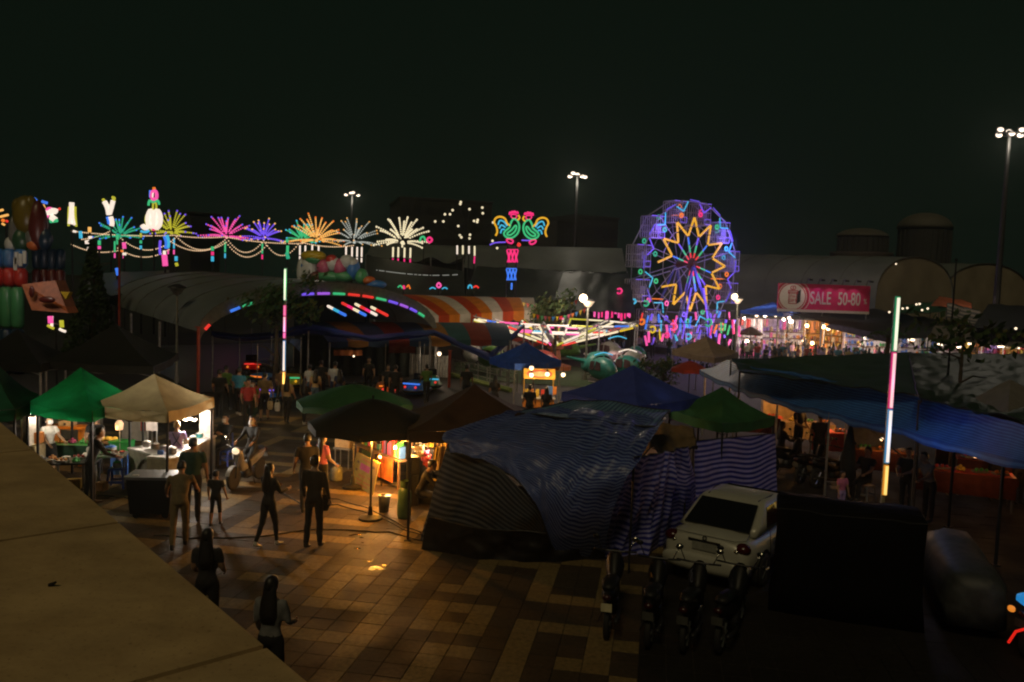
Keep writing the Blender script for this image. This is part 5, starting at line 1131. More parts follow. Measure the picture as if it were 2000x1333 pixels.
# ---- right hand market: blue striped eave, net roof, glossy tarpaulin
ev = [G(1366, 722, 2.3), G(1430, 750, 2.3), G(1500, 774, 2.3), G(1620, 803, 2.3), G(1740, 832, 2.3), G(2005, 902, 2.3), G(2140, 940, 2.3)]
up = [G(1420, 703, 2.9), G(1470, 718, 2.95), G(1555, 728, 2.95), G(1650, 748, 2.95), G(1770, 768, 2.95), G(2010, 832, 2.95), G(2150, 868, 2.95)]
t = thing('market_awning', 'long blue striped market roof edge sloping down at the right', 'awning', ev[2].xy.to_3d())
def mk(u, v):
    x = u * (len(ev) - 1); i = min(int(x), len(ev) - 2); p = lerp(lerp(ev[i], ev[i + 1], x - i), lerp(up[i], up[i + 1], x - i), v)
    p.z += .05 * nz(p.x * 2, p.y * 2) - .07 * math.sin(math.pi * v) - .06 * abs(math.sin(u * 6 * math.pi)) * (1 - v); return p
b = MB(); b.grid(mk, 70, 12, uvfn=lambda u, v: (u * 18, v * 1.7)); b.build('tarpaulin', T_m, t, True)
b = MB(); b.grid(lambda u, v: mk(u, 0) - Vector((0, 0, .16 * v * (1 + .2 * math.sin(u * 80)))), 70, 2, uvfn=lambda u, v: (u * 18, v * .16)); b.build('valance', T_m, t, True)
for u in (.03, .2, .36, .5):
    q = mk(u, .03); b = MB(); b.tube([(q.x, q.y, 0), q - Vector((0, 0, .03))], .03, 8); b.build('post', M_steel, t)
sheet('market_roof', 'wide dark green net roof behind the blue striped edge', 'awning', [G(1445, 724, 2.98), G(1800, 775, 2.98), G(1780, 690, 3.05), G(1428, 702, 3.02)], fabric('dark_green_net', (.012, .045, .026), .1, .6), nu=40, nv=20, wr=.12, sag=.2, grp='market roofs at the right')
sheet('market_roof', 'glossy crinkled dark green tarpaulin roof at the right', 'awning', [G(1795, 780, 3.02), G(2150, 850, 3.02), G(2120, 692, 3.1), G(1775, 692, 3.08)], mat('crinkled_tarp', (.016, .032, .02), .42, 0, .3, 3, .3, .3), nu=50, nv=40, wr=.085, wsc=2.8, sag=.1, grp='market roofs at the right')
sheet('market_roof', 'black roof wedge hanging above the warm crowded stalls', 'awning', qp(((1540, 614), (1745, 662), (1990, 650), (1700, 604)), [58, 50, 50, 64]), fabric('black_roof_cloth', (.01, .011, .012), .05, .7), nu=24, nv=10, wr=.15, sag=.2, grp='market roofs at the right')
sheet('market_roof', 'dim violet grey underside strip at the end of the black wedge', 'awning', qp(((1612, 640), (1745, 672), (1748, 658), (1625, 632)), [55, 49.5, 49, 54.5]), fabric('violet_grey_cloth', (.1, .09, .15), .2), nu=16, nv=4, wr=.05, sag=.05, grp='market roofs at the right')
sheet('market_roof', 'long grey beige roof above the fluorescent stalls at the right edge', 'awning', qp(((1812, 662), (2040, 684), (2040, 648), (1826, 636)), [46, 42, 50, 52]), fabric('grey_beige_cloth', (.16, .14, .12), .1), nu=24, nv=8, wr=.1, sag=.15, grp='market roofs at the right')
sheet('market_roof', 'green plastic roof with bulbs, under the barrel tent end', 'awning', qp(((1742, 614), (1850, 612), (1850, 588), (1765, 596)), [56, 56, 64, 64]), fabric('green_plastic', (.03, .12, .05), .3, .35), nu=18, nv=8, wr=.2, sag=.1, grp='market roofs at the right')
sheet('market_roof', 'orange red cloth ridge glowing beside the thin mast', 'awning', qp(((1818, 596), (1900, 606), (1896, 590), (1836, 578)), [55, 55, 60, 60]), fabric('orange_red_cloth', (.45, .13, .06), .4), nu=16, nv=8, wr=.15, sag=.1, grp='market roofs at the right')
sheet('market_roof', 'pale striped cloth slope going down right of the orange ridge', 'awning', qp(((1848, 620), (1930, 640), (1912, 606), (1850, 592)), [52, 51, 54, 54.5]), stripes('pale_slope', (.05, .05, .045), (.4, .32, .26), .7, 'Y', .55), nu=16, nv=8, wr=.1, sag=.1, grp='market roofs at the right')
sheet('market_roof', 'black roof at the far right edge below the second barrel tent', 'awning', qp(((1900, 640), (2040, 650), (2030, 600), (1930, 596)), [46, 45, 58, 58]), MATS['black_roof_cloth'], nu=12, nv=8, wr=.15, sag=.1, grp='market roofs at the right')

# ================================================================ GOODS
CLR = {k: mat('goods_' + k, c, .5, 0, .2, 12) for k, c in dict(red=(.5, .05, .04), orange=(.55, .2, .04), yellow=(.6, .42, .06), green=(.06, .32, .08), blue=(.06, .16, .5), pink=(.6, .1, .28), violet=(.25, .13, .45), white=(.6, .58, .55), beige=(.45, .35, .2), brown=(.16, .08, .04), teal=(.05, .28, .3), black=(.02, .02, .022)).items()}
CK = list(CLR)
def far_stall(label, px, d, w_, back, seed, hz=2.6, palette=None, grp='lit stalls behind the crowd'):
    rnd = random.Random(seed); c = GX(px, 700, d); yaw = math.atan2(-c.x, c.y) * .6; t = thing('goods_stall', label, 'market stall', c, yaw, grp)
    b = MB(); b.box((0, .6, hz / 2), (w_, .05, hz)); b.build('back_wall', back, t, local=True)
    for x in (-w_ / 2 + .05, w_ / 2 - .05): b = MB(); b.box((x, 0, hz / 2), (.06, .06, hz)); b.build('post', M_white, t, local=True)
    b = MB(); b.box((0, .05, hz + .04), (w_ + .1, 1.3, .06)); b.build('roof', M_dark, t, local=True)
    b = MB(); b.box((0, -.15, .45), (w_ - .1, .7, .9)); b.build('counter', CLR[rnd.choice(palette or CK)], t, local=True)
    pal = palette or CK
    for z in (.93, 1.45, 1.95):
        if z > 1: b = MB(); b.box((0, .4, z - .03), (w_ - .1, .35, .04)); b.build('shelf', M_wood, t, local=True)
        x = -w_ / 2 + .12
        while x < w_ / 2 - .2:
            s = rnd.uniform(.12, .3); h = rnd.uniform(.15, .42); b = MB()
            if rnd.random() < .5: b.box((x + s / 2, (.4 if z > 1 else -.1), z + h / 2), (s * .85, .25, h), rnd.uniform(-.2, .2))
            else: b.ball((x + s / 2, (.4 if z > 1 else -.1), z + h / 2), (s * .45, .15, h / 2), 8, 5)
            b.build('goods', CLR[rnd.choice(pal)], t, local=True); x += s + rnd.uniform(.02, .1)
    for k in range(4):
        x = rnd.uniform(-w_ / 2 + .2, w_ / 2 - .2); h = rnd.uniform(.5, .9); b = MB(); b.grid(lambda u, v: (x + (u - .5) * .34, -.42 + .04 * math.sin(u * 9), hz - .05 - h * v), 6, 3); b.build('hanging_garment', CLR[rnd.choice(pal)], t, local=True)
    return t
W_amber = mat('amber_wall', (.5, .24, .04), .7); W_white = mat('white_wall', (.55, .5, .5), .7); W_lilac = mat('lilac_wall', (.4, .32, .45), .7)
FS = [('white backed stall nearest the wheel', 1462, 66, W_white, ['white', 'pink', 'violet', 'red']), ('lilac stall with white bulbs left of the amber stalls', 1508, 67, W_lilac, ['white', 'violet', 'beige', 'pink']), ('pale stall with hanging garments in the middle of the crowd row', 1552, 67, W_white, ['white', 'beige', 'orange', 'violet']), ('amber lit stall with orange goods, left one', 1592, 66, W_amber, ['orange', 'yellow', 'red', 'brown']), ('amber lit stall with yellow goods and three bulbs', 1630, 64, W_amber, ['orange', 'yellow', 'beige']), ('stall of yellow and green goods right of the amber pair', 1672, 62, W_lilac, ['yellow', 'green', 'violet', 'blue']), ('stall of green, white and pink goods beside the right light pole', 1715, 60, W_white, ['green', 'white', 'pink', 'blue', 'teal'])]
for k, (lab, px, d, wl, pal) in enumerate(FS): far_stall(lab, px, d, 1.9, wl, 20 + k, 3.0, pal)
FB = [(1453, 622, .1, 1), (1478, 617, .12, 0), (1494, 616, .15, 1), (1515, 616, .14, 0), (1530, 624, .13, 1), (1541, 621, .14, 0), (1545, 628, .17, 1), (1576, 636, .16, 1), (1608, 638, .17, 1), (1618, 642, .17, 0), (1672, 650, .1, 1), (1586, 670, .14, 1), (1567, 666, .08, 0), (1459, 666, .17, 1), (1637, 646, .07, 0), (1700, 652, .07, 1)]
for k, (px, py, r, lt) in enumerate(FB):
    d = 63 if py < 655 else 60
    if px > 1600: d = 60.5
    if px > 1660: d = 58
    bulb('round glowing bulb above the crowd, ' + ['farthest left, above the brown parasol', 'first of the pair by the white stall', 'larger one over the white stall', 'over the lilac stall', 'lower one left of the bright cluster', 'top one of the bright cluster', 'largest one of the bright cluster', 'first at the amber stall', 'second at the amber stall', 'third at the amber stall', 'small one over the green goods', 'low one among the people', 'tiny low one at the amber counter', 'low one beside the brown parasol', 'tiny one under the black roof', 'tiny one by the right light pole'][k], px, py, d, 230 if lt else 0, (1, .55, .2) if 1560 < px < 1640 else (1, .8, .74), r, .5, 'bulbs above the crowd')
for k, (lab, px, d, pal) in enumerate((('toy stall of blue and white goods right of the light pole', 1776, 60, ['white', 'blue', 'violet', 'orange']), ('stall with green and blue goods under the palm', 1815, 60, ['green', 'blue', 'white', 'teal']), ('magenta lit stall behind the thin mast', 1857, 59, ['pink', 'violet', 'white', 'pink']), ('orange lit stall right of the thin mast', 1900, 58, ['orange', 'yellow', 'brown']), ('pink stall near the right edge', 1937, 57, ['pink', 'red', 'violet']), ('yellow stall at the right edge', 1980, 56, ['yellow', 'beige', 'red']))):
    t = far_stall(lab, px, d, 1.45, W_white if k in (0, 1, 2) else W_amber if k != 4 else W_lilac, 40 + k, 2.5, pal, 'lit stalls at the far right')
def tubelight(label, px, py, d, L, pw, grp='fluorescent lamps in the far right stalls'):
    c = P(px, py, d); t = thing('fluorescent_lamp', label, 'lamp', c, 0, grp)
    b = MB(); b.tube([c - Vector((L / 2, 0, 0)), c + Vector((L / 2, 0, 0))], .075, 8); b.build('tube', NEON['bulb'], t)
    b = MB(); b.box(c + Vector((0, .02, .1)), (L * 1.05, .1, .05)); b.tube([c + Vector((0, 0, .12)), c + Vector((0, 0, .6))], .012, 4); b.build('fitting', M_dark, t)
    if pw: lamp('tube_light', c - Vector((0, .3, .1)), pw * 3, (1, .84, .74), t, .2)
for k, (px, py, pw) in enumerate(((1838, 667, 16), (1836, 673, 0), (1855, 665, 12), (1872, 665, 0), (1872, 679, 14), (1897, 672, 12), (1916, 669, 0), (1931, 673, 14), (1955, 677, 10), (1985, 679, 14), (1780, 664, 16))):
    tubelight('short fluorescent lamp, ' + ['upper one over the green stall', 'lower one over the green stall', 'upper one over the magenta stall', 'upper one behind the thin mast', 'low bright one behind the thin mast', 'one left of the orange goods', 'one over the orange goods', 'one over the pink goods', 'one right of the pink goods', 'one at the yellow stall by the edge', 'one over the toy stall'][k], px, py, 56 if px < 1900 else 54.5, .55 if k in (0, 1, 4, 7) else .4, pw)
for k, (px, py) in enumerate(((1790, 595), (1796, 594), (1763, 603), (1772, 602), (1812, 603), (1801, 606), (1737, 610), (1984, 642), (1750, 516))):
    bulb('tiny light on the roofs, ' + ['left of a pair on the green plastic', 'right of a pair on the green plastic', 'left on the lower green edge', 'right on the lower green edge', 'near the orange ridge', 'below the orange ridge', 'pink lit one by the light pole', 'lone one at the right edge', 'lone one at the barrel tent rim'][k], px, py, 54 if k < 7 else 44 if k == 7 else 70, 0, WARM, .07, .25, 'tiny lights on the right hand roofs')
# tables and counters under the blue market roof
def table(label, c, L, W, H_, top, cloth, rz, items=(), grp='food tables under the blue roof', seed=1):
    rnd = random.Random(seed); t = thing('food_table', label, 'table', c, rz, grp)
    b = MB(); b.box((0, 0, H_ - .02), (L, W, .04)); b.build('tabletop', top, t, local=True)
    for sx in (-1, 1):
        for sy in (-1, 1): b = MB(); b.box((sx * (L / 2 - .06), sy * (W / 2 - .06), (H_ - .04) / 2), (.04, .04, H_ - .04)); b.build('leg', M_steel, t, local=True)
    if cloth:
        b = MB(); b.grid(lambda u, v: (-L / 2 + L * u, -W / 2 - .012 - .02 * math.sin(u * 40) * v, H_ - .002 - v * H_ * .6), 40, 3); b.build('table_skirt', cloth, t, True, local=True)
    return t
def food(label, c, m, s=.12, shape='bowl', cat='food', grp='dishes and goods on the tables', col2=None):
    t = thing({'bowl': 'food_bowl', 'tray': 'food_tray', 'pile': 'fruit_pile', 'box': 'goods_box', 'pot': 'pot', 'bottle': 'bottle', 'bag': 'plastic_bag'}[shape], label, cat, c, 0, grp); c = Vector(c)
    b = MB()
    if shape == 'bowl': b.lathe([(s * .5, 0), (s, s * .5), (s * 1.05, s * .55), (s * .85, s * .45)], (0, 0, 0), 12); b.build('bowl', M_white, t, True, local=True); b = MB(); b.ball((0, 0, s * .5), (s * .8, s * .8, s * .3), 10, 5); b.build('contents', m, t, True, local=True)
    elif shape == 'tray':
        b.box((0, 0, .02), (s * 2.6, s * 1.8, .04)); b.build('tray', M_steel, t, local=True)
        for k in range(5): b = MB(); b.ball(((k - 2) * s * .5, (k % 2 - .5) * s * .7, .07), (s * .35, s * .35, s * .28), 8, 5); b.build('portion', m, t, True, local=True)
    elif shape == 'pile':
        for k in range(7): b = MB(); a = k * 1.05; r = 0 if k == 6 else s * .6; b.ball((r * math.cos(a), r * math.sin(a), s * (.35 if k < 6 else .8)), s * .38, 8, 5); b.build('fruit', m, t, True, local=True)
    elif shape == 'box': b.box((0, 0, s * .5), (s * 1.4, s, s), .2); b.build('carton', m, t, local=True); b = MB(); b.box((0, 0, s + .003), (s * 1.42, s * .25, .006), .2); b.build('tape', col2 or M_wood, t, local=True)
    elif shape == 'pot': b.lathe([(s * .8, 0), (s, s * .2), (s, s * 1.2), (s * 1.06, s * 1.22)], (0, 0, 0), 14); b.build('body', m, t, True, local=True); b = MB(); b.lathe([(s * 1.03, s * 1.225), (s * .6, s * 1.5), (s * .1, s * 1.62)], (0, 0, 0), 14); b.ball((0, 0, s * 1.7), s * .12, 6, 4); b.build('lid', col2 or M_white, t, True, local=True)
    elif shape == 'bottle': b.lathe([(s * .3, 0), (s * .34, s * .3), (s * .33, s * 1.3), (s * .12, s * 1.7), (s * .12, s * 2)], (0, 0, 0), 10); b.build('body', m, t, True, local=True); b = MB(); b.lathe([(s * .14, s * 2.002), (s * .14, s * 2.15)], (0, 0, 0), 8); b.build('cap', col2 or M_white, t, local=True)
    elif shape == 'bag':
        b.grid(lambda u, v: (s * math.cos(u * 6.283) * (.6 + .5 * math.sin(v * 2.6)) * (1 + .2 * nz(u * 4, v * 4)), s * .7 * math.sin(u * 6.283) * (.6 + .5 * math.sin(v * 2.6)), v * s * 2.2), 14, 6); b.build('bag', m, t, True, local=True)
    return t
MT = [((1578, 815), 27.5, 'brown table with pale cloth at the back of the blue roof', CLR['beige'], .9), ((1640, 830), 25.5, 'table with bright red cloth under the blue roof', CLR['red'], .95), ((1480, 790), 28.5, 'narrow red table at the left end of the blue roof', CLR['red'], .9), ((1875, 925), 20.6, 'long counter with orange red top and food near the right edge', CLR['red'], .9), ((1965, 925), 21.5, 'second red covered counter behind the long one', CLR['red'], 1.0), ((1890, 890), 23.5, 'dark red table behind the long counter', CLR['red'], .95), ((1725, 880), 23, 'small table with orange food behind the right light pole', CLR['orange'], .9)]
for k, ((px, py), d, lab, m, h) in enumerate(MT):
    c = GX(px, py, d); L = 2.4 if k in (3, 4) else 1.7
    table(lab, c, L, .7, h, m if k else mat('pale_tabletop', (.3, .2, .12), .6), m if k < 2 else mat('maroon_skirt', (.09, .018, .01), .8), R(-22) if k > 2 else R(-12))
    ml = ['yellow', 'green', 'orange', 'white', 'red']
    for q in range(5 if k in (3, 4) else 3):
        f_ = WM['food_table'] if False else None
        a = R(-22) if k > 2 else R(-12); x = (q - (2 if k in (3, 4) else 1)) * L / (5.4 if k in (3, 4) else 3.4); pos = c + Vector((x * math.cos(a), x * math.sin(a), h + .003))
        food(['yellow fruit heap', 'tray of green vegetables', 'tray of orange fried food', 'pale bowl of food', 'tray of red sauce food'][(q + k) % 5] + ' on the ' + ['brown back table', 'bright red table', 'narrow red table', 'long orange red counter', 'second red counter', 'dark red table', 'small table behind the right light pole'][k] + [', left end', ', beside the left end', ', middle', ', right of middle', ', right end'][q if k in (3, 4) else q * 2], pos, CLR[ml[(q + k) % 5]], .13, ['pile', 'tray', 'tray', 'bowl', 'tray'][(q + k) % 5])
for k, (px, py, d, pw) in enumerate(((1612, 798, 26, 55), (1480, 772, 29, 40), (1568, 790, 28, 34), (1905, 905, 19.6, 9), (1722, 872, 22.5, 5), (1990, 920, 20.5, 5))):
    bulb('warm bulb under the blue market roof, ' + ['over the bright red table', 'over the narrow red table', 'over the brown back table', 'over the long orange red counter', 'behind the right light pole', 'at the right edge'][k], px, py - 14, d, pw, (1, .42, .1), .05, .4, 'warm bulbs under the blue roof')
c = GX(1690, 860, 23.5); t = thing('wall_screen', 'grey sheet screen hanging under the blue roof left of the light pole', 'screen', c, R(-20)); b = MB(); b.grid(lambda u, v: (-.5 + u, .03 * math.sin(u * 9), .4 + 1.7 * v), 12, 4); b.build('sheet', mat('grey_sheet', (.12, .13, .13), .7), t, True, local=True); b = MB(); b.tube([(-.55, .02, 0), (-.55, .02, 2.12), (.55, .02, 2.12), (.55, .02, 0)], .02, 5); b.build('frame', M_steel, t, local=True)
c = GX(1530, 790, 29.5); t = thing('wall_screen', 'beige sheet screen glowing at the back of the blue roof', 'screen', c, R(-10)); b = MB(); b.grid(lambda u, v: (-.7 + 1.4 * u, .03 * math.sin(u * 9), .6 + 1.5 * v), 12, 4); b.build('sheet', mat('beige_sheet', (.4, .3, .17), .7), t, True, local=True); b = MB(); b.tube([(-.75, .02, 0), (-.75, .02, 2.12), (.75, .02, 2.12), (.75, .02, 0)], .02, 5); b.build('frame', M_steel, t, local=True)
a_ = P(1848, 878, 17.2); b_ = G(1852, 968); t = thing('prop_stick', 'thin pale pole leaning below the blue roof beside the young tree', 'pole', b_); b = MB(); b.tube([b_, Vector((a_.x - .1, b_.y + .4, 2.1))], .022, 6); b.build('shaft', M_steel, t); b = MB(); b.ball(Vector((a_.x - .1, b_.y + .4, 2.1)), .03, 6, 4); b.build('tip', M_dark, t)

# ================================================================ YELLOW FOOD STALL UNDER THE SMALL BLUE CANOPY
d = 30.5; c = GX(1052, 760, d); t = thing('food_cart', 'yellow lit food cart with oval sign under the small blue canopy', 'food cart', c)
Yl = mat('cart_yellow', (.6, .36, .04), .5); 
b = MB(); b.box(c + Vector((0, 0, .5)), (1.15, .6, .95)); b.build('body', mat('cart_orange', (.55, .22, .04), .5), t)
b = MB(); b.box(c + Vector((0, 0, 1.0)), (1.25, .7, .05)); b.build('counter', M_white, t)
for x in (-.55, .55): b = MB(); b.box(c + Vector((x, .2, 1.5)), (.04, .04, 1.0)); b.build('post', Yl, t)
zt = P(1052, 738, d).z; b = MB(); b.box(c + Vector((0, -.32, zt + .18)), (1.16, .05, .38)); sg = b.build('sign_board', Yl, t)
b = MB(); b.disc((0, 0, 0), (0, -1, 0), .0, 1, 24); M_ = Matrix.Translation(c + Vector((0, -.352, zt + .18))) @ Matrix.Diagonal((.48, 1, .15, 1)); b.v = [M_ @ p for p in b.v]; b.build('oval_emblem', CLR['red'], sg)
b = MB(); b.disc((0, 0, 0), (0, -1, 0), .0, 1, 24); M_ = Matrix.Translation(c + Vector((0, -.356, zt + .18))) @ Matrix.Diagonal((.4, 1, .1, 1)); b.v = [M_ @ p for p in b.v]; b.build('oval_emblem', CLR['beige'], sg)
for k in range(5):
    b = MB(); b.box(c + Vector((-.45 + k * .2, -.1, 1.17)), (.12, .12, .28), .1); b.build('jar', CLR[['yellow', 'orange', 'yellow', 'red', 'white'][k]], t)
b = MB(); b.box(c + Vector((.42, -.2, 1.25)), (.2, .04, .42)); b.build('price_board', CLR['blue'], t); b = MB(); b.box(c + Vector((.6, -.2, 1.3)), (.12, .04, .3)); b.build('price_board', CLR['orange'], t)
b = MB(); q = GX(1035, 765, 30); b.box(q + Vector((-.2, -.2, .3)), (.9, .4, .6)); b.build('front_shelf', CLR['orange'], t)
for k, (px, py, pw) in enumerate(((1038, 733, 16), (1069, 731, 16), (1100, 732, 14), (1038, 719, 8))):
    bulb(['left bulb in front of the yellow sign', 'right bulb in front of the yellow sign', 'bulb right of the yellow food cart', 'bulb above the yellow sign'][k], px, py, d - .6, pw, (1, .6, .25), .085, .35, 'bulbs at the yellow food cart')
# white shutters seen under the navy canopy
c = GX(1272, 830, 22.2); t = thing('drinks_rack', 'white drinks rack with green bottles below the navy canopy', 'rack', c)
z_ = P(1272, 806, 22.2).z
b = MB(); b.box(c + Vector((0, .12, z_ * .5 + .1)), (.75, .03, z_ + .3)); b.build('back_panel', W_white, t)
for k in range(5): b = MB(); b.box(c + Vector((-.3 + k * .15, 0, z_)), (.09, .1, .22)); b.build('bottle', CLR[['white', 'green', 'white', 'white', 'teal'][k]], t)
b = MB(); b.box(c + Vector((0, 0, z_ - .14)), (.75, .25, .03)); b.build('shelf', M_white, t); lamp('rack_light', c + Vector((0, -.3, z_ + .25)), 3, (1, .9, .8), t, .1)

# ================================================================ LEFT FOOD STALLS
def W(px, py, d): return P(px, py, d)
Ca, Cb, Cc = G(252, 950), G(328, 974), G(420, 920)
t = thing('food_counter', 'white painted food counter with carved front panel under the beige canopy', 'counter', Cb); HC = .95
M_cf = mat('counter_front', (.36, .34, .27), .6, 0, .3, 7); M_ct = mat('white_counter_top', (.62, .6, .6), .4)
def cbox(p, q, wd, z0, z1, m, nm, ov=0.0):
    dr = (q - p); L = dr.length; dr.normalize(); n_ = Vector((-dr.y, dr.x, 0)); b = MB(); a0 = p - dr * ov - n_ * ov; a1 = q + dr * ov - n_ * ov
    b.prism([a0 + Vector((0, 0, z0)), a1 + Vector((0, 0, z0)), a1 + n_ * (wd + 2 * ov) + Vector((0, 0, z0)), a0 + n_ * (wd + 2 * ov) + Vector((0, 0, z0))], (0, 0, z1 - z0)); return b.build(nm, m, t), dr, n_
_, d1, n1 = cbox(Ca, Cb - (Cb - Ca).normalized() * .03, .55, .0, HC - .04, M_cf, 'front_panel'); cbox(Ca, Cb, .55, HC - .036, HC, M_ct, 'counter_top', .03)
_, d2, n2 = cbox(Cb, Cc, .5, .0, HC - .038, M_cf, 'side_panel'); cbox(Cb + (Cc - Cb).normalized() * .05, Cc, .5, HC - .034, HC + .004, M_ct, 'counter_top', .03)
# carved arch on the front and printed medallions on the side
mid = (Ca + Cb) / 2 - n1 * .01
b = MB(); b.tube([mid + d1 * (.42 * math.cos(a)) + Vector((0, 0, .38 + .42 * math.sin(a))) for a in [k * math.pi / 12 for k in range(13)]], .045, 6); b.build('carved_arch', mat('carving_grey', (.2, .2, .16), .7), t, True)
for sx in (-1, 1):
    b = MB(); b.box(mid + d1 * (.42 * sx) + Vector((0, 0, .2)), (.07, .03, .38), math.atan2(d1.y, d1.x)); b.build('pilaster', MATS['carving_grey'], t)
for k in range(3): b = MB(); b.ball(mid + d1 * ((k - 1) * .2) + Vector((0, 0, .72 + (.08 if k == 1 else 0))), (.09, .03, .07), 8, 5); b.build('carved_knob', MATS['carving_grey'], t, True)
for k in range(5):
    q = lerp(Cb, Cc, .1 + k * .2) - n2 * .006 + Vector((0, 0, .5 + .12 * (k % 2))); b = MB(); b.disc(q, -n2, 0, .09 + .03 * (k % 2), 14); b.build('printed_medallion', mat('ochre_print', (.3, .13, .03), .6), t)
# pots and jars on the counter
for k in range(4):
    q = lerp(Ca, Cb, .12 + k * .22) + n1 * .34 + Vector((0, 0, HC + .002)); food('round white pot on the food counter, ' + ['leftmost', 'second from left', 'second from the woman', 'nearest the woman'][k], q, mat('pot_steel', (.5, .45, .42), .3, .5), .1, 'pot', 'pot', 'pots along the food counter')
for k in range(4):
    q = lerp(Cb, Cc, .45 + k * .14) + n2 * .28 + Vector((0, 0, HC + .006)); food('clear jar on the side counter, ' + ['nearest the woman', 'second from the woman', 'second from the white board', 'beside the white board'][k], q, CLR[['white', 'beige', 'white', 'teal'][k]], .085, 'pot', 'jar', 'jars along the side counter')
q = lerp(Ca, Cb, .7) + n1 * .12 + Vector((0, 0, HC + .002)); food('small blue carton at the corner of the food counter', q, CLR['blue'], .09, 'box', 'box', None)
# white board, hanging notice, tube lamps
def board(label, px0, px1, py0, py1, d, m, cat='board', nm='white_board', rz=0.0, grp=None):
    A_, B_ = P(px0, py0, d), P(px1, py1, d); c = Vector(((A_.x + B_.x) / 2, d, 0)); t = thing(nm, label, cat, c, rz, grp)
    w_, h_, z_ = abs(B_.x - A_.x), A_.z - B_.z, (A_.z + B_.z) / 2
    b = MB(); b.box((0, 0, z_), (w_, .03, h_)); b.build('panel', m, t, local=True)
    for x in (-w_ / 2 + .02, w_ / 2 - .02): b = MB(); b.box((x, .03, (z_ + h_ / 2) / 2), (.03, .03, z_ + h_ / 2)); b.build('post', M_steel, t, local=True)
    return t
board('tall white board glowing at the right end of the beige canopy', 390, 416, 800, 858, 21.2, W_white)
board('white paper notice on a pole behind the pots', 286, 307, 814, 842, 20.9, W_white, 'notice', 'notice_sheet')
board('narrow red cloth hanging left of the white notice', 275, 283, 816, 842, 21.1, CLR['red'], 'cloth', 'hanging_cloth')
board('grey wall sheet behind the food stalls', 238, 290, 812, 862, 22.6, mat('grey_wall_sheet', (.16, .16, .15), .7), 'partition', 'partition')
board('long grey wall sheet behind the orange bench', 100, 200, 806, 860, 23.2, MATS['grey_wall_sheet'], 'partition', 'partition')
for lab, px, py, L in (('curly bright tube lamp under the beige canopy edge', 383, 806, .3), ('flat double tube lamp below the curly one', 368, 819, .42)):
    c = W(px, py, 20.2); t = thing('fluorescent_lamp', lab, 'lamp', c, 0, 'tube lamps under the beige canopy')
    b = MB(); b.tube([c + Vector((-L / 2 + L * s / 8, 0, .025 * math.sin(s * 1.6))) for s in range(9)], .026, 6); b.build('tube', NEON['bulb'], t); b = MB(); b.tube([c + Vector((0, 0, .03)), c + Vector((0, 0, .35))], .01, 4); b.box(c + Vector((0, .02, .05)), (L * .4, .04, .03)); b.build('fitting', M_dark, t)
    lamp('tube_light', c - Vector((.05, .15, .06)), 85, (1, .86, .70), t, .1)
c = W(76, 801, 19.4); t = thing('fluorescent_lamp', 'oval bright lamp hanging at the green canopy corner', 'lamp', c, 0, None); b = MB(); b.ball(c, (.1, .06, .05), 12, 6); b.build('glass', NEON['bulb'], t, True); b = MB(); b.tube([c + Vector((0, 0, .05)), c + Vector((0, 0, .3))], .01, 4); b.build('cord', M_dark, t); lamp('lamp_light', c - Vector((0, .1, .1)), 130, (1, .84, .62), t, .08)
for lab, px, py in (('white tube lamp upright at the glass case', 59, 808), ('white tube lamp upright right of the oval lamp', 91, 812)):
    c = W(px, py, 19.9); t = thing('fluorescent_lamp', lab, 'lamp', c, 0, 'upright tube lamps at the left edge'); b = MB(); b.tube([c - Vector((0, 0, .16)), c + Vector((0, 0, .2))], .03, 8); b.build('tube', em('tube_cream', (1, .75, .5), .85), t); b = MB(); b.box(c + Vector((0, .04, 0)), (.05, .03, .5)); b.tube([(c.x, c.y + .04, 0), c + Vector((0, .04, 0))], .015, 4); b.build('fitting', M_dark, t)
c = W(233, 832, 20.6); t = thing('food_lamp', 'cream warming lamp glowing over the yellow pastries', 'lamp', c, 0); b = MB(); b.lathe([(.03, -.05), (.085, -.1), (.1, .06), (.05, .14)], c, 12); b.build('shade', em('lamp_shade_glow', (1, .62, .33), .75), t, True); b = MB(); b.tube([(c.x, c.y + .03, 0), c + Vector((0, .03, .16))], .015, 5); b.build('stand', M_steel, t); lamp('lamp_light', c - Vector((.1, .15, .1)), 9, (1, .55, .22), t, .08)
# orange bench with cooler box
c = GX(140, 850, 21.6); z_ = P(140, 834, 21.6).z; t = thing('orange_bench', 'bright orange plastic bench table at the back of the green canopy', 'table', c)
Or = mat('orange_plastic', (.62, .2, .02), .4)
b = MB(); b.box(c + Vector((0, 0, z_)), (1.05, .4, .07)); b.build('top', Or, t)
for x in (-.42, .3): b = MB(); b.box(c + Vector((x, 0, z_ / 2 - .02)), (.1, .3, z_ - .04)); b.build('leg', Or, t)
b = MB(); b.box(c + Vector((0, 0, .35)), (.8, .1, .08)); b.build('stretcher', Or, t)
c2 = c + Vector((-.1, 0, z_ + .038)); t = thing('cooler_box', 'pale beige cooler box standing on the orange bench', 'box', c2); b = MB(); b.rings([[c2 + Vector((sx * w_, sy * .15, z)) for sx, sy in ((-1, -1), (1, -1), (1, 1), (-1, 1))] for z, w_ in ((0, .17), (.3, .15), (.34, .13))]); b.build('body', CLR['beige'], t); b = MB(); b.box(c2 + Vector((0, -.153, .06)), (.06, .02, .05)); b.build('tap', M_black, t); lamp('bench_light', c + Vector((.1, -.5, z_ + .5)), 10, (1, .6, .28), None, .1)
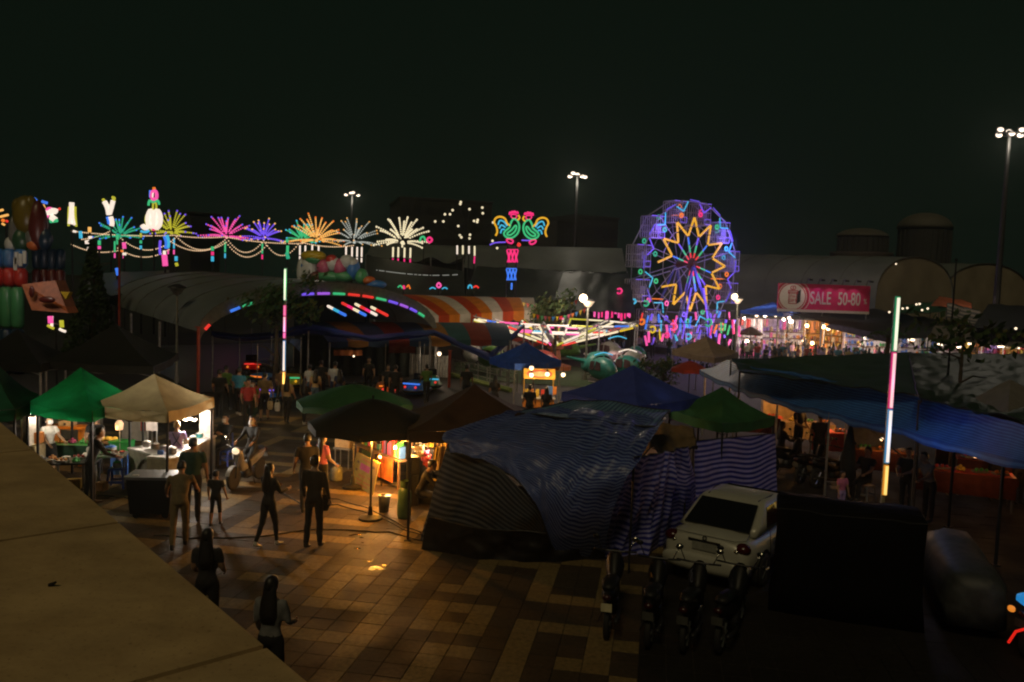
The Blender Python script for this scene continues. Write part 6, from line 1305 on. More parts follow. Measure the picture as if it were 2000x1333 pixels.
# pastry shelf
c = GX(205, 880, 20.9); z_ = P(205, 860, 20.9).z; t = thing('pastry_shelf', 'dark shelf of yellow pastries under the warming lamp', 'shelf', c); b = MB(); b.box(c + Vector((0, 0, z_ - .04)), (.62, .3, .05)); b.build('board', M_wood, t)
for x in (-.28, .28): b = MB(); b.box(c + Vector((x, 0, (z_ - .07) / 2)), (.04, .28, z_ - .07)); b.build('leg', M_dark, t)
for k in range(6): b = MB(); b.ball(c + Vector((-.25 + k * .1, -.02 + .05 * (k % 2), z_ + .045)), (.07, .08, .06), 8, 5); b.build('pastry', CLR['yellow'], t, True)
# tables with goods in front
ta = GX(205, 930, 19.6); table('grey topped table with tubs beside the food counter', ta, 1.0, .55, .78, M_ct, None, R(18), grp=None)
for k, (x, y, lab, sh, m, s) in enumerate(((.12, .05, 'white bucket with blue lid on the grey topped table', 'pot', CLR['white'], .13), (-.2, .08, 'small white bowl of food left of the white bucket', 'bowl', CLR['beige'], .09), (-.3, -.1, 'clear bag of food on the near corner of the grey table', 'bag', CLR['white'], .09), (.05, -.15, 'green vegetable tray on the grey topped table', 'tray', CLR['green'], .09), (.38, .0, 'white bowl at the right end of the grey topped table', 'bowl', CLR['red'], .09))):
    q = ta + Vector((x * math.cos(R(18)) - y * math.sin(R(18)), x * math.sin(R(18)) + y * math.cos(R(18)), .783)); food(lab, q, m, s, sh, 'bucket' if k == 0 else 'food', 'dishes on the left stall tables', CLR['blue'] if k == 0 else None)
tb = GX(115, 930, 18.9); table('long crowded table of vegetables and snacks at the canopy edge', tb, 1.7, .7, .75, M_dark, None, R(14), grp=None)
rnd = random.Random(5)
LN = ['pile of tomatoes', 'tray of leafy greens', 'bowl of noodles', 'tray of fried snacks', 'heap of limes', 'bowl of red curry', 'bag of crisps', 'tray of pale dumplings', 'pile of oranges', 'bowl of rice', 'tray of chillies', 'bag of beans']
for k in range(12):
    x = -.75 + (k % 6) * .29; y = -.18 + .32 * (k // 6); q = tb + Vector((x * math.cos(R(14)) - y * math.sin(R(14)), x * math.sin(R(14)) + y * math.cos(R(14)), .753))
    food(LN[k] + (' in the front row' if k < 6 else ' in the back row') + ' of the crowded left table', q, CLR[['red', 'green', 'beige', 'orange', 'green', 'red', 'white', 'white', 'orange', 'white', 'red', 'green'][k]], .1, ['pile', 'tray', 'bowl', 'tray', 'pile', 'bowl', 'bag', 'tray', 'pile', 'bowl', 'tray', 'bag'][k], 'food', 'food on the crowded left table')
tc_ = GX(150, 890, 20.6); t = table('dark green vegetable stand below the orange bench', tc_, 1.2, .5, .8, CLR['green'], mat('dark_green_skirt', (.01, .05, .025), .8), R(5), grp=None)
for k in range(4): food('heap of ' + ['orange carrots', 'pink ginger', 'green papaya', 'red peppers'][k] + ' on the dark green stand', tc_ + Vector((-.4 + k * .27, .03 * k, .803)), CLR[['orange', 'pink', 'green', 'red'][k]], .11, 'pile', 'food', 'food on the dark green stand')
c = GX(238, 900, 20.8); t = thing('green_crate', 'bright green plastic crate behind the food counter', 'crate', c); b = MB(); b.box(c + Vector((0, 0, .74)), (.5, .35, .22)); b.build('body', mat('green_plastic_crate', (.02, .22, .05), .4), t); b = MB(); b.box(c + Vector((0, 0, .31)), (.44, .3, .6)); b.build('support_barrel', CLR['blue'], t); b = MB(); b.box(c + Vector((0, 0, .86)), (.53, .38, .03)); b.build('rim', MATS['green_plastic_crate'], t)
c = GX(66, 900, 19.4); t = thing('display_cabinet', 'white and orange glass display cabinet at the left canopy edge', 'cabinet', c); b = MB(); b.box(c + Vector((0, 0, .5)), (.32, .45, 1.0)); b.build('base', CLR['beige'], t); b = MB(); b.box(c + Vector((0, 0, 1.35)), (.02, .45, .7)); b.box(c + Vector((-.16, 0, 1.35)), (.02, .45, .7)); b.build('side_frame', M_white, t); b = MB(); b.box(c + Vector((0, 0, 1.73)), (.36, .5, .05)); b.build('top', M_white, t); b = MB(); b.box(c + Vector((0, .1, 1.15)), (.28, .2, .26)); b.build('stacked_food', CLR['orange'], t)
b = MB(); b.box(c + Vector((.02, -.23, .62)), (.26, .01, .5)); b.build('price_card', CLR['yellow'], t)
# stools, bins, boxes
def stool(label, c, rz, m, h=.46, chair=False, grp='blue plastic seats'):
    t = thing('plastic_chair' if chair else 'plastic_stool', label, 'chair' if chair else 'stool', c, rz, grp)
    b = MB(); b.rings([[(sx * w_, sy * w_, z) for sx, sy in ((-1, -1), (1, -1), (1, 1), (-1, 1))] for z, w_ in ((h - .05, .17), (h, .16), (h + .003, .12))]); b.build('seat', m, t, local=True)
    for sx in (-1, 1):
        for sy in (-1, 1): b = MB(); b.tube([(sx * .15, sy * .15, h - .045), (sx * .19, sy * .19, 0)], [.03, .024], 5); b.build('leg', m, t, local=True)
    for z in (.16,):
        for s in (-1, 1): b = MB(); b.box((0, s * .165, z), (.32, .02, .05)); b.build('rung', m, t, local=True)
    if chair:
        b = MB(); b.box((-.13, .17, h + .2), (.05, .03, .4)); b.box((.13, .17, h + .2), (.05, .03, .4)); b.box((0, .17, h + .38), (.3, .03, .1)); b.box((0, .17, h + .1), (.3, .03, .05)); kind(b.build('backrest', m, t, local=True), 'stuff')
    return t
Bl = mat('blue_plastic', (.05, .10, .5), .4)
stool('blue plastic stool with a green tub on it, by the food counter', G(229, 952), R(10), Bl, .48)
food('white tub with green lid on the blue stool', G(229, 952) + Vector((0, 0, .486)), CLR['white'], .1, 'pot', 'tub', None, CLR['green'])
stool('blue plastic chair in front of the seated masked man', G(444, 905), R(200), Bl, .45, True)
c = G(300, 1008); t = thing('black_bin_cart', 'large black lidded cart in front of the food counter', 'cart', c, R(6))
b = MB(); b.rings([[(sx * w_, sy * w_ * .7, z) for sx, sy in ((-1, -1), (1, -1), (1, 1), (-1, 1))] for z, w_ in ((.12, .40), (.86, .46))]); b.build('body', M_black, t, local=True)
b = MB(); b.box((0, 0, .895), (1.0, .72, .06)); b.build('lid', mat('scuffed_lid', (.10, .10, .12), .45), t, local=True); b = MB(); b.box((-.3, -.2, .935), (.12, .05, .015)); b.build('label_patch', CLR['white'], t, local=True)
for sx in (-.3, .3):
    for sy in (-.18, .18): b = MB(); b.tube([(sx, sy - .025, .07), (sx, sy + .025, .07)], .07, 10); b.build('wheel', M_rubber, t, local=True)
c = G(140, 955); t = thing('cardboard_box', 'open yellow cardboard box on the ground at the canopy edge', 'box', c, R(20)); b = MB(); b.box((0, 0, .11), (.4, .3, .22)); b.build('body', CLR['yellow'], t, local=True); b = MB(); b.add([(-.2, -.15, .221), (.2, -.15, .221), (.22, -.3, .3), (-.22, -.3, .3)], [(0, 1, 2, 3)]); b.build('flap', CLR['beige'], t, local=True)
c = G(199, 958); t = thing('cardboard_box', 'small brown box on the ground left of the blue stool', 'box', c, R(-10)); b = MB(); b.box((0, 0, .1), (.2, .2, .2)); b.build('body', mat('brown_card', (.3, .15, .06), .7), t, local=True); b = MB(); b.box((0, 0, .203), (.2, .05, .006)); b.build('tape', CLR['beige'], t, local=True)
lamp('counter_light', lerp(Ca, Cb, .5) + n1 * 1.2 + Vector((0, 0, 1.9)), 70, (1, .86, .68), None, .2)

# ================================================================ WARM STALL UNDER THE BLACK PARASOL
sc0 = G(765, 985); t = thing('goods_stand', 'warm lit stand of trinkets, books and hanging cloths under the black parasol', 'market stall', sc0)
def Q(px, py, d): return P(px, py, d)
def wbox(c, dm, m, nm, rz=0.0, par=None): b = MB(); b.box(c, dm, rz); return b.build(nm, m, par if par is not None else t)
z_ = .78; L0, L1 = GX(690, 950, 21.9), GX(778, 985, 20.0); dr = (L1 - L0).normalized(); nr = Vector((-dr.y, dr.x, 0)); ang = math.atan2(dr.y, dr.x); Lh = (L1 - L0).length
wbox((L0 + L1) / 2 + nr * .3 + Vector((0, 0, z_ - .03)), (Lh, .6, .05), M_wood, 'tabletop', ang)
for s in (0.04, .96):
    for q in (.05, .55): wbox(lerp(L0, L1, s) + nr * q + Vector((0, 0, (z_ - .055) / 2)), (.05, .05, z_ - .06), M_wood, 'leg', ang)
wbox(lerp(L0, L1, .72) - nr * .01 + Vector((0, 0, .45)), (.75, .02, .58), mat('orange_brown_print', (.35, .10, .03), .6, 0, .5, 5), 'printed_skirt', ang)
wbox(lerp(L0, L1, .3) - nr * .01 + Vector((0, 0, .5)), (.5, .02, .42), mat('bottle_green_board', (.02, .07, .04), .6), 'side_board', ang)
BK = ['red', 'violet', 'black', 'pink', 'pink', 'red', 'orange', 'teal', 'green', 'blue']
for k in range(10): wbox(lerp(L0, L1, .58 + k * .04) + nr * .16 + Vector((0, 0, z_ + .15 + .03 * (k % 3))), (.045, .16, .3 + .06 * (k % 3)), CLR[BK[k]], 'book', ang)
for k in range(6): wbox(lerp(L0, L1, .08 + k * .07) + nr * .2 + Vector((0, 0, z_ + .08)), (.07, .12, .15), CLR[['yellow', 'green', 'pink', 'yellow', 'brown', 'teal'][k]], 'trinket_box', ang)
for k in range(4): wbox(lerp(L0, L1, .05 + k * .012) + nr * .45 + Vector((0, 0, z_ + .04 + .05 * k)), (.3, .22, .04), CLR['yellow' if k % 2 else 'beige'], 'paper_stack', ang + .1 * k)
# hanging rack
r0, r1 = lerp(L0, L1, .42) + nr * .62, lerp(L0, L1, 1.25) + nr * .62
b = MB(); b.tube([r0, r0 + Vector((0, 0, 1.85)), r1 + Vector((0, 0, 1.85)), r1], .02, 6); b.build('rack', M_dark, t)
for k in range(9):
    q = lerp(r0, r1, .06 + k * .11) + Vector((0, -.03, 1.83)); h = .75 if k % 3 else .5; b = MB(); sh = k
    b.grid(lambda u, v: q + dr * ((u - .5) * .16 * (1 + .3 * v)) + nr * (.03 * math.sin(u * 12 + sh)) - Vector((0, 0, h * v)), 8, 4); b.build('hanging_cloth', CLR[['white', 'beige', 'yellow', 'beige', 'yellow', 'beige', 'beige', 'brown', 'yellow'][k]], t, True)
for k in range(5):
    q = lerp(r0, r1, .35 + k * .05) + Vector((0, -.08, 1.87)); b = MB(); b.prism([q, q + dr * .11, q + dr * .055 - Vector((0, 0, .2))], nr * .01); b.build('pennant', CLR['yellow'], t)
for k in range(7):
    q = lerp(r1, r1 + Vector((.75, -.55, 0)), k / 6) + Vector((0, .1, 1.8)); h = .6 + .15 * (k % 3); b = MB(); sh = k * 2
    b.grid(lambda u, v: q + Vector((.16 * (u - .5), .03 * math.sin(u * 9 + sh), -h * v)), 8, 4); b.build('hanging_cloth', CLR[['beige', 'brown', 'yellow', 'orange', 'beige', 'white', 'yellow'][k]], t, True)
for k in range(5):
    q = lerp(r1, r1 + Vector((.6, -.6, 0)), k / 4) + Vector((-.1, -.1, .95)); wbox(q, (.13, .12, .16 + .05 * (k % 2)), CLR[['pink', 'white', 'orange', 'beige', 'red'][k]], 'gift_box', .3 * k)
wbox(r1 + Vector((.2, -.3, .84)), (.9, .5, .04), M_wood, 'side_shelf', -.7)
# garland of tiny warm bulbs across the top
ga, gb = Q(785, 862, 19.9), Q(864, 858, 18.5); t = thing('festoon', 'orange glowing garland along the top of the warm stall', 'string lights', ga.xy.to_3d())
rnd = random.Random(3); b = MB()
for k in range(46):
    s = k / 45; p = lerp(ga, gb, s) + Vector((rnd.uniform(-.02, .02), rnd.uniform(-.05, .05), .05 * math.sin(s * math.pi) + rnd.uniform(-.03, .02))); b.ball(p, .014, 5, 3)
for k in range(10): b.ball(gb + Vector((.04, 0, -.05 * k)), .012, 5, 3)
kind(b.build('bulbs', em('garland_glow', (1, .36, .04), 1.1), t), 'stuff'); b = MB(); b.tube([ga, gb, gb + Vector((.04, 0, -.55))], .016, 5); b.build('cord', mat('orange_garland', (.5, .2, .03), .6), t)
lamp('garland_light', lerp(ga, gb, .3) - Vector((0, .1, .08)), 55, (1, .42, .08), t, .06); lamp('garland_light', lerp(ga, gb, .8) - Vector((0, .12, .12)), 50, (1, .6, .26), t, .06)
bulb('bare warm bulb hanging low over the books of the warm stall', 772, 874, 19.8, 130, (1, .6, .25), .045, .35, None)
lb = Q(742, 893, 19.9); t = thing('hanging_bulb', 'small low bulb at the front corner of the warm stall table', 'light bulb', lb); b = MB(); b.ball(lb, .04, 10, 6); b.build('glass', NEON['bulb'], t); b = MB(); b.tube([lb + Vector((0, 0, .04)), lb + Vector((0, 0, .95))], .006, 4); b.build('cord', M_black, t); b = MB(); b.lathe([(.02, .035), (.02, .09)], lb, 8); b.build('socket', M_black, t); lamp('bulb_light', lb - Vector((0, .14, -.02)), 190, (1, .33, .02), t, .05)
mb_ = P(724, 862, 17.55); mb_.z = 1.80; t = thing('hanging_bulb', 'bare bulb hidden under the rim of the black parasol, lighting the price board', 'light bulb', mb_); b = MB(); b.ball(mb_, .045, 10, 6); b.build('glass', NEON['bulb'], t); b = MB(); b.lathe([(.022, .04), (.022, .1)], mb_, 8); b.build('socket', M_black, t); b = MB(); b.tube([mb_ + Vector((0, 0, .1)), mb_ + Vector((0, 0, .42))], .006, 4); b.build('cord', M_black, t); lamp('bulb_light', mb_ - Vector((0, .02, .1)), 175, (1, .38, .05), t, .06)
# leaning sign board
a0 = G(727, 968); a1 = G(684, 942); t = thing('sign_board', 'leaning yellow price board on the ground by the warm stall', 'sign board', (a0 + a1) / 2)
ux = (a1 - a0); wd = ux.length; ux.normalize(); back = Vector((-ux.y, ux.x, 0)); back = back if back.y > 0 else -back; upv = (Vector((0, 0, .78)) + back * .16)
b = MB(); b.prism([a0, a1, a1 + upv, a0 + upv], back * .025); b.build('panel', mat('price_board_yellow', (.5, .34, .06), .6, 0, .15, 4), t)
def spot(u, v, w_, h, m, nm):
    b = MB(); o = a0 + ux * (u * wd) + upv * v - back * .004; b.add([o, o + ux * (w_ * wd), o + ux * (w_ * wd) + upv * h, o + upv * h], [(0, 1, 2, 3)]); b.build(nm, m, t)
for k, (u, v, w_, h) in enumerate(((.3, .55, .42, .2), (.1, .38, .22, .05), (.42, .34, .3, .06), (.16, .2, .3, .05), (.55, .2, .25, .05), (.78, .7, .1, .07), (.12, .75, .1, .07), (.8, .45, .1, .07), (.3, .85, .4, .05), (.25, .08, .5, .05))):
    spot(u, v, w_, h, CLR['pink'] if k == 0 else CLR['brown'] if k in (5, 6, 7) else CLR['orange'], 'printed_mark')
b = MB(); b.tube([a0 + upv * .98 + back * .03, (a0 + a1) / 2 + back * .55], .012, 4); b.build('prop', M_dark, t)
for lab, px, py, d, sh, m, s in (('open cardboard box of goods left of the yellow price board', 678, 908, 19.8, 'box', CLR['beige'], .28), ):
    pass
c = GX(672, 935, 22.4); t = thing('cardboard_box', 'beige cardboard box on a trolley behind the yellow price board', 'box', c, R(-15)); b = MB(); b.box((0, 0, .75), (.42, .36, .34)); b.build('body', CLR['beige'], t, local=True); b = MB(); b.box((0, 0, .925), (.42, .08, .01)); b.build('tape', CLR['brown'], t, local=True); b = MB(); b.box((0, 0, .55), (.5, .42, .04)); b.build('trolley_top', M_steel, t, local=True)
for sx in (-.2, .2):
    for sy in (-.16, .16): b = MB(); b.tube([(sx, sy, .53), (sx, sy, 0)], .016, 5); b.build('trolley_leg', M_steel, t, local=True)
c = GX(657, 945, 20.9); t = thing('water_jug', 'cloudy water jug on the ground left of the warm stall', 'jug', c); b = MB(); b.lathe([(.14, 0), (.16, .05), (.16, .3), (.1, .38), (.05, .4)], (0, 0, 0), 14); b.build('body', mat('cloudy_plastic', (.18, .2, .18), .25), t, True, local=True); b = MB(); b.lathe([(.055, .402), (.055, .45)], (0, 0, 0), 10); b.build('cap', CLR['blue'], t, local=True)
c = G(750, 1000); t = thing('grey_bucket', 'grey paint bucket with white rim at the front of the warm stall', 'bucket', c); b = MB(); b.lathe([(.11, 0), (.14, .36)], (0, 0, 0), 16); b.build('body', mat('bucket_grey', (.05, .055, .065), .4), t, True, local=True); b = MB(); b.lathe([(.145, .362), (.145, .385), (.02, .39)], (0, 0, 0), 16); b.build('lid', M_steel, t, local=True); b = MB(); b.ball((-.02, 0, .4), (.07, .06, .03), 8, 4); b.build('rag', CLR['beige'], t, True, local=True)
c = G(789, 1012); t = thing('gas_cylinder', 'tall green gas cylinder right of the grey bucket', 'gas cylinder', c); b = MB(); b.lathe([(.13, 0), (.15, .06), (.15, .58), (.1, .68), (.04, .72)], (0, 0, 0), 18); b.build('tank', mat('cylinder_green', (.06, .12, .045), .4), t, True, local=True); b = MB(); b.lathe([(.1, .7), (.1, .84)], (0, 0, 0), 14, cap=False); b.build('collar', MATS['cylinder_green'], t, local=True); b = MB(); b.lathe([(.03, .72), (.02, .8)], (0, 0, 0), 8); b.build('valve', mat('brass', (.4, .25, .06), .35, .8), t, local=True)
c = GX(806, 985, 18.9); t = thing('loudspeaker', 'square black loudspeaker box standing in the warm stall', 'loudspeaker', c); b = MB(); b.box((0, 0, .95), (.3, .3, .4)); b.build('cabinet', M_black, t, local=True); b = MB(); b.disc((0, -.153, .95), (0, -1, 0), 0, .12, 16); b.build('cone', M_dark, t, local=True); b = MB(); b.box((0, 0, .37), (.28, .28, .73)); b.build('stand_case', M_dark, t, local=True)
PT = [(823, 886, 'beige'), (832, 897, 'pink'), (836, 906, 'red'), (845, 915, 'beige'), (818, 878, 'white')]
shf = GX(838, 960, 18.9); t = thing('toy_shelf', 'dark shelf rack for plush toys at the right of the warm stall', 'shelf', shf); b = MB(); b.box(shf + Vector((0, .15, .66)), (.55, .3, 1.3)); b.build('rack', M_dark, t)
for k, (px, py, cn) in enumerate(PT):
    c = Q(px, py, 18.72); t = thing('plush_toy', ['beige', 'pink', 'red', 'small beige', 'white'][k] + ' plush toy on the rack in the warm stall', 'plush toy', c, 0, 'plush toys in the warm stall'); m = CLR[cn]
    b = MB(); b.ball((0, 0, 0), (.09, .07, .1), 10, 6); b.build('body', m, t, True, local=True); b = MB(); b.ball((0, -.02, .14), .07, 10, 6); hd = b.build('head', m, t, True, local=True)
    for s in (-1, 1): b = MB(); b.ball((s * .05, -.02, .2), .028, 6, 4); b.build('ear', m, hd, True, local=True); b = MB(); b.ball((s * .09, -.03, .02), (.03, .03, .06), 6, 4); b.build('arm', m, t, True, local=True)
c0 = Q(862, 872, 18.3); t = thing('hanging_garment', 'pale cream garment hanging at the right edge of the warm stall', 'garment', c0); b = MB(); b.grid(lambda u, v: c0 + Vector((-.09 + .2 * u - .06 * v, .03 * math.sin(u * 10), -.55 * v)), 8, 5); b.build('cloth', CLR['beige'], t, True); b = MB(); b.tube([c0 + Vector((-.09, 0, 0)), c0 + Vector((0, 0, .07)), c0 + Vector((.11, 0, 0))], .008, 4); b.build('hanger', M_steel, t); c1 = c0 + Vector((-.08, -.05, -.02)); b = MB(); b.grid(lambda u, v: c1 + Vector((-.07 + .1 * u - .04 * v, .02 * math.sin(u * 8), -.3 * v)), 6, 4); b.build('yellow_strip', CLR['yellow'], t, True)
c = G(848, 995, .0); t = thing('straw_hat', 'pale straw tray catching light at the tarpaulin edge', 'tray', G(850, 985) + Vector((0, 0, 0))); b = MB(); b.lathe([(.2, .6), (.22, .64), (.1, .63)], (0, 0, 0), 14); b.build('tray', CLR['yellow'], t, True, local=True); b = MB(); b.lathe([(.12, 0), (.1, .598)], (0, 0, 0), 10); b.build('stand', M_dark, t, local=True)

# ================================================================ VEHICLES
def sring(y, hw, z0, z1, n=16, p=3.2):
    out = []
    for k in range(n):
        a = 2 * math.pi * (k + .5) / n; c, s = math.cos(a), math.sin(a)
        out.append((hw * math.copysign(abs(c) ** (2 / p), c), y, (z0 + z1) / 2 + (z1 - z0) / 2 * math.copysign(abs(s) ** (2 / p), s)))
    return out
def wheel(t, x, y, r, wd, rim=None, ns=5, nm='wheel'):
    b = MB(); b.rings([[(x + dx, y + rr * math.cos(a), r + rr * math.sin(a)) for a in [k * math.pi / 10 for k in range(20)]] for dx, rr in ((-wd / 2, r * .7), (-wd / 2, r * .96), (-wd * .3, r), (wd * .3, r), (wd / 2, r * .96), (wd / 2, r * .7))])
    w_ = b.build(nm, M_rubber, t, True, local=True); s = 1 if x > 0 else -1
    if rim:
        b = MB(); b.disc((x + s * wd * .42, y, r), (s, 0, 0), r * .58, r * .7, 20); b.disc((x + s * wd * .45, y, r), (s, 0, 0), 0, r * .14, 10)
        for k in range(ns):
            a = 2 * math.pi * k / ns; b.box((x + s * wd * .43, y + r * .36 * math.cos(a), r + r * .36 * math.sin(a)), (.012, .055, .055)); b.tube([(x + s * wd * .43, y, r), (x + s * wd * .43, y + r * .62 * math.cos(a), r + r * .62 * math.sin(a))], .028, 4)
        kind(b.build('rim', rim, w_, local=True), 'stuff')
    return w_
M_glass = mat('dark_car_glass', (.006, .007, .008), .06, 0, .1, 2, 0, .45)
M_silver = mat('champagne_car_paint', (.41, .405, .35), .35, .1, .05, 3)
M_alloy = mat('alloy_rim', (.3, .3, .3), .3, .8); M_tail = mat('tail_lamp_red', (.045, .003, .003), .25)
M_chrome = mat('chrome_trim', (.5, .48, .42), .15, 1.0); M_vblack = mat('black_van_paint', (.004, .004, .0042), .8, 0, .1, 2, 0, .05)
cy = R(-35); rl = G(1283, 1128); rr_ = rl + 1.7 * Vector((math.cos(cy), math.sin(cy), 0))
cc = (rl + rr_) / 2 + Vector((-math.sin(cy), math.cos(cy), 0)) * 2.12
car = thing('parked_car', 'pale silvery sedan parked beside the striped tarpaulin wall, seen from behind', 'car', cc, cy)
car.scale = (.96, .96, .96)
b = MB(); b.rings([sring(*q) for q in ((-2.16, .66, .42, .80), (-2.13, .76, .32, .93), (-2.0, .83, .24, 1.0), (-1.6, .855, .22, 1.01), (-.8, .86, .2, .98), (.3, .86, .2, .95), (1.2, .85, .2, .92), (1.75, .81, .22, .84), (2.1, .7, .28, .68), (2.18, .6, .34, .58))]); b.build('body', M_silver, car, True, local=True)
def loop(z, y0, y1, hw, rc=.12):
    o = []
    for cx, cy_, a0 in ((hw - rc, y1 - rc, 0), (-hw + rc, y1 - rc, 90), (-hw + rc, y0 + rc, 180), (hw - rc, y0 + rc, 270)):
        for k in range(4): a = R(a0 + k * 30); o.append((cx + rc * math.cos(a), cy_ + rc * math.sin(a), z))
    return o
b = MB(); b.rings([loop(.96, -1.62, 1.3, .77), loop(1.1, -1.32, .95, .745), loop(1.3, -.98, .5, .69), loop(1.40, -.82, .3, .64), loop(1.445, -.66, .12, .56), loop(1.46, -.4, -.1, .4, .05)]); b.build('roof', M_silver, car, True, local=True)
def gl(q, nm, m=M_glass, off=(0, 0, 0)): 
    b = MB(); b.prism([Vector(p) for p in q], off); return b.build(nm, m, car, local=True)
gl([(-.64, -1.575, 1.0), (.64, -1.575, 1.0), (.56, -.92, 1.375), (-.56, -.92, 1.375)], 'rear_window', off=(0, -.03, .03))
gl([(-.64, 1.26, .99), (.64, 1.26, .99), (.56, .46, 1.36), (-.56, .46, 1.36)], 'windscreen', off=(0, .03, .03))
for s in (-1, 1):
    gl([(s * .775, -1.02, 1.02), (s * .775, -.18, 1.01), (s * .665, -.2, 1.36), (s * .67, -.78, 1.35)], 'side_window', off=(s * .012, 0, 0))
    gl([(s * .775, -.1, 1.01), (s * .775, .85, 1.0), (s * .685, .42, 1.32), (s * .665, -.12, 1.36)], 'side_window', off=(s * .012, 0, 0))
    for y, z0, z1 in ((-.14, .32, .98), (-1.02, .5, .98), (.92, .34, .96)):
        b = MB(); b.tube([(s * .868, y, z0), (s * .872, y, .65), (s * .845, y, z1)], .007, 4); b.build('door_seam', M_black, car, local=True)
    for y in (-.85, .12): b = MB(); b.box((s * .872, y, .80), (.03, .16, .03)); b.build('door_handle', M_silver, car, local=True)
    b = MB(); b.ball((s * .93, .82, 1.0), (.1, .06, .07), 8, 5); b.build('mirror', M_silver, car, True, local=True)
    b = MB(); b.ball((s * .68, -2.03, .84), (.15, .14, .11), 12, 6); tl = b.build('tail_light', M_tail, car, True, local=True); b = MB(); b.ball((s * .60, -2.13, .80), (.06, .05, .04), 8, 4); b.build('reverse_lens', M_chrome, tl, True, local=True)
    b = MB(); b.ball((s * .62, 2.02, .62), (.16, .12, .07), 10, 5); b.build('headlight', M_glass, car, True, local=True)
    for y in (-1.32, 1.35):
        b = MB(); b.disc((s * .862, y, .33), (s, 0, 0), 0, .37, 20); b.build('wheel_arch', M_black, car, local=True); wheel(car, s * .79, y, .31, .19, M_alloy)
    b = MB(); b.tube([(s * .5, -.75, 1.43), (s * .575, -.2, 1.455), (s * .5, .3, 1.41)], .012, 4); b.build('roof_seam', M_dark, car, local=True)
b = MB(); b.rings([sring(-2.235, .6, .40, .58), sring(-2.21, .8, .3, .62), sring(-2.0, .86, .26, .64)]); b.build('rear_bumper', M_silver, car, True, local=True)
b = MB(); b.box((0, -2.175, .78), (.46, .02, .14)); b.build('number_plate', mat('plate_grey', (.22, .22, .19), .5), car, local=True)
b = MB(); b.box((0, -2.17, .885), (.62, .03, .03)); b.build('chrome_strip', M_chrome, car, local=True); b = MB(); b.disc((0, -2.165, .94), (0, -1, .25), .022, .045, 14); b.build('round_emblem', M_chrome, car, local=True)
b = MB(); b.tube([(-.66, -1.62, 1.012), (-.72, -2.0, .985), (-.55, -2.11, .97), (.55, -2.11, .97), (.72, -2.0, .985), (.66, -1.62, 1.012)], .006, 4); b.build('boot_seam', M_black, car, local=True)
# black covered stall that hides the right half of the sedan
f0, f1 = GX(1506, 1190, 13.3), GX(1800, 1200, 12.6)
dr = (f1 - f0).normalized(); bk = Vector((-dr.y, dr.x, 0)); cvs = thing('covered_stall', 'low stall wrapped in black sheeting at right, hiding half of the sedan', 'market stall', f0)
M_blk = mat('black_sheeting', (.004, .004, .0042), .8, 0, .2, 3, .3, .05); Wd = (f1 - f0).length
b = MB(); rgs = []
for z, gr in ((0, .05), (.5, .0), (1.2, -.02), (1.72, 0), (1.8, -.05), (1.81, -.3)):
    ring = []
    for k in range(36):
        s_ = k / 36 * 4; e = int(s_); q = s_ - e; w_, d_ = Wd / 2 + gr, .42 + gr
        x, y = ((-w_ + 2 * w_ * q, -d_), (w_, -d_ + 2 * d_ * q), (w_ - 2 * w_ * q, d_), (-w_, d_ - 2 * d_ * q))[e]
        f_ = .09 * nz(k * .9, z * 1.5) * (1.7 - z * .8); ring.append(f0 + dr * (Wd / 2 + x * (1 - .0 * f_)) + bk * (.42 + y - abs(f_) * (1 if y < 0 else -1) * .6) + Vector((0, 0, z + (.07 * nz(k * .5, 3.3) if z > .8 else 0))))
    rgs.append(ring)
b.rings(rgs); b.build('cover', M_blk, cvs, True)
b = MB(); b.tube([r for r in rgs[3]], .012, 4, closed=True); b.build('tie_rope', M_black, cvs)

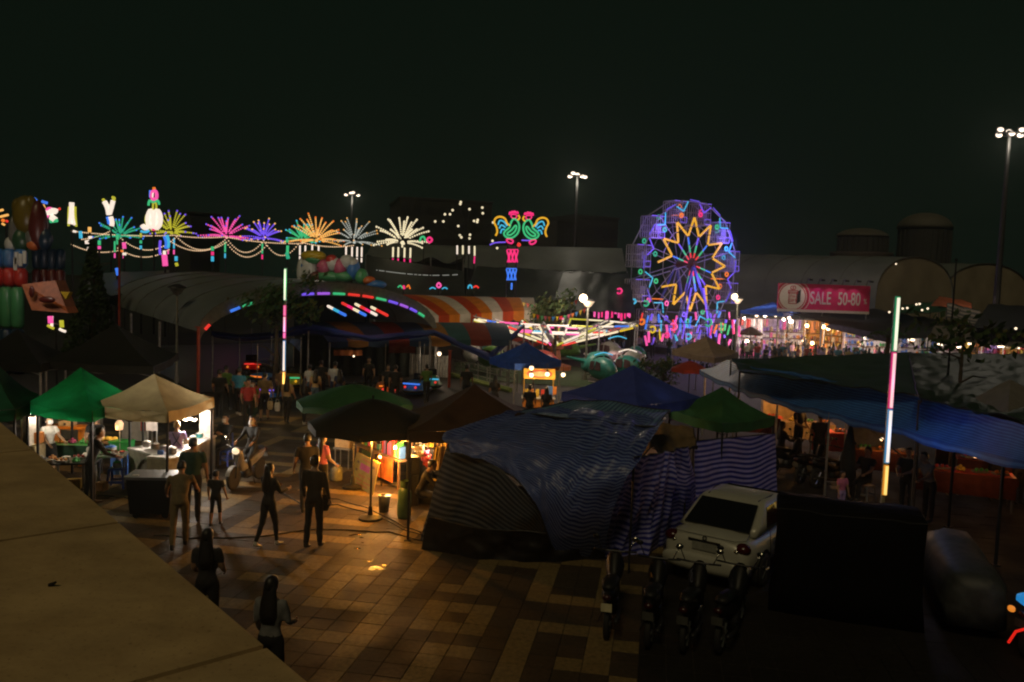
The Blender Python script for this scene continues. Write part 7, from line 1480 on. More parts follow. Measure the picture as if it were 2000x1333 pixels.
def motorbike(label, c, rz, m, lit=None, plate=None, grp='motorbikes parked around the stalls', lean=0.0):
    t = thing('motorbike', label, 'motorbike', c, rz, grp)
    for y in (-.6, .62): wheel(t, 0.0001, y, .28, .08, M_alloy, 6)
    b = MB()
    b.rings([[(x * math.cos(a), y, z + h * math.sin(a)) for a in [k * math.pi / 5 for k in range(10)]] for y, x, z, h in ((-.85, .04, .72, .05), (-.6, .11, .66, .12), (-.25, .13, .58, .14), (.05, .09, .45, .1), (.3, .1, .55, .18), (.42, .16, .78, .2), (.5, .09, .95, .08))]); b.build('body', m, t, True, local=True)
    b = MB(); b.rings([[(x * math.cos(a), y, z + .05 * math.sin(a)) for a in [k * math.pi / 4 for k in range(8)]] for y, x, z in ((-.72, .09, .80), (-.4, .13, .79), (.0, .12, .72), (.14, .05, .68))]); b.build('seat', M_black, t, True, local=True)
    b = MB()
    for s in (-.06, .06): b.tube([(s, .62, .28), (s, .44, .95)], .022, 6)
    b.build('fork', M_dark, t, local=True)
    b = MB(); b.tube([(-.34, .36, 1.04), (-.15, .45, 1.0), (.15, .45, 1.0), (.34, .36, 1.04)], .016, 6); hb = b.build('handlebar', M_dark, t, local=True)
    for s in (-1, 1):
        b = MB(); b.tube([(s * .22, .42, 1.02), (s * .3, .42, 1.2)], .008, 4); b.ball((s * .31, .42, 1.23), (.06, .02, .04), 8, 5); b.build('mirror', M_chrome if s > 0 else M_black, hb, True, local=True)
    b = MB(); b.ball((0, .54, .93), (.1, .06, .08), 10, 6); b.build('headlight', lit or M_glass, t, True, local=True)
    b = MB(); b.grid(lambda u, v: ((v - .5) * .11, .62 + .31 * math.cos(R(20 + 130 * u)), .28 + .31 * math.sin(R(20 + 130 * u))), 8, 2); b.build('mudguard', m, t, True, local=True)
    b = MB(); b.box((0, 0, .3), (.22, .32, .22)); b.tube([(.12, .05, .2), (.14, -.4, .26), (.14, -.8, .34)], .035, 6); b.build('engine', M_dark, t, True, local=True)
    b = MB(); b.ball((0, -.88, .72), (.07, .04, .05), 8, 5); b.build('tail_light', mat('bike_tail_lamp', (.03, .003, .003), .3), t, True, local=True)
    b = MB(); b.box((0, -.9, .58), (.16, .01, .12)); b.build('number_plate', plate or mat('bike_plate_dim', (.05, .05, .045), .6), t, local=True)
    b = MB(); b.tube([(-.1, -.1, .25), (-.2, -.05, 0)], .012, 4); b.build('side_stand', M_dark, t, local=True)
    return t
MB_dark = mat('motorbike_black', (.006, .006, .007), .45, 0, .2, 5, 0, .25); MB_blue = mat('motorbike_teal', (.03, .1, .13), .35); MB_wh = mat('motorbike_grey', (.2, .2, .2), .4)
fb = G(470, 985); motorbike('motorbike with bright headlight ridden by the masked woman', G(482, 945) , R(168), MB_wh, em('headlamp_glow', (1, .78, .5), 1.0))
for k, (px, py, rz, lab) in enumerate(((1192, 1215, -12, 'dark motorbike at the left end of the row before the sedan, pale number plate showing'), (1275, 1232, -16, 'dark motorbike second in the row before the sedan'), (1350, 1242, -22, 'dark motorbike in the middle of the row before the sedan'), (1425, 1246, -28, 'dark motorbike at the right of the row, by the sedan rear wheel'))):
    motorbike(lab, G(px, py), R(rz), MB_dark, plate=mat('plate_pale', (.5, .46, .3), .5) if k == 0 else None)
for k, (px, py, rz, lab) in enumerate(((1535, 925, -60, 'dark motorbike parked behind the striped wall at the market edge, first'), (1585, 940, -50, 'dark motorbike parked in the market entrance, second, chrome catching light'), (1625, 950, -62, 'dark motorbike parked beside the closed parasol under the market roof'))):
    motorbike(lab, G(px, py), R(rz), MB_dark)
q = G(2056, 1272); mt = motorbike('motorbike with red and blue lit tail at the lower right corner', q, R(-62), MB_dark)
M_cov = mat('grey_rain_cover', (.04, .042, .045), .6, 0, .35, 5, .6)
cvq = Vector((7.75, 13.6, 0)); cv = thing('covered_cart', 'long low cart under a rumpled grey rain cover near the lower right corner', 'cart', cvq, R(-19))
b = MB(); rg = []
for y, hw, h in ((-1.35, .2, .8), (-1.3, .36, .95), (-1.1, .42, 1.0), (-.5, .44, 1.02), (.1, .43, 1.0), (.7, .44, 1.04), (1.15, .42, 1.06), (1.32, .34, 1.0), (1.38, .18, .85)):
    ring = []
    for k in range(20):
        a = math.pi * k / 19; wv = 1 + .12 * nz(y * 3, k * .7)
        ring.append((hw * 1.1 * math.copysign(abs(math.cos(a)) ** .6, math.cos(a)) * wv, y + .05 * nz(k, y * 3), .2 + (h - .2) * math.sin(a) ** .45 * (1 + .07 * nz(k * .6, y * 4))))
    rg.append(ring)
b.rings(rg); b.build('rain_cover', M_cov, cv, True, local=True)
b = MB(); b.box((0, 0, .24), (.7, 2.4, .06)); b.build('cart_bed', M_dark, cv, local=True)
for x in (-.36, .36):
    for y in (-.8, .8): wheel(cv, x, y, .2, .07)
b = MB(); b.tube([(.2, -1.03, .62), (.03, -1.06, .5), (-.06, -1.06, .3)], .02, 5); b.build('tail_strip', em('tail_red', (1, .02, .01), .7), mt, local=True)
b = MB(); b.ball((.1, -.85, .95), (.22, .16, .1), 10, 5); b.build('blue_fairing', em('tail_blue', (.02, .3, .75), .6), mt, True, local=True)
b = MB(); b.ball((-.1, -.98, .78), (.06, .04, .05), 8, 5); b.build('indicator', em('indicator_amber', (1, .3, .03), .7), mt, True, local=True)

# bumper cars on the dodgem floor
def dodgem_car(label, c, rz, m, l1, l2):
    t = thing('bumper_car', label, 'bumper car', c, rz, 'bumper cars on the dodgem floor')
    b = MB(); b.rings([[(hw * math.cos(a), ln * math.sin(a), z) for a in [k * math.pi / 10 for k in range(20)]] for z, hw, ln in ((.12, .5, .85), (.2, .58, .92), (.3, .58, .92), (.34, .5, .85), (.6, .42, .75), (.66, .3, .5))]); b.build('body', m, t, True, local=True)
    b = MB(); b.tube([(.6 * math.cos(a), .94 * math.sin(a), .25) for a in [k * math.pi / 10 for k in range(20)]], .05, 5, closed=True); b.build('bumper', M_rubber, t, True, local=True)
    b = MB(); b.box((0, .35, .75), (.6, .12, .4)); b.build('seat_back', M_black, t, local=True)
    b = MB(); b.tube([(0, .7, .5), (0, .75, 2.3)], .018, 5); b.build('pickup_pole', M_steel, t, local=True)
    for s in (-1, 1): b = MB(); b.ball((s * .25, -.86, .45), .06, 8, 5); b.build('headlight', NEON[l1], t, True, local=True)
    b = MB(); b.tube([(-.4, -.7, .58), (0, -.84, .6), (.4, -.7, .58)], .035, 5); b.build('light_strip', NEON[l2], t, True, local=True)
    b = MB(); b.ball((0, .1, .8), (.12, .03, .12), 8, 5); b.build('steering_wheel', M_dark, t, True, local=True)
for k, (px, py, d, rz, m, l1, l2, lab) in enumerate(((492, 735, 42, 20, 'red', 'orange', 'red', 'bumper car with red and orange lights, far left under the pale roof'), (512, 745, 37, -15, 'blue', 'amber', 'orange', 'bumper car with twin amber lamps beside the left light pole'), (480, 755, 35.5, 40, 'green', 'violet', 'orange', 'bumper car with a violet lamp behind the blue shirted man'), (494, 790, 32.6, 5, 'red', 'red', 'green', 'bumper car with green strip between the two strollers'), (532, 785, 33, -10, 'blue', 'amber', 'violet', 'bumper car with white violet strip left of the beige shirts'), (570, 740, 37, 10, 'yellow', 'gold', 'green', 'bumper car with a golden lamp right of the light pole'), (755, 762, 36, 15, 'orange', 'red', 'orange', 'bumper car with orange strip behind the black parasol'), (815, 760, 37, -15, 'blue', 'red', 'blue', 'bumper car with blue strip near the red post'), (840, 755, 39, 5, 'green', 'red', 'cyan', 'bumper car with cyan strip, rightmost by the pale partition'))):
    dodgem_car(lab, GX(px, py, d) + Vector((0, 0, .085 if k < 6 else 0)), R(rz), I_[m], l1, l2)

# ================================================================ PEOPLE
SKIN = mat('skin_tan', (.30, .17, .10), .55, 0, .1, 20); M_hair = mat('black_hair', (.010, .009, .009), .45, 0, .3, 30); M_shoe = mat('dark_shoe', (.02, .02, .02), .6)
CLOTH = {k: mat('cloth_' + k, c, .85, 0, .15, 14, .1) for k, c in dict(black=(.008, .008, .009), charcoal=(.016, .016, .018), white=(.5, .49, .47), beige=(.34, .25, .13), purple=(.32, .24, .52), dgreen=(.015, .05, .035), green=(.08, .16, .03), blue=(.03, .18, .30), navy=(.02, .03, .08), denim=(.05, .09, .16), red=(.3, .03, .03), pink=(.45, .12, .2), brown=(.10, .055, .03), grey=(.16, .16, .16), lilac=(.32, .22, .45), tan=(.14, .10, .045)).items()}
M_mask = mat('face_mask', (.6, .6, .62), .8); M_blond = mat('blond_hair', (.35, .22, .07), .5); M_wshoe = mat('white_shoe', (.5, .48, .45), .6)
def limb(b, pts, rad, n=8):
    b.tube(pts, rad, n)
def body_mesh(H=1.68, lean=0, legs=((0, 0), (0, 0)), arms=((8, 6, 10), (8, 6, 10)), sit=False, female=False, skirt=None, head=(0, 0), vox=.021, long_sleeve=False, long_pants=True, fat=1.0, fingers=True):
    """one continuous figure facing -Y. legs: (swing forward, knee bend); arms: (forward, outward, elbow bend), degrees"""
    s = H / 1.70; parts = []          # (points, radii, region)
    sh_w, hip_w = (.165, .095) if female else (.195, .095); hz = .90 if not sit else .50
    L_ = R(lean)
    def tor(y, z, x=0.0): return Vector((x, y * math.cos(L_) - (z - .9) * math.sin(L_), hz + (z - .9) * math.cos(L_) + y * math.sin(L_)))
    b = MB(); fx = fat
    tr = [(.84, .135, .10, 0), (.92, .165 if female else .155, .115, .005), (1.06, .125 * fx if female else .145 * fx, .095 * fx, 0), (1.22, .155 * fx if female else .175 * fx, .115 * fx, -.005), (1.34, .17 if female else .195, .105, .0), (1.41, .15 if female else .18, .08, .008), (1.455, .07, .06, .012), (1.50, .05, .052, .0)]
    b.rings([[tor(yo + ry * math.sin(a), z, rx * math.cos(a)) for a in [k * math.pi / 8 for k in range(16)]] for z, rx, ry, yo in tr])
    hy, hn = R(head[0]), R(head[1])
    hc = tor(-.015, 1.60)
    def hp(x, y, z):
        v = Vector((x, y * math.cos(hn) + z * math.sin(hn), z * math.cos(hn) - y * math.sin(hn))); return hc + Vector((v.x * math.cos(hy) - v.y * math.sin(hy), v.x * math.sin(hy) + v.y * math.cos(hy), v.z))
    b.tube([tor(.0, 1.44), hp(0, .015, -.06)], [.052, .05], 10)
    b.rings([[hp(rx * math.cos(a), yo + ry * math.sin(a), z) for a in [k * math.pi / 7 for k in range(14)]] for z, rx, ry, yo in ((-.115, .03, .03, -.055), (-.10, .05, .055, -.03), (-.05, .066, .085, -.01), (.0, .074, .096, 0), (.05, .075, .098, .005), (.09, .06, .08, .008), (.112, .03, .04, .01))])
    b.tube([hp(0, -.085, .025), hp(0, -.108, -.018), hp(0, -.09, -.03)], [.011, .019, .012], 6)
    for sx in (-1, 1): b.ball(hp(sx * .077, .008, -.005), (.014, .024, .034), 6, 5)
    hands = []; seg = []
    for i, sx in enumerate((-1, 1)):
        fw_, out, el = arms[i]; S = tor(0, 1.385, sx * sh_w)
        d1 = Vector((sx * math.sin(R(out)), -math.sin(R(fw_)) * math.cos(R(out)), -math.cos(R(fw_)) * math.cos(R(out))))
        E = S + d1 * .285; e2 = fw_ + el
        d2 = Vector((sx * math.sin(R(out * .4 - (el * .18 if el > 40 else 0))), -math.sin(R(e2)), -math.cos(R(e2)))).normalized(); Wp = E + d2 * .245; Pm = Wp + d2 * .075
        b.tube([S + Vector((-sx * .03, 0, .015)), S, lerp(S, E, .5), E], [.058, .062, .056, .046], 10); b.tube([E, lerp(E, Wp, .35), Wp], [.042, .042, .029], 10); b.tube([Wp, lerp(Wp, Pm, .5), Pm], [.028, .034, .03], 8, rb=[.024, .022, .018])
        hands.append((Wp, Pm, d2, sx)); seg += [(S, E, 'sleeve'), (E, Wp, 'forearm'), (Wp, Pm + d2 * .06, 'hand')]
    for i, sx in enumerate((-1, 1)):
        sw_, kb = legs[i]; Hp = Vector((sx * hip_w, 0, hz - .03))
        d1 = Vector((0, -math.sin(R(sw_)), -math.cos(R(sw_)))); K = Hp + d1 * .42; a2 = sw_ - kb
        d2 = Vector((0, -math.sin(R(a2)), -math.cos(R(a2)))); A = K + d2 * .40
        th = .088 if female else .084
        b.tube([Hp + Vector((-sx * .012, 0, .06)), Hp - Vector((0, 0, .04)) if not sit else lerp(Hp, K, .12), lerp(Hp, K, .5), K], [th * .98, th * 1.04, th * .88, .066 if long_pants else .058], 10); b.tube([K, lerp(K, A, .35), A], ([.066, .064, .052] if long_pants and not female else [.06, .058, .039]), 10)
        ft = Vector((0, -math.cos(R(max(-50, min(20, -a2 * .8)))), -.0 + math.sin(R(max(-50, min(20, a2 * .5)))) )).normalized()
        if sit: ft = Vector((0, -1, 0))
        b.tube([A + Vector((0, .045, -.03)), A + Vector((0, 0, -.035)), A + ft * .1 + Vector((0, 0, -.05)), A + ft * .19 + Vector((0, 0, -.058))], [.036, .042, .042, .028], 8, rb=[.03, .04, .03, .02])
        seg += [(Hp, K, 'thigh'), (K, A, 'shin'), (A + Vector((0, .04, -.05)), A + ft * .19 + Vector((0, 0, -.05)), 'foot')]
    if skirt:
        zs = skirt; b.rings([[Vector((rx * math.cos(a), ry * math.sin(a), hz - .9 + z)) for a in [k * math.pi / 8 for k in range(16)]] for z, rx, ry in ((1.04, .135, .105), (.92, .175, .13), ((.92 + zs) / 2, .20, .17), (zs, .23, .21))])
    low = min(p.z for p in b.v)
    me = b.mesh('person_raw', []); o = bpy.data.objects.new('person_raw', me); COL.objects.link(o)
    md = o.modifiers.new('r', 'REMESH'); md.mode = 'VOXEL'; md.voxel_size = vox; md.use_smooth_shade = True
    sm = o.modifiers.new('s', 'SMOOTH'); sm.iterations = 3; sm.factor = .5
    dg = bpy.context.evaluated_depsgraph_get(); m2 = bpy.data.meshes.new_from_object(o.evaluated_get(dg)); bpy.data.objects.remove(o); bpy.data.meshes.remove(me)
    out = MB(); out.v = [v.co.copy() for v in m2.vertices]; out.f = [list(p.vertices) for p in m2.polygons]; bpy.data.meshes.remove(m2)
    REG = {'skin': 0, 'top': 1, 'bottom': 2, 'shoe': 3, 'dark': 4}
    neck = tor(0, 1.435).z; waist = tor(0, 1.0)
    up_ = (tor(0, 1.4) - tor(0, 1.0)).normalized()
    def sd(p, a, c):
        ab = c - a; t_ = max(0, min(1, (p - a).dot(ab) / ab.length_squared)); return (p - a - ab * t_).length, t_
    reg = []
    for f_ in out.f:
        c = sum((out.v[i] for i in f_), Vector()) / len(f_); best = None
        rel = (c - waist).dot(up_)
        for a, e, nm in seg:
            dd, tt = sd(c, a, e)
            dd -= {'sleeve': .05, 'forearm': .036, 'hand': .03, 'thigh': .08, 'shin': .05, 'foot': .035}[nm]
            if best is None or dd < best[0]: best = (dd, tt, nm)
        r_ = 'top' if rel > -.015 else 'bottom'
        if (c - hc).length < .16 or rel > .44: r_ = 'skin'
        if best[0] < .02 and (c - hc).length > .15:
            nm, tt = best[2], best[1]
            if nm == 'sleeve' and rel > -.4: r_ = 'top' if (tt < .62 or long_sleeve) else 'skin'
            elif nm == 'forearm': r_ = 'top' if long_sleeve and tt < .9 else 'skin'
            elif nm == 'hand': r_ = 'skin'
            elif nm == 'thigh' and rel < -.02: r_ = 'bottom'
            elif nm == 'shin': r_ = 'shoe' if tt > .93 else 'bottom' if long_pants else 'skin'
            elif nm == 'foot': r_ = 'shoe'
        if skirt and c.z > hz - .9 + skirt - .01 and r_ in ('skin', 'bottom') and rel < 0 and math.hypot(c.x, c.y) < .26 and best[2] in ('thigh', 'shin'): r_ = 'bottom'
        reg.append(REG[r_])
    out.m = reg
    for f_, r_ in zip(out.f, reg):
        pass
    cl_ = [0] * len(out.v)
    for f_, r_ in zip(out.f, reg):
        if r_ in (1, 2):
            for i in f_: cl_[i] = 1
    for i, v in enumerate(out.v):
        if cl_[i]: w3 = v * 9; v += Vector((nz(w3.x, w3.y, w3.z), nz(w3.y + 5, w3.z, w3.x), .0)) * .012 + Vector((0, 0, 0))
    if fingers:
        for Wp, Pm, d2, sx in hands:
            sd2 = d2.cross(Vector((0, 0, 1))); sd2 = sd2.normalized() if sd2.length > .1 else Vector((0, 1, 0)); 
            side = d2.cross(Vector((1, 0, 0))).normalized(); cur = Vector((-sx, 0, 0))
            for q, (o_, l_) in enumerate(((-.026, .068), (-.009, .078), (.009, .072), (.025, .056))):
                r0 = lerp(Wp, Pm, .8) + side * o_; r1 = r0 + d2 * (l_ * .5 + .01); r2 = r1 + (d2 * .8 + cur * .5).normalized() * l_ * .35; r3 = r2 + (d2 * .4 + cur * .8).normalized() * l_ * .25
                out.tube([r0, r1, r2, r3], [.0095, .009, .008, .006], 5, REG['skin'])
            r0 = lerp(Wp, Pm, .25) - side * .024; r1 = r0 + (d2 * .6 - side * .6 + cur * .3).normalized() * .038; out.tube([r0, r1, r1 + (d2 * .9 + cur * .3).normalized() * .03], [.012, .0105, .008], 5, REG['skin'])
    for sx in (-1, 1): out.ball(hp(sx * .031, -.088, .012), (.013, .008, .008), 6, 4, REG['dark'])
    out.tube([hp(-.022, -.088, -.06), hp(0, -.096, -.058), hp(.022, -.088, -.06)], .006, 4, REG['dark'])
    S_ = Matrix.Scale(s, 4)
    base = Vector((0, 0, low)) if not sit else Vector((0, 0, 0)); 
    if sit: base = Vector((0, 0, min(v.z for v in out.v)))
    for i, v in enumerate(out.v): out.v[i] = (v - base) * s
    H_ = lambda x, y, z: (hp(x, y, z) - base) * s
    return out, H_, (tor, base, s)
def hair_mesh(Hf, style):
    b = MB()
    cap = []
    for z, rx, ry, yo in ((-.04, .083, .06, .05), (.0, .086, .075, .035), (.04, .087, .108, .008), (.085, .074, .095, .01), (.118, .045, .06, .012), (.132, .008, .01, .012)):
        ring = []
        for k in range(14):
            a = 2 * math.pi * k / 14; x, y = rx * math.cos(a), yo + ry * math.sin(a)
            if z < .05: y = max(y, -.03 + (.05 - z) * .5)
            ring.append(Hf(x, y, z))
        cap.append(ring)
    b.rings(cap)
    if style == 'long':
        b.rings([[Hf(rx * math.cos(a), yo + ry * math.sin(a), z) for a in [k * math.pi / 6 for k in range(12)]] for z, rx, ry, yo in ((.06, .075, .05, .05), (-.06, .092, .05, .06), (-.2, .11, .045, .085), (-.34, .115, .04, .11), (-.45, .085, .025, .12))])
    if style == 'bun': b.ball(Hf(0, .08, .09), .05 * 1, 10, 6)
    if style == 'tail': b.tube([Hf(0, .1, .05), Hf(0, .15, -.02), Hf(0, .14, -.15), Hf(0, .12, -.26)], [.03, .035, .03, .012], 8)
    return b
def person(label, c, rz, top, bottom, hair='short', hairm=None, shoe=None, mask=False, grp='people walking between the stalls', **kw):
    mb, Hf, fr_ = body_mesh(**kw)
    t = thing('person', label, 'person', c, rz, grp)
    mb.build('body', [SKIN, CLOTH[top], CLOTH[bottom], shoe or M_shoe, M_hair], t, True, local=True)
    if hair: hair_mesh(Hf, hair).build('hair', hairm or M_hair, t, True, local=True)
    if mask:
        b = MB(); b.grid(lambda u, v: Hf((u - .5) * .135, -.118 + .07 * (2 * u - 1) ** 2 - .012 * math.sin(v * 3.1), .005 - .105 * v), 6, 5); b.build('face_mask', M_mask, t, True, local=True)
    return t, Hf, fr_
PW = 'people walking between the stalls'
UP = R(180)                                       # facing away from the camera
w1 = person('woman with long hair in dark clothes and pale shoes walking on the open paving', G(524, 1068), R(150), 'charcoal', 'black', 'long', None, M_wshoe, female=True, H=1.6, legs=((14, 8), (-12, 14)), arms=((25, 8, 70), (20, 8, 80)), long_sleeve=True)
person('tall man all in black trousers and jacket standing nearest the warm light', G(612, 1070), R(165), 'black', 'black', H=1.76, legs=((6, 2), (-6, 4)), arms=((6, 10, 14), (4, 10, 18)), long_sleeve=True)
person('man in black behind the tall man, elbows bent', G(598, 1000), R(200), 'black', 'charcoal', H=1.72, legs=((10, 4), (-10, 8)), arms=((10, 10, 50), (8, 10, 30)))
person('person in pink and dark clothes half hidden behind the men in black', G(628, 985), R(140), 'pink', 'charcoal', 'long', female=True, H=1.62, legs=((4, 2), (-4, 4)), arms=((10, 6, 40), (8, 6, 30)))
person('small child in dark shirt and shorts standing alone with feet apart', G(421, 1028), R(175), 'charcoal', 'black', H=1.14, legs=((10, 4), (-8, 6)), arms=((5, 14, 20), (5, 12, 15)), long_pants=False)
person('tall man in dark green shirt standing between counter and child', G(376, 1022), R(190), 'dgreen', 'black', H=1.76, legs=((3, 0), (-3, 2)), arms=((5, 10, 16), (5, 10, 16)), fat=1.08)
person('person in beige shirt and beige trousers bending away behind the black cart', G(350, 1072), R(195), 'tan', 'tan', H=1.66, lean=24, legs=((16, 10), (-14, 12)), arms=((34, 14, 30), (28, 16, 24)), head=(0, -18))
person('woman with long dark hair seen from behind at the canopy edge', GX(404, 1200, 11.3), R(185), 'charcoal', 'black', 'long', female=True, H=1.63, arms=((12, 8, 50), (10, 8, 50)), legs=((6, 2), (-6, 4)))
person('woman with long dark hair and grey top nearest the viewer at the bottom', GX(528, 1290, 9.6), R(170), 'grey', 'black', 'long', female=True, H=1.62, arms=((14, 10, 60), (8, 10, 30)), legs=((8, 2), (-8, 4)), long_sleeve=True)
person('dark figure bending over the crowded table at the left', GX(176, 960, 18.1), R(130), 'black', 'black', H=1.68, lean=16, arms=((30, 10, 40), (34, 10, 40)), legs=((4, 2), (-4, 2)), long_sleeve=True)
person('dark long haired figure standing behind the pastry shelf', GX(186, 880, 20.2), R(20), 'black', 'black', 'long', female=True, H=1.6, arms=((30, 8, 50), (30, 8, 50)))
person('girl in white blouse and black skirt at the left stall', GX(96, 910, 19.9), R(60), 'white', 'black', 'tail', female=True, H=1.58, skirt=.55, arms=((30, 6, 30), (34, 6, 30)), mask=True, long_pants=False)
pv = person('vendor with blond bun, lilac shirt and dark apron straps at the food counter', GX(345, 920, 19.75), R(200), 'purple', 'denim', 'bun', M_blond, female=True, H=1.58, arms=((40, 12, 60), (40, 16, 60)))
b = MB(); tor, base, s_ = pv[2]
for sx in (-1, 1): b.tube([(tor(.125, 1.08, -sx * .1) - base) * s_, (tor(.135, 1.25, sx * .02) - base) * s_, (tor(.10, 1.42, sx * .1) - base) * s_], .012, 4)
kind(b.build('apron_straps', CLOTH['navy'], pv[0], True, local=True), 'stuff')
ps = GX(441, 905, 22.2); person('masked man in black sitting at the end of the food counter', ps, R(-25), 'black', 'black', mask=True, sit=True, H=1.7, legs=((82, 84), (78, 80)), arms=((30, 8, 70), (34, 8, 80)), long_sleeve=True, grp='people seated at the stalls')
b = stool('blue plastic stool under the seated masked man', ps + Vector((.04, .02, 0)), R(-25), Bl, .42)
pm = G(482, 945) + Vector((.06, .22, .0)); person('masked woman in black sitting on the motorbike with a lit headlight', pm + Vector((0, 0, .22)), R(-12), 'black', 'black', 'long', mask=True, sit=True, female=True, H=1.62, legs=((58, 74), (56, 72)), arms=((42, 10, 26), (42, 10, 26)), long_sleeve=True, grp='people seated at the stalls')
for k, (px, py, d, rz, top, bot, hair, fem, lab, H_) in enumerate((
    (466, 824, 30, 180, 'blue', 'black', 'short', False, 'man in bright blue shirt seen from behind near the dodgem tent', 1.74),
    (441, 818, 31, 165, 'green', 'black', 'short', False, 'person in olive green shirt left of the blue shirted man', 1.68),
    (428, 826, 29.2, 190, 'black', 'black', 'short', False, 'man in black leaning at the corner of the beige canopy', 1.74),
    (484, 850, 27.4, 20, 'red', 'charcoal', 'short', False, 'person in dark red walking behind the motorbike', 1.66),
    (492, 846, 27.8, 10, 'green', 'dgreen', 'long', True, 'woman in green patterned dress facing the viewer with mask', 1.55),
    (516, 840, 29, 185, 'tan', 'black', 'short', False, 'man in tan shirt and black shorts seen from behind', 1.72),
    (560, 842, 28.8, 175, 'beige', 'charcoal', 'long', True, 'woman in pale beige blouse walking away, left of the green parasol', 1.62),
    (548, 820, 31.4, 170, 'brown', 'black', 'short', False, 'man in orange brown shirt by the foot of the left light pole', 1.68),
    (594, 838, 28.6, 160, 'black', 'black', 'long', True, 'woman in black beside the edge of the green parasol', 1.6),
    (604, 800, 33, 185, 'white', 'denim', 'short', True, 'person in white top behind the green parasol, left one', 1.62),
    (615, 812, 31.5, 190, 'beige', 'denim', 'long', True, 'woman in beige top behind the green parasol with long hair', 1.6),
    (626, 800, 34, 180, 'charcoal', 'black', 'short', False, 'man in charcoal shirt behind the green parasol', 1.7),
    (653, 792, 32.5, 175, 'white', 'navy', 'short', False, 'tall man in white shirt standing behind the parasols', 1.82),
    (662, 800, 32, 195, 'navy', 'navy', 'long', True, 'woman in navy in front of the tall white shirted man', 1.58),
    (719, 790, 36, 10, 'charcoal', 'black', 'short', False, 'man in dark clothes facing the viewer above the green parasol', 1.68),
    (771, 800, 32.8, 185, 'black', 'black', 'short', False, 'man in black with pale cap between the bumper cars', 1.74),
    (756, 800, 34, 20, 'charcoal', 'black', 'short', False, 'person in charcoal left of the man with the pale cap', 1.6),
    (832, 795, 34.5, 200, 'green', 'charcoal', 'short', False, 'person in lime green shirt by the right bumper cars', 1.62),
    (910, 790, 34, 180, 'black', 'black', 'short', False, 'man in black above the brown canopy', 1.72),
    (965, 800, 31.5, 190, 'charcoal', 'black', 'long', True, 'woman in dark clothes left of the yellow food cart', 1.6),
    (1035, 765, 29.4, 185, 'black', 'black', 'short', False, 'dark customer in front of the yellow food cart, left one', 1.55),
    (1068, 768, 29.2, 170, 'charcoal', 'black', 'long', True, 'dark customer in front of the yellow food cart, right one', 1.52))):
    c = GX(px, py, d); sg = 1 if k % 2 else -1
    person(lab, c, R(rz), top, bot, hair, None, M_wshoe if k % 4 == 0 else None, k == 4, PW, female=fem, H=H_, legs=((10 * sg, 4), (-10 * sg, 8)), arms=((8 + 3 * (k % 5), 8, 20 + 8 * (k % 4)), (6 + 4 * (k % 3), 8, 16 + 10 * (k % 3))), vox=.026, skirt=.5 if k == 4 else None, long_pants=k not in (5, 10), fingers=True)
for lab, px, d, rz, top, bot, hair, fem, kw in (
    ('woman in dark clothes with long hair sitting at the market table edge', 1524, 24.5, 100, 'charcoal', 'black', 'long', True, dict(sit=True, legs=((82, 84), (80, 82)), arms=((36, 8, 50), (30, 8, 60)), long_sleeve=True)),
    ('tall dark figure standing behind the seated woman in the market', 1556, 25.5, 30, 'black', 'black', 'short', False, dict(H=1.76, arms=((20, 10, 60), (10, 10, 30)))),
    ('man in dark clothes by the post under the blue roof', 1598, 24, 170, 'black', 'charcoal', 'short', False, dict(H=1.7, arms=((16, 8, 40), (10, 8, 20)))),
    ('small child in orange and pink print shirt beside the closed parasol', 1648, 19.2, 20, 'pink', 'lilac', 'short', False, dict(H=1.05, long_pants=False)),
    ('dark figure sitting low right of the closed parasol', 1695, 20.8, -60, 'charcoal', 'black', 'short', False, dict(sit=True, legs=((80, 84), (82, 80)), arms=((30, 8, 50), (36, 8, 40)))),
    ('dark figure with pale face behind the right light pole', 1775, 19.4, -30, 'black', 'black', 'short', False, dict(H=1.62, arms=((30, 8, 50), (36, 8, 40)))),
    ('man with grey cap bending under the blue roof right of the light pole', 1820, 19.0, -70, 'grey', 'black', 'short', False, dict(H=1.66, lean=20, arms=((40, 8, 40), (36, 8, 40)))),
    ('person in black standing behind the long red counter', 1945, 21.2, -10, 'black', 'black', 'short', False, dict(H=1.66, arms=((40, 8, 50), (36, 8, 40)))),
    ('vendor in yellow at the right edge behind the red counter', 1992, 21.0, 0, 'green', 'black', 'short', False, dict(H=1.6, arms=((40, 8, 50), (36, 8, 40)))),
    ('dark vendor standing inside the warm stall among the goods', 812, 20.2, 40, 'black', 'black', 'short', False, dict(H=1.66, arms=((40, 10, 50), (30, 10, 60)))),
    ('dark figure squatting low at the front of the warm stall', 822, 18.0, 80, 'black', 'charcoal', 'short', False, dict(sit=True, lean=22, legs=((88, 100), (84, 96)), arms=((50, 10, 30), (46, 10, 30)), long_sleeve=True))):
    c = GX(px, 900, d); person(lab, c, R(rz), top, bot, hair, None, None, False, 'people under the stall roofs', female=fem, vox=.024, **kw)
    if kw.get('sit') and 'squatting' not in lab: stool('plastic stool under the ' + ('woman at the market table edge' if fem else 'dark figure by the closed parasol'), c + Vector((0, .02, 0)), R(rz), MATS['motorbike_grey'], .40, grp=None)
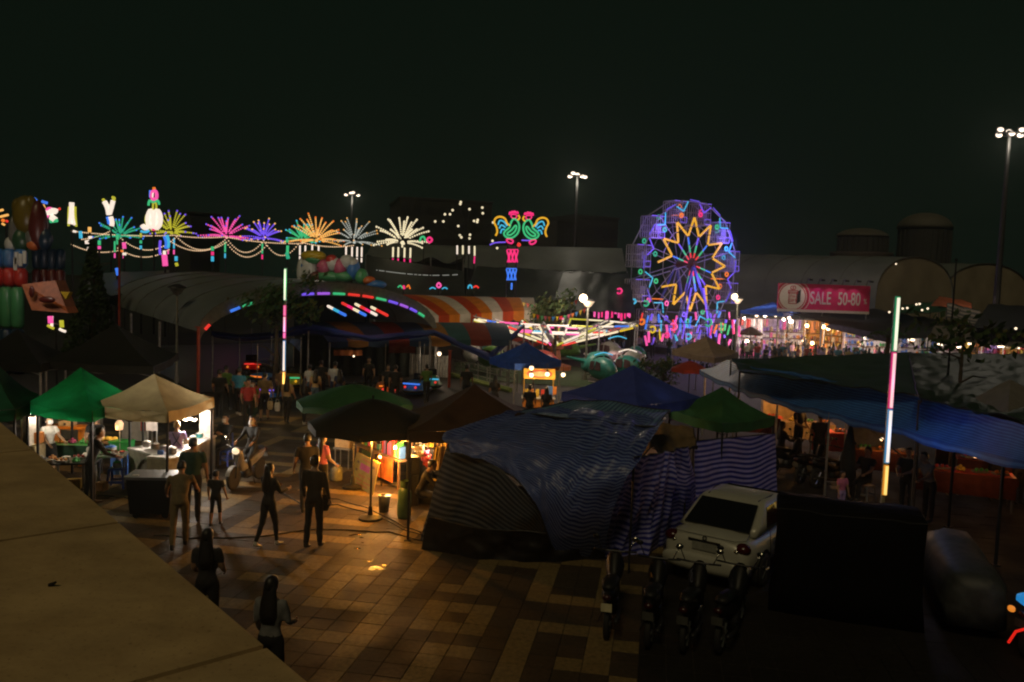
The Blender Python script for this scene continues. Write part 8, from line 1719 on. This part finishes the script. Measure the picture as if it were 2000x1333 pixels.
for lab, c, m in (('white plastic bag hanging from the hand of the woman in beige', GX(541, 842, 28.8) + Vector((0, 0, .42)), CLR['white']), ('pale carrier bag hanging beside the man in the tan shirt', GX(527, 840, 28.9) + Vector((0, 0, .45)), CLR['beige']), ('small dark shoulder bag at the hip of the tall man in black', G(631, 1068) + Vector((0, 0, .72)), MATS['motorbike_black'])):
    t = thing('carrier_bag', lab, 'bag', c, 0, None); b = MB(); b.grid(lambda u, v: (.11 * math.cos(u * 6.283) * (.75 + .25 * math.sin(v * 3)), .05 * math.sin(u * 6.283), .3 * v), 12, 5); b.build('bag', m, t, True, local=True); b = MB(); b.tube([(-.07, 0, .29), (-.03, 0, .42), (.03, 0, .42), (.07, 0, .29)], .008, 4); b.build('handle', m, t, local=True)
# crowd by the lit stalls: six builds, copied with their own colours
proto = []
for k, kw in enumerate((dict(legs=((14, 6), (-12, 12)), arms=((12, 8, 20), (-10, 8, 16))), dict(female=True, legs=((8, 4), (-8, 6)), arms=((20, 8, 60), (18, 8, 50))), dict(legs=((2, 0), (-2, 2)), arms=((6, 10, 30), (4, 10, 20)), fat=1.1), dict(female=True, legs=((4, 2), (-4, 2)), arms=((5, 8, 14), (30, 8, 70)), skirt=.5, long_pants=False))):
    mb, Hf, _ = body_mesh(vox=.04, fingers=False, **kw); proto.append((mb.mesh('crowd_body', [SKIN, CLOTH['black'], CLOTH['black'], M_shoe, M_hair], True), hair_mesh(Hf, 'long' if k in (1, 3) else 'short').mesh('crowd_hair', [M_hair], True)))
rnd = random.Random(11); tops = ['black', 'charcoal', 'white', 'lilac', 'navy', 'red', 'beige', 'blue', 'pink', 'grey', 'black', 'brown', 'purple', 'dgreen']
CR = []
for k in range(44):
    px = 1450 + k * 6.4 + rnd.uniform(-3, 3); d = rnd.uniform(53, 60) if px > 1600 else rnd.uniform(53, 64)
    CR.append((px, d))
for k in range(14): CR.append((1765 + k * 18 + rnd.uniform(-5, 5), rnd.uniform(47, 53)))
for k in range(10): CR.append((1170 + k * 27 + rnd.uniform(-8, 8), rnd.uniform(56, 63)))
seen = {}
marks = [(1455, 'by the white stall'), (1490, 'below the brown parasol'), (1520, 'before the lilac stall'), (1550, 'by the lilac stall'), (1580, 'before the pale stall'), (1610, 'by left amber stall'), (1640, 'by right amber stall'), (1670, 'by yellow and green goods'), (1700, 'left of the light pole'), (1735, 'by the light pole'), (1780, 'at the toy stall'), (1830, 'under the palm'), (1870, 'at the magenta stall'), (1915, 'at the orange stall'), (1950, 'at the pink stall'), (2050, 'at the edge stall')]
wk = ['striding', 'with hands raised', 'standing still', 'in a skirt']
for k, (px, d) in enumerate(CR):
    kk = rnd.randrange(4); tp = rnd.choice(tops); bt = rnd.choice(['black', 'denim', 'charcoal', 'navy', 'brown']); away = rnd.random() < .6
    where = next((m for x, m in marks if px <= x), 'at the right') if px > 1400 else ('left of the wheel' if px < 1290 else 'at the foot of the wheel')
    lab = '%s person in %s top %s, %s, %s' % ('dim' if px < 1400 else 'small', tp.replace('dgreen', 'dark green'), wk[kk], where, 'back turned' if away else 'facing'); seen[lab] = seen.get(lab, 0) + 1
    if seen[lab] > 1: lab = lab.replace(' top,', ' top and %s trousers,' % bt) if kk != 3 else lab.replace(' person', ' second person')
    while seen.get(lab, 0) > (0 if seen.get(lab.replace('@', '')) is None else 1) and 'rear' not in lab: lab = lab.replace('person', 'rear person')
    seen.setdefault(lab, 1)
    lab = ' '.join(lab.replace(' in a skirt', '').replace('with hands raised', 'hands raised').replace('standing still', 'standing').split()) if len(lab.split()) > 15 else lab
    c = GX(px, 690, d); t = thing('person', lab, 'person', c, (math.pi if away else 0) + rnd.uniform(-1, 1), 'crowd by the lit stalls' if px > 1400 else 'people by the ferris wheel'); t.scale = (rnd.uniform(.9, 1.06),) * 3
    o = link('body', proto[kk][0], t)
    for i, m in ((1, CLOTH[tp]), (2, CLOTH[bt])): o.material_slots[i].link = 'OBJECT'; o.material_slots[i].material = m
    link('hair', proto[kk][1], t)

# ================================================================ HAZE ADDED FOR GLOW AROUND LAMPS AND LIFTED BLACKS
hz = MB(); hz.box((0, 110, 11), (420, 250, 26)); ho = kind(hz.build('haze', []), 'stuff')
hm = bpy.data.materials.new('added_haze'); hm.use_nodes = True; ht = hm.node_tree; ht.nodes.clear()
pv_ = ht.nodes.new('ShaderNodeVolumePrincipled'); pv_.inputs['Color'].default_value = (.8, .9, .85, 1); pv_.inputs['Density'].default_value = .0005; pv_.inputs['Anisotropy'].default_value = .8
mo = ht.nodes.new('ShaderNodeOutputMaterial'); ht.links.new(pv_.outputs[0], mo.inputs['Volume']); ho.data.materials.append(hm)
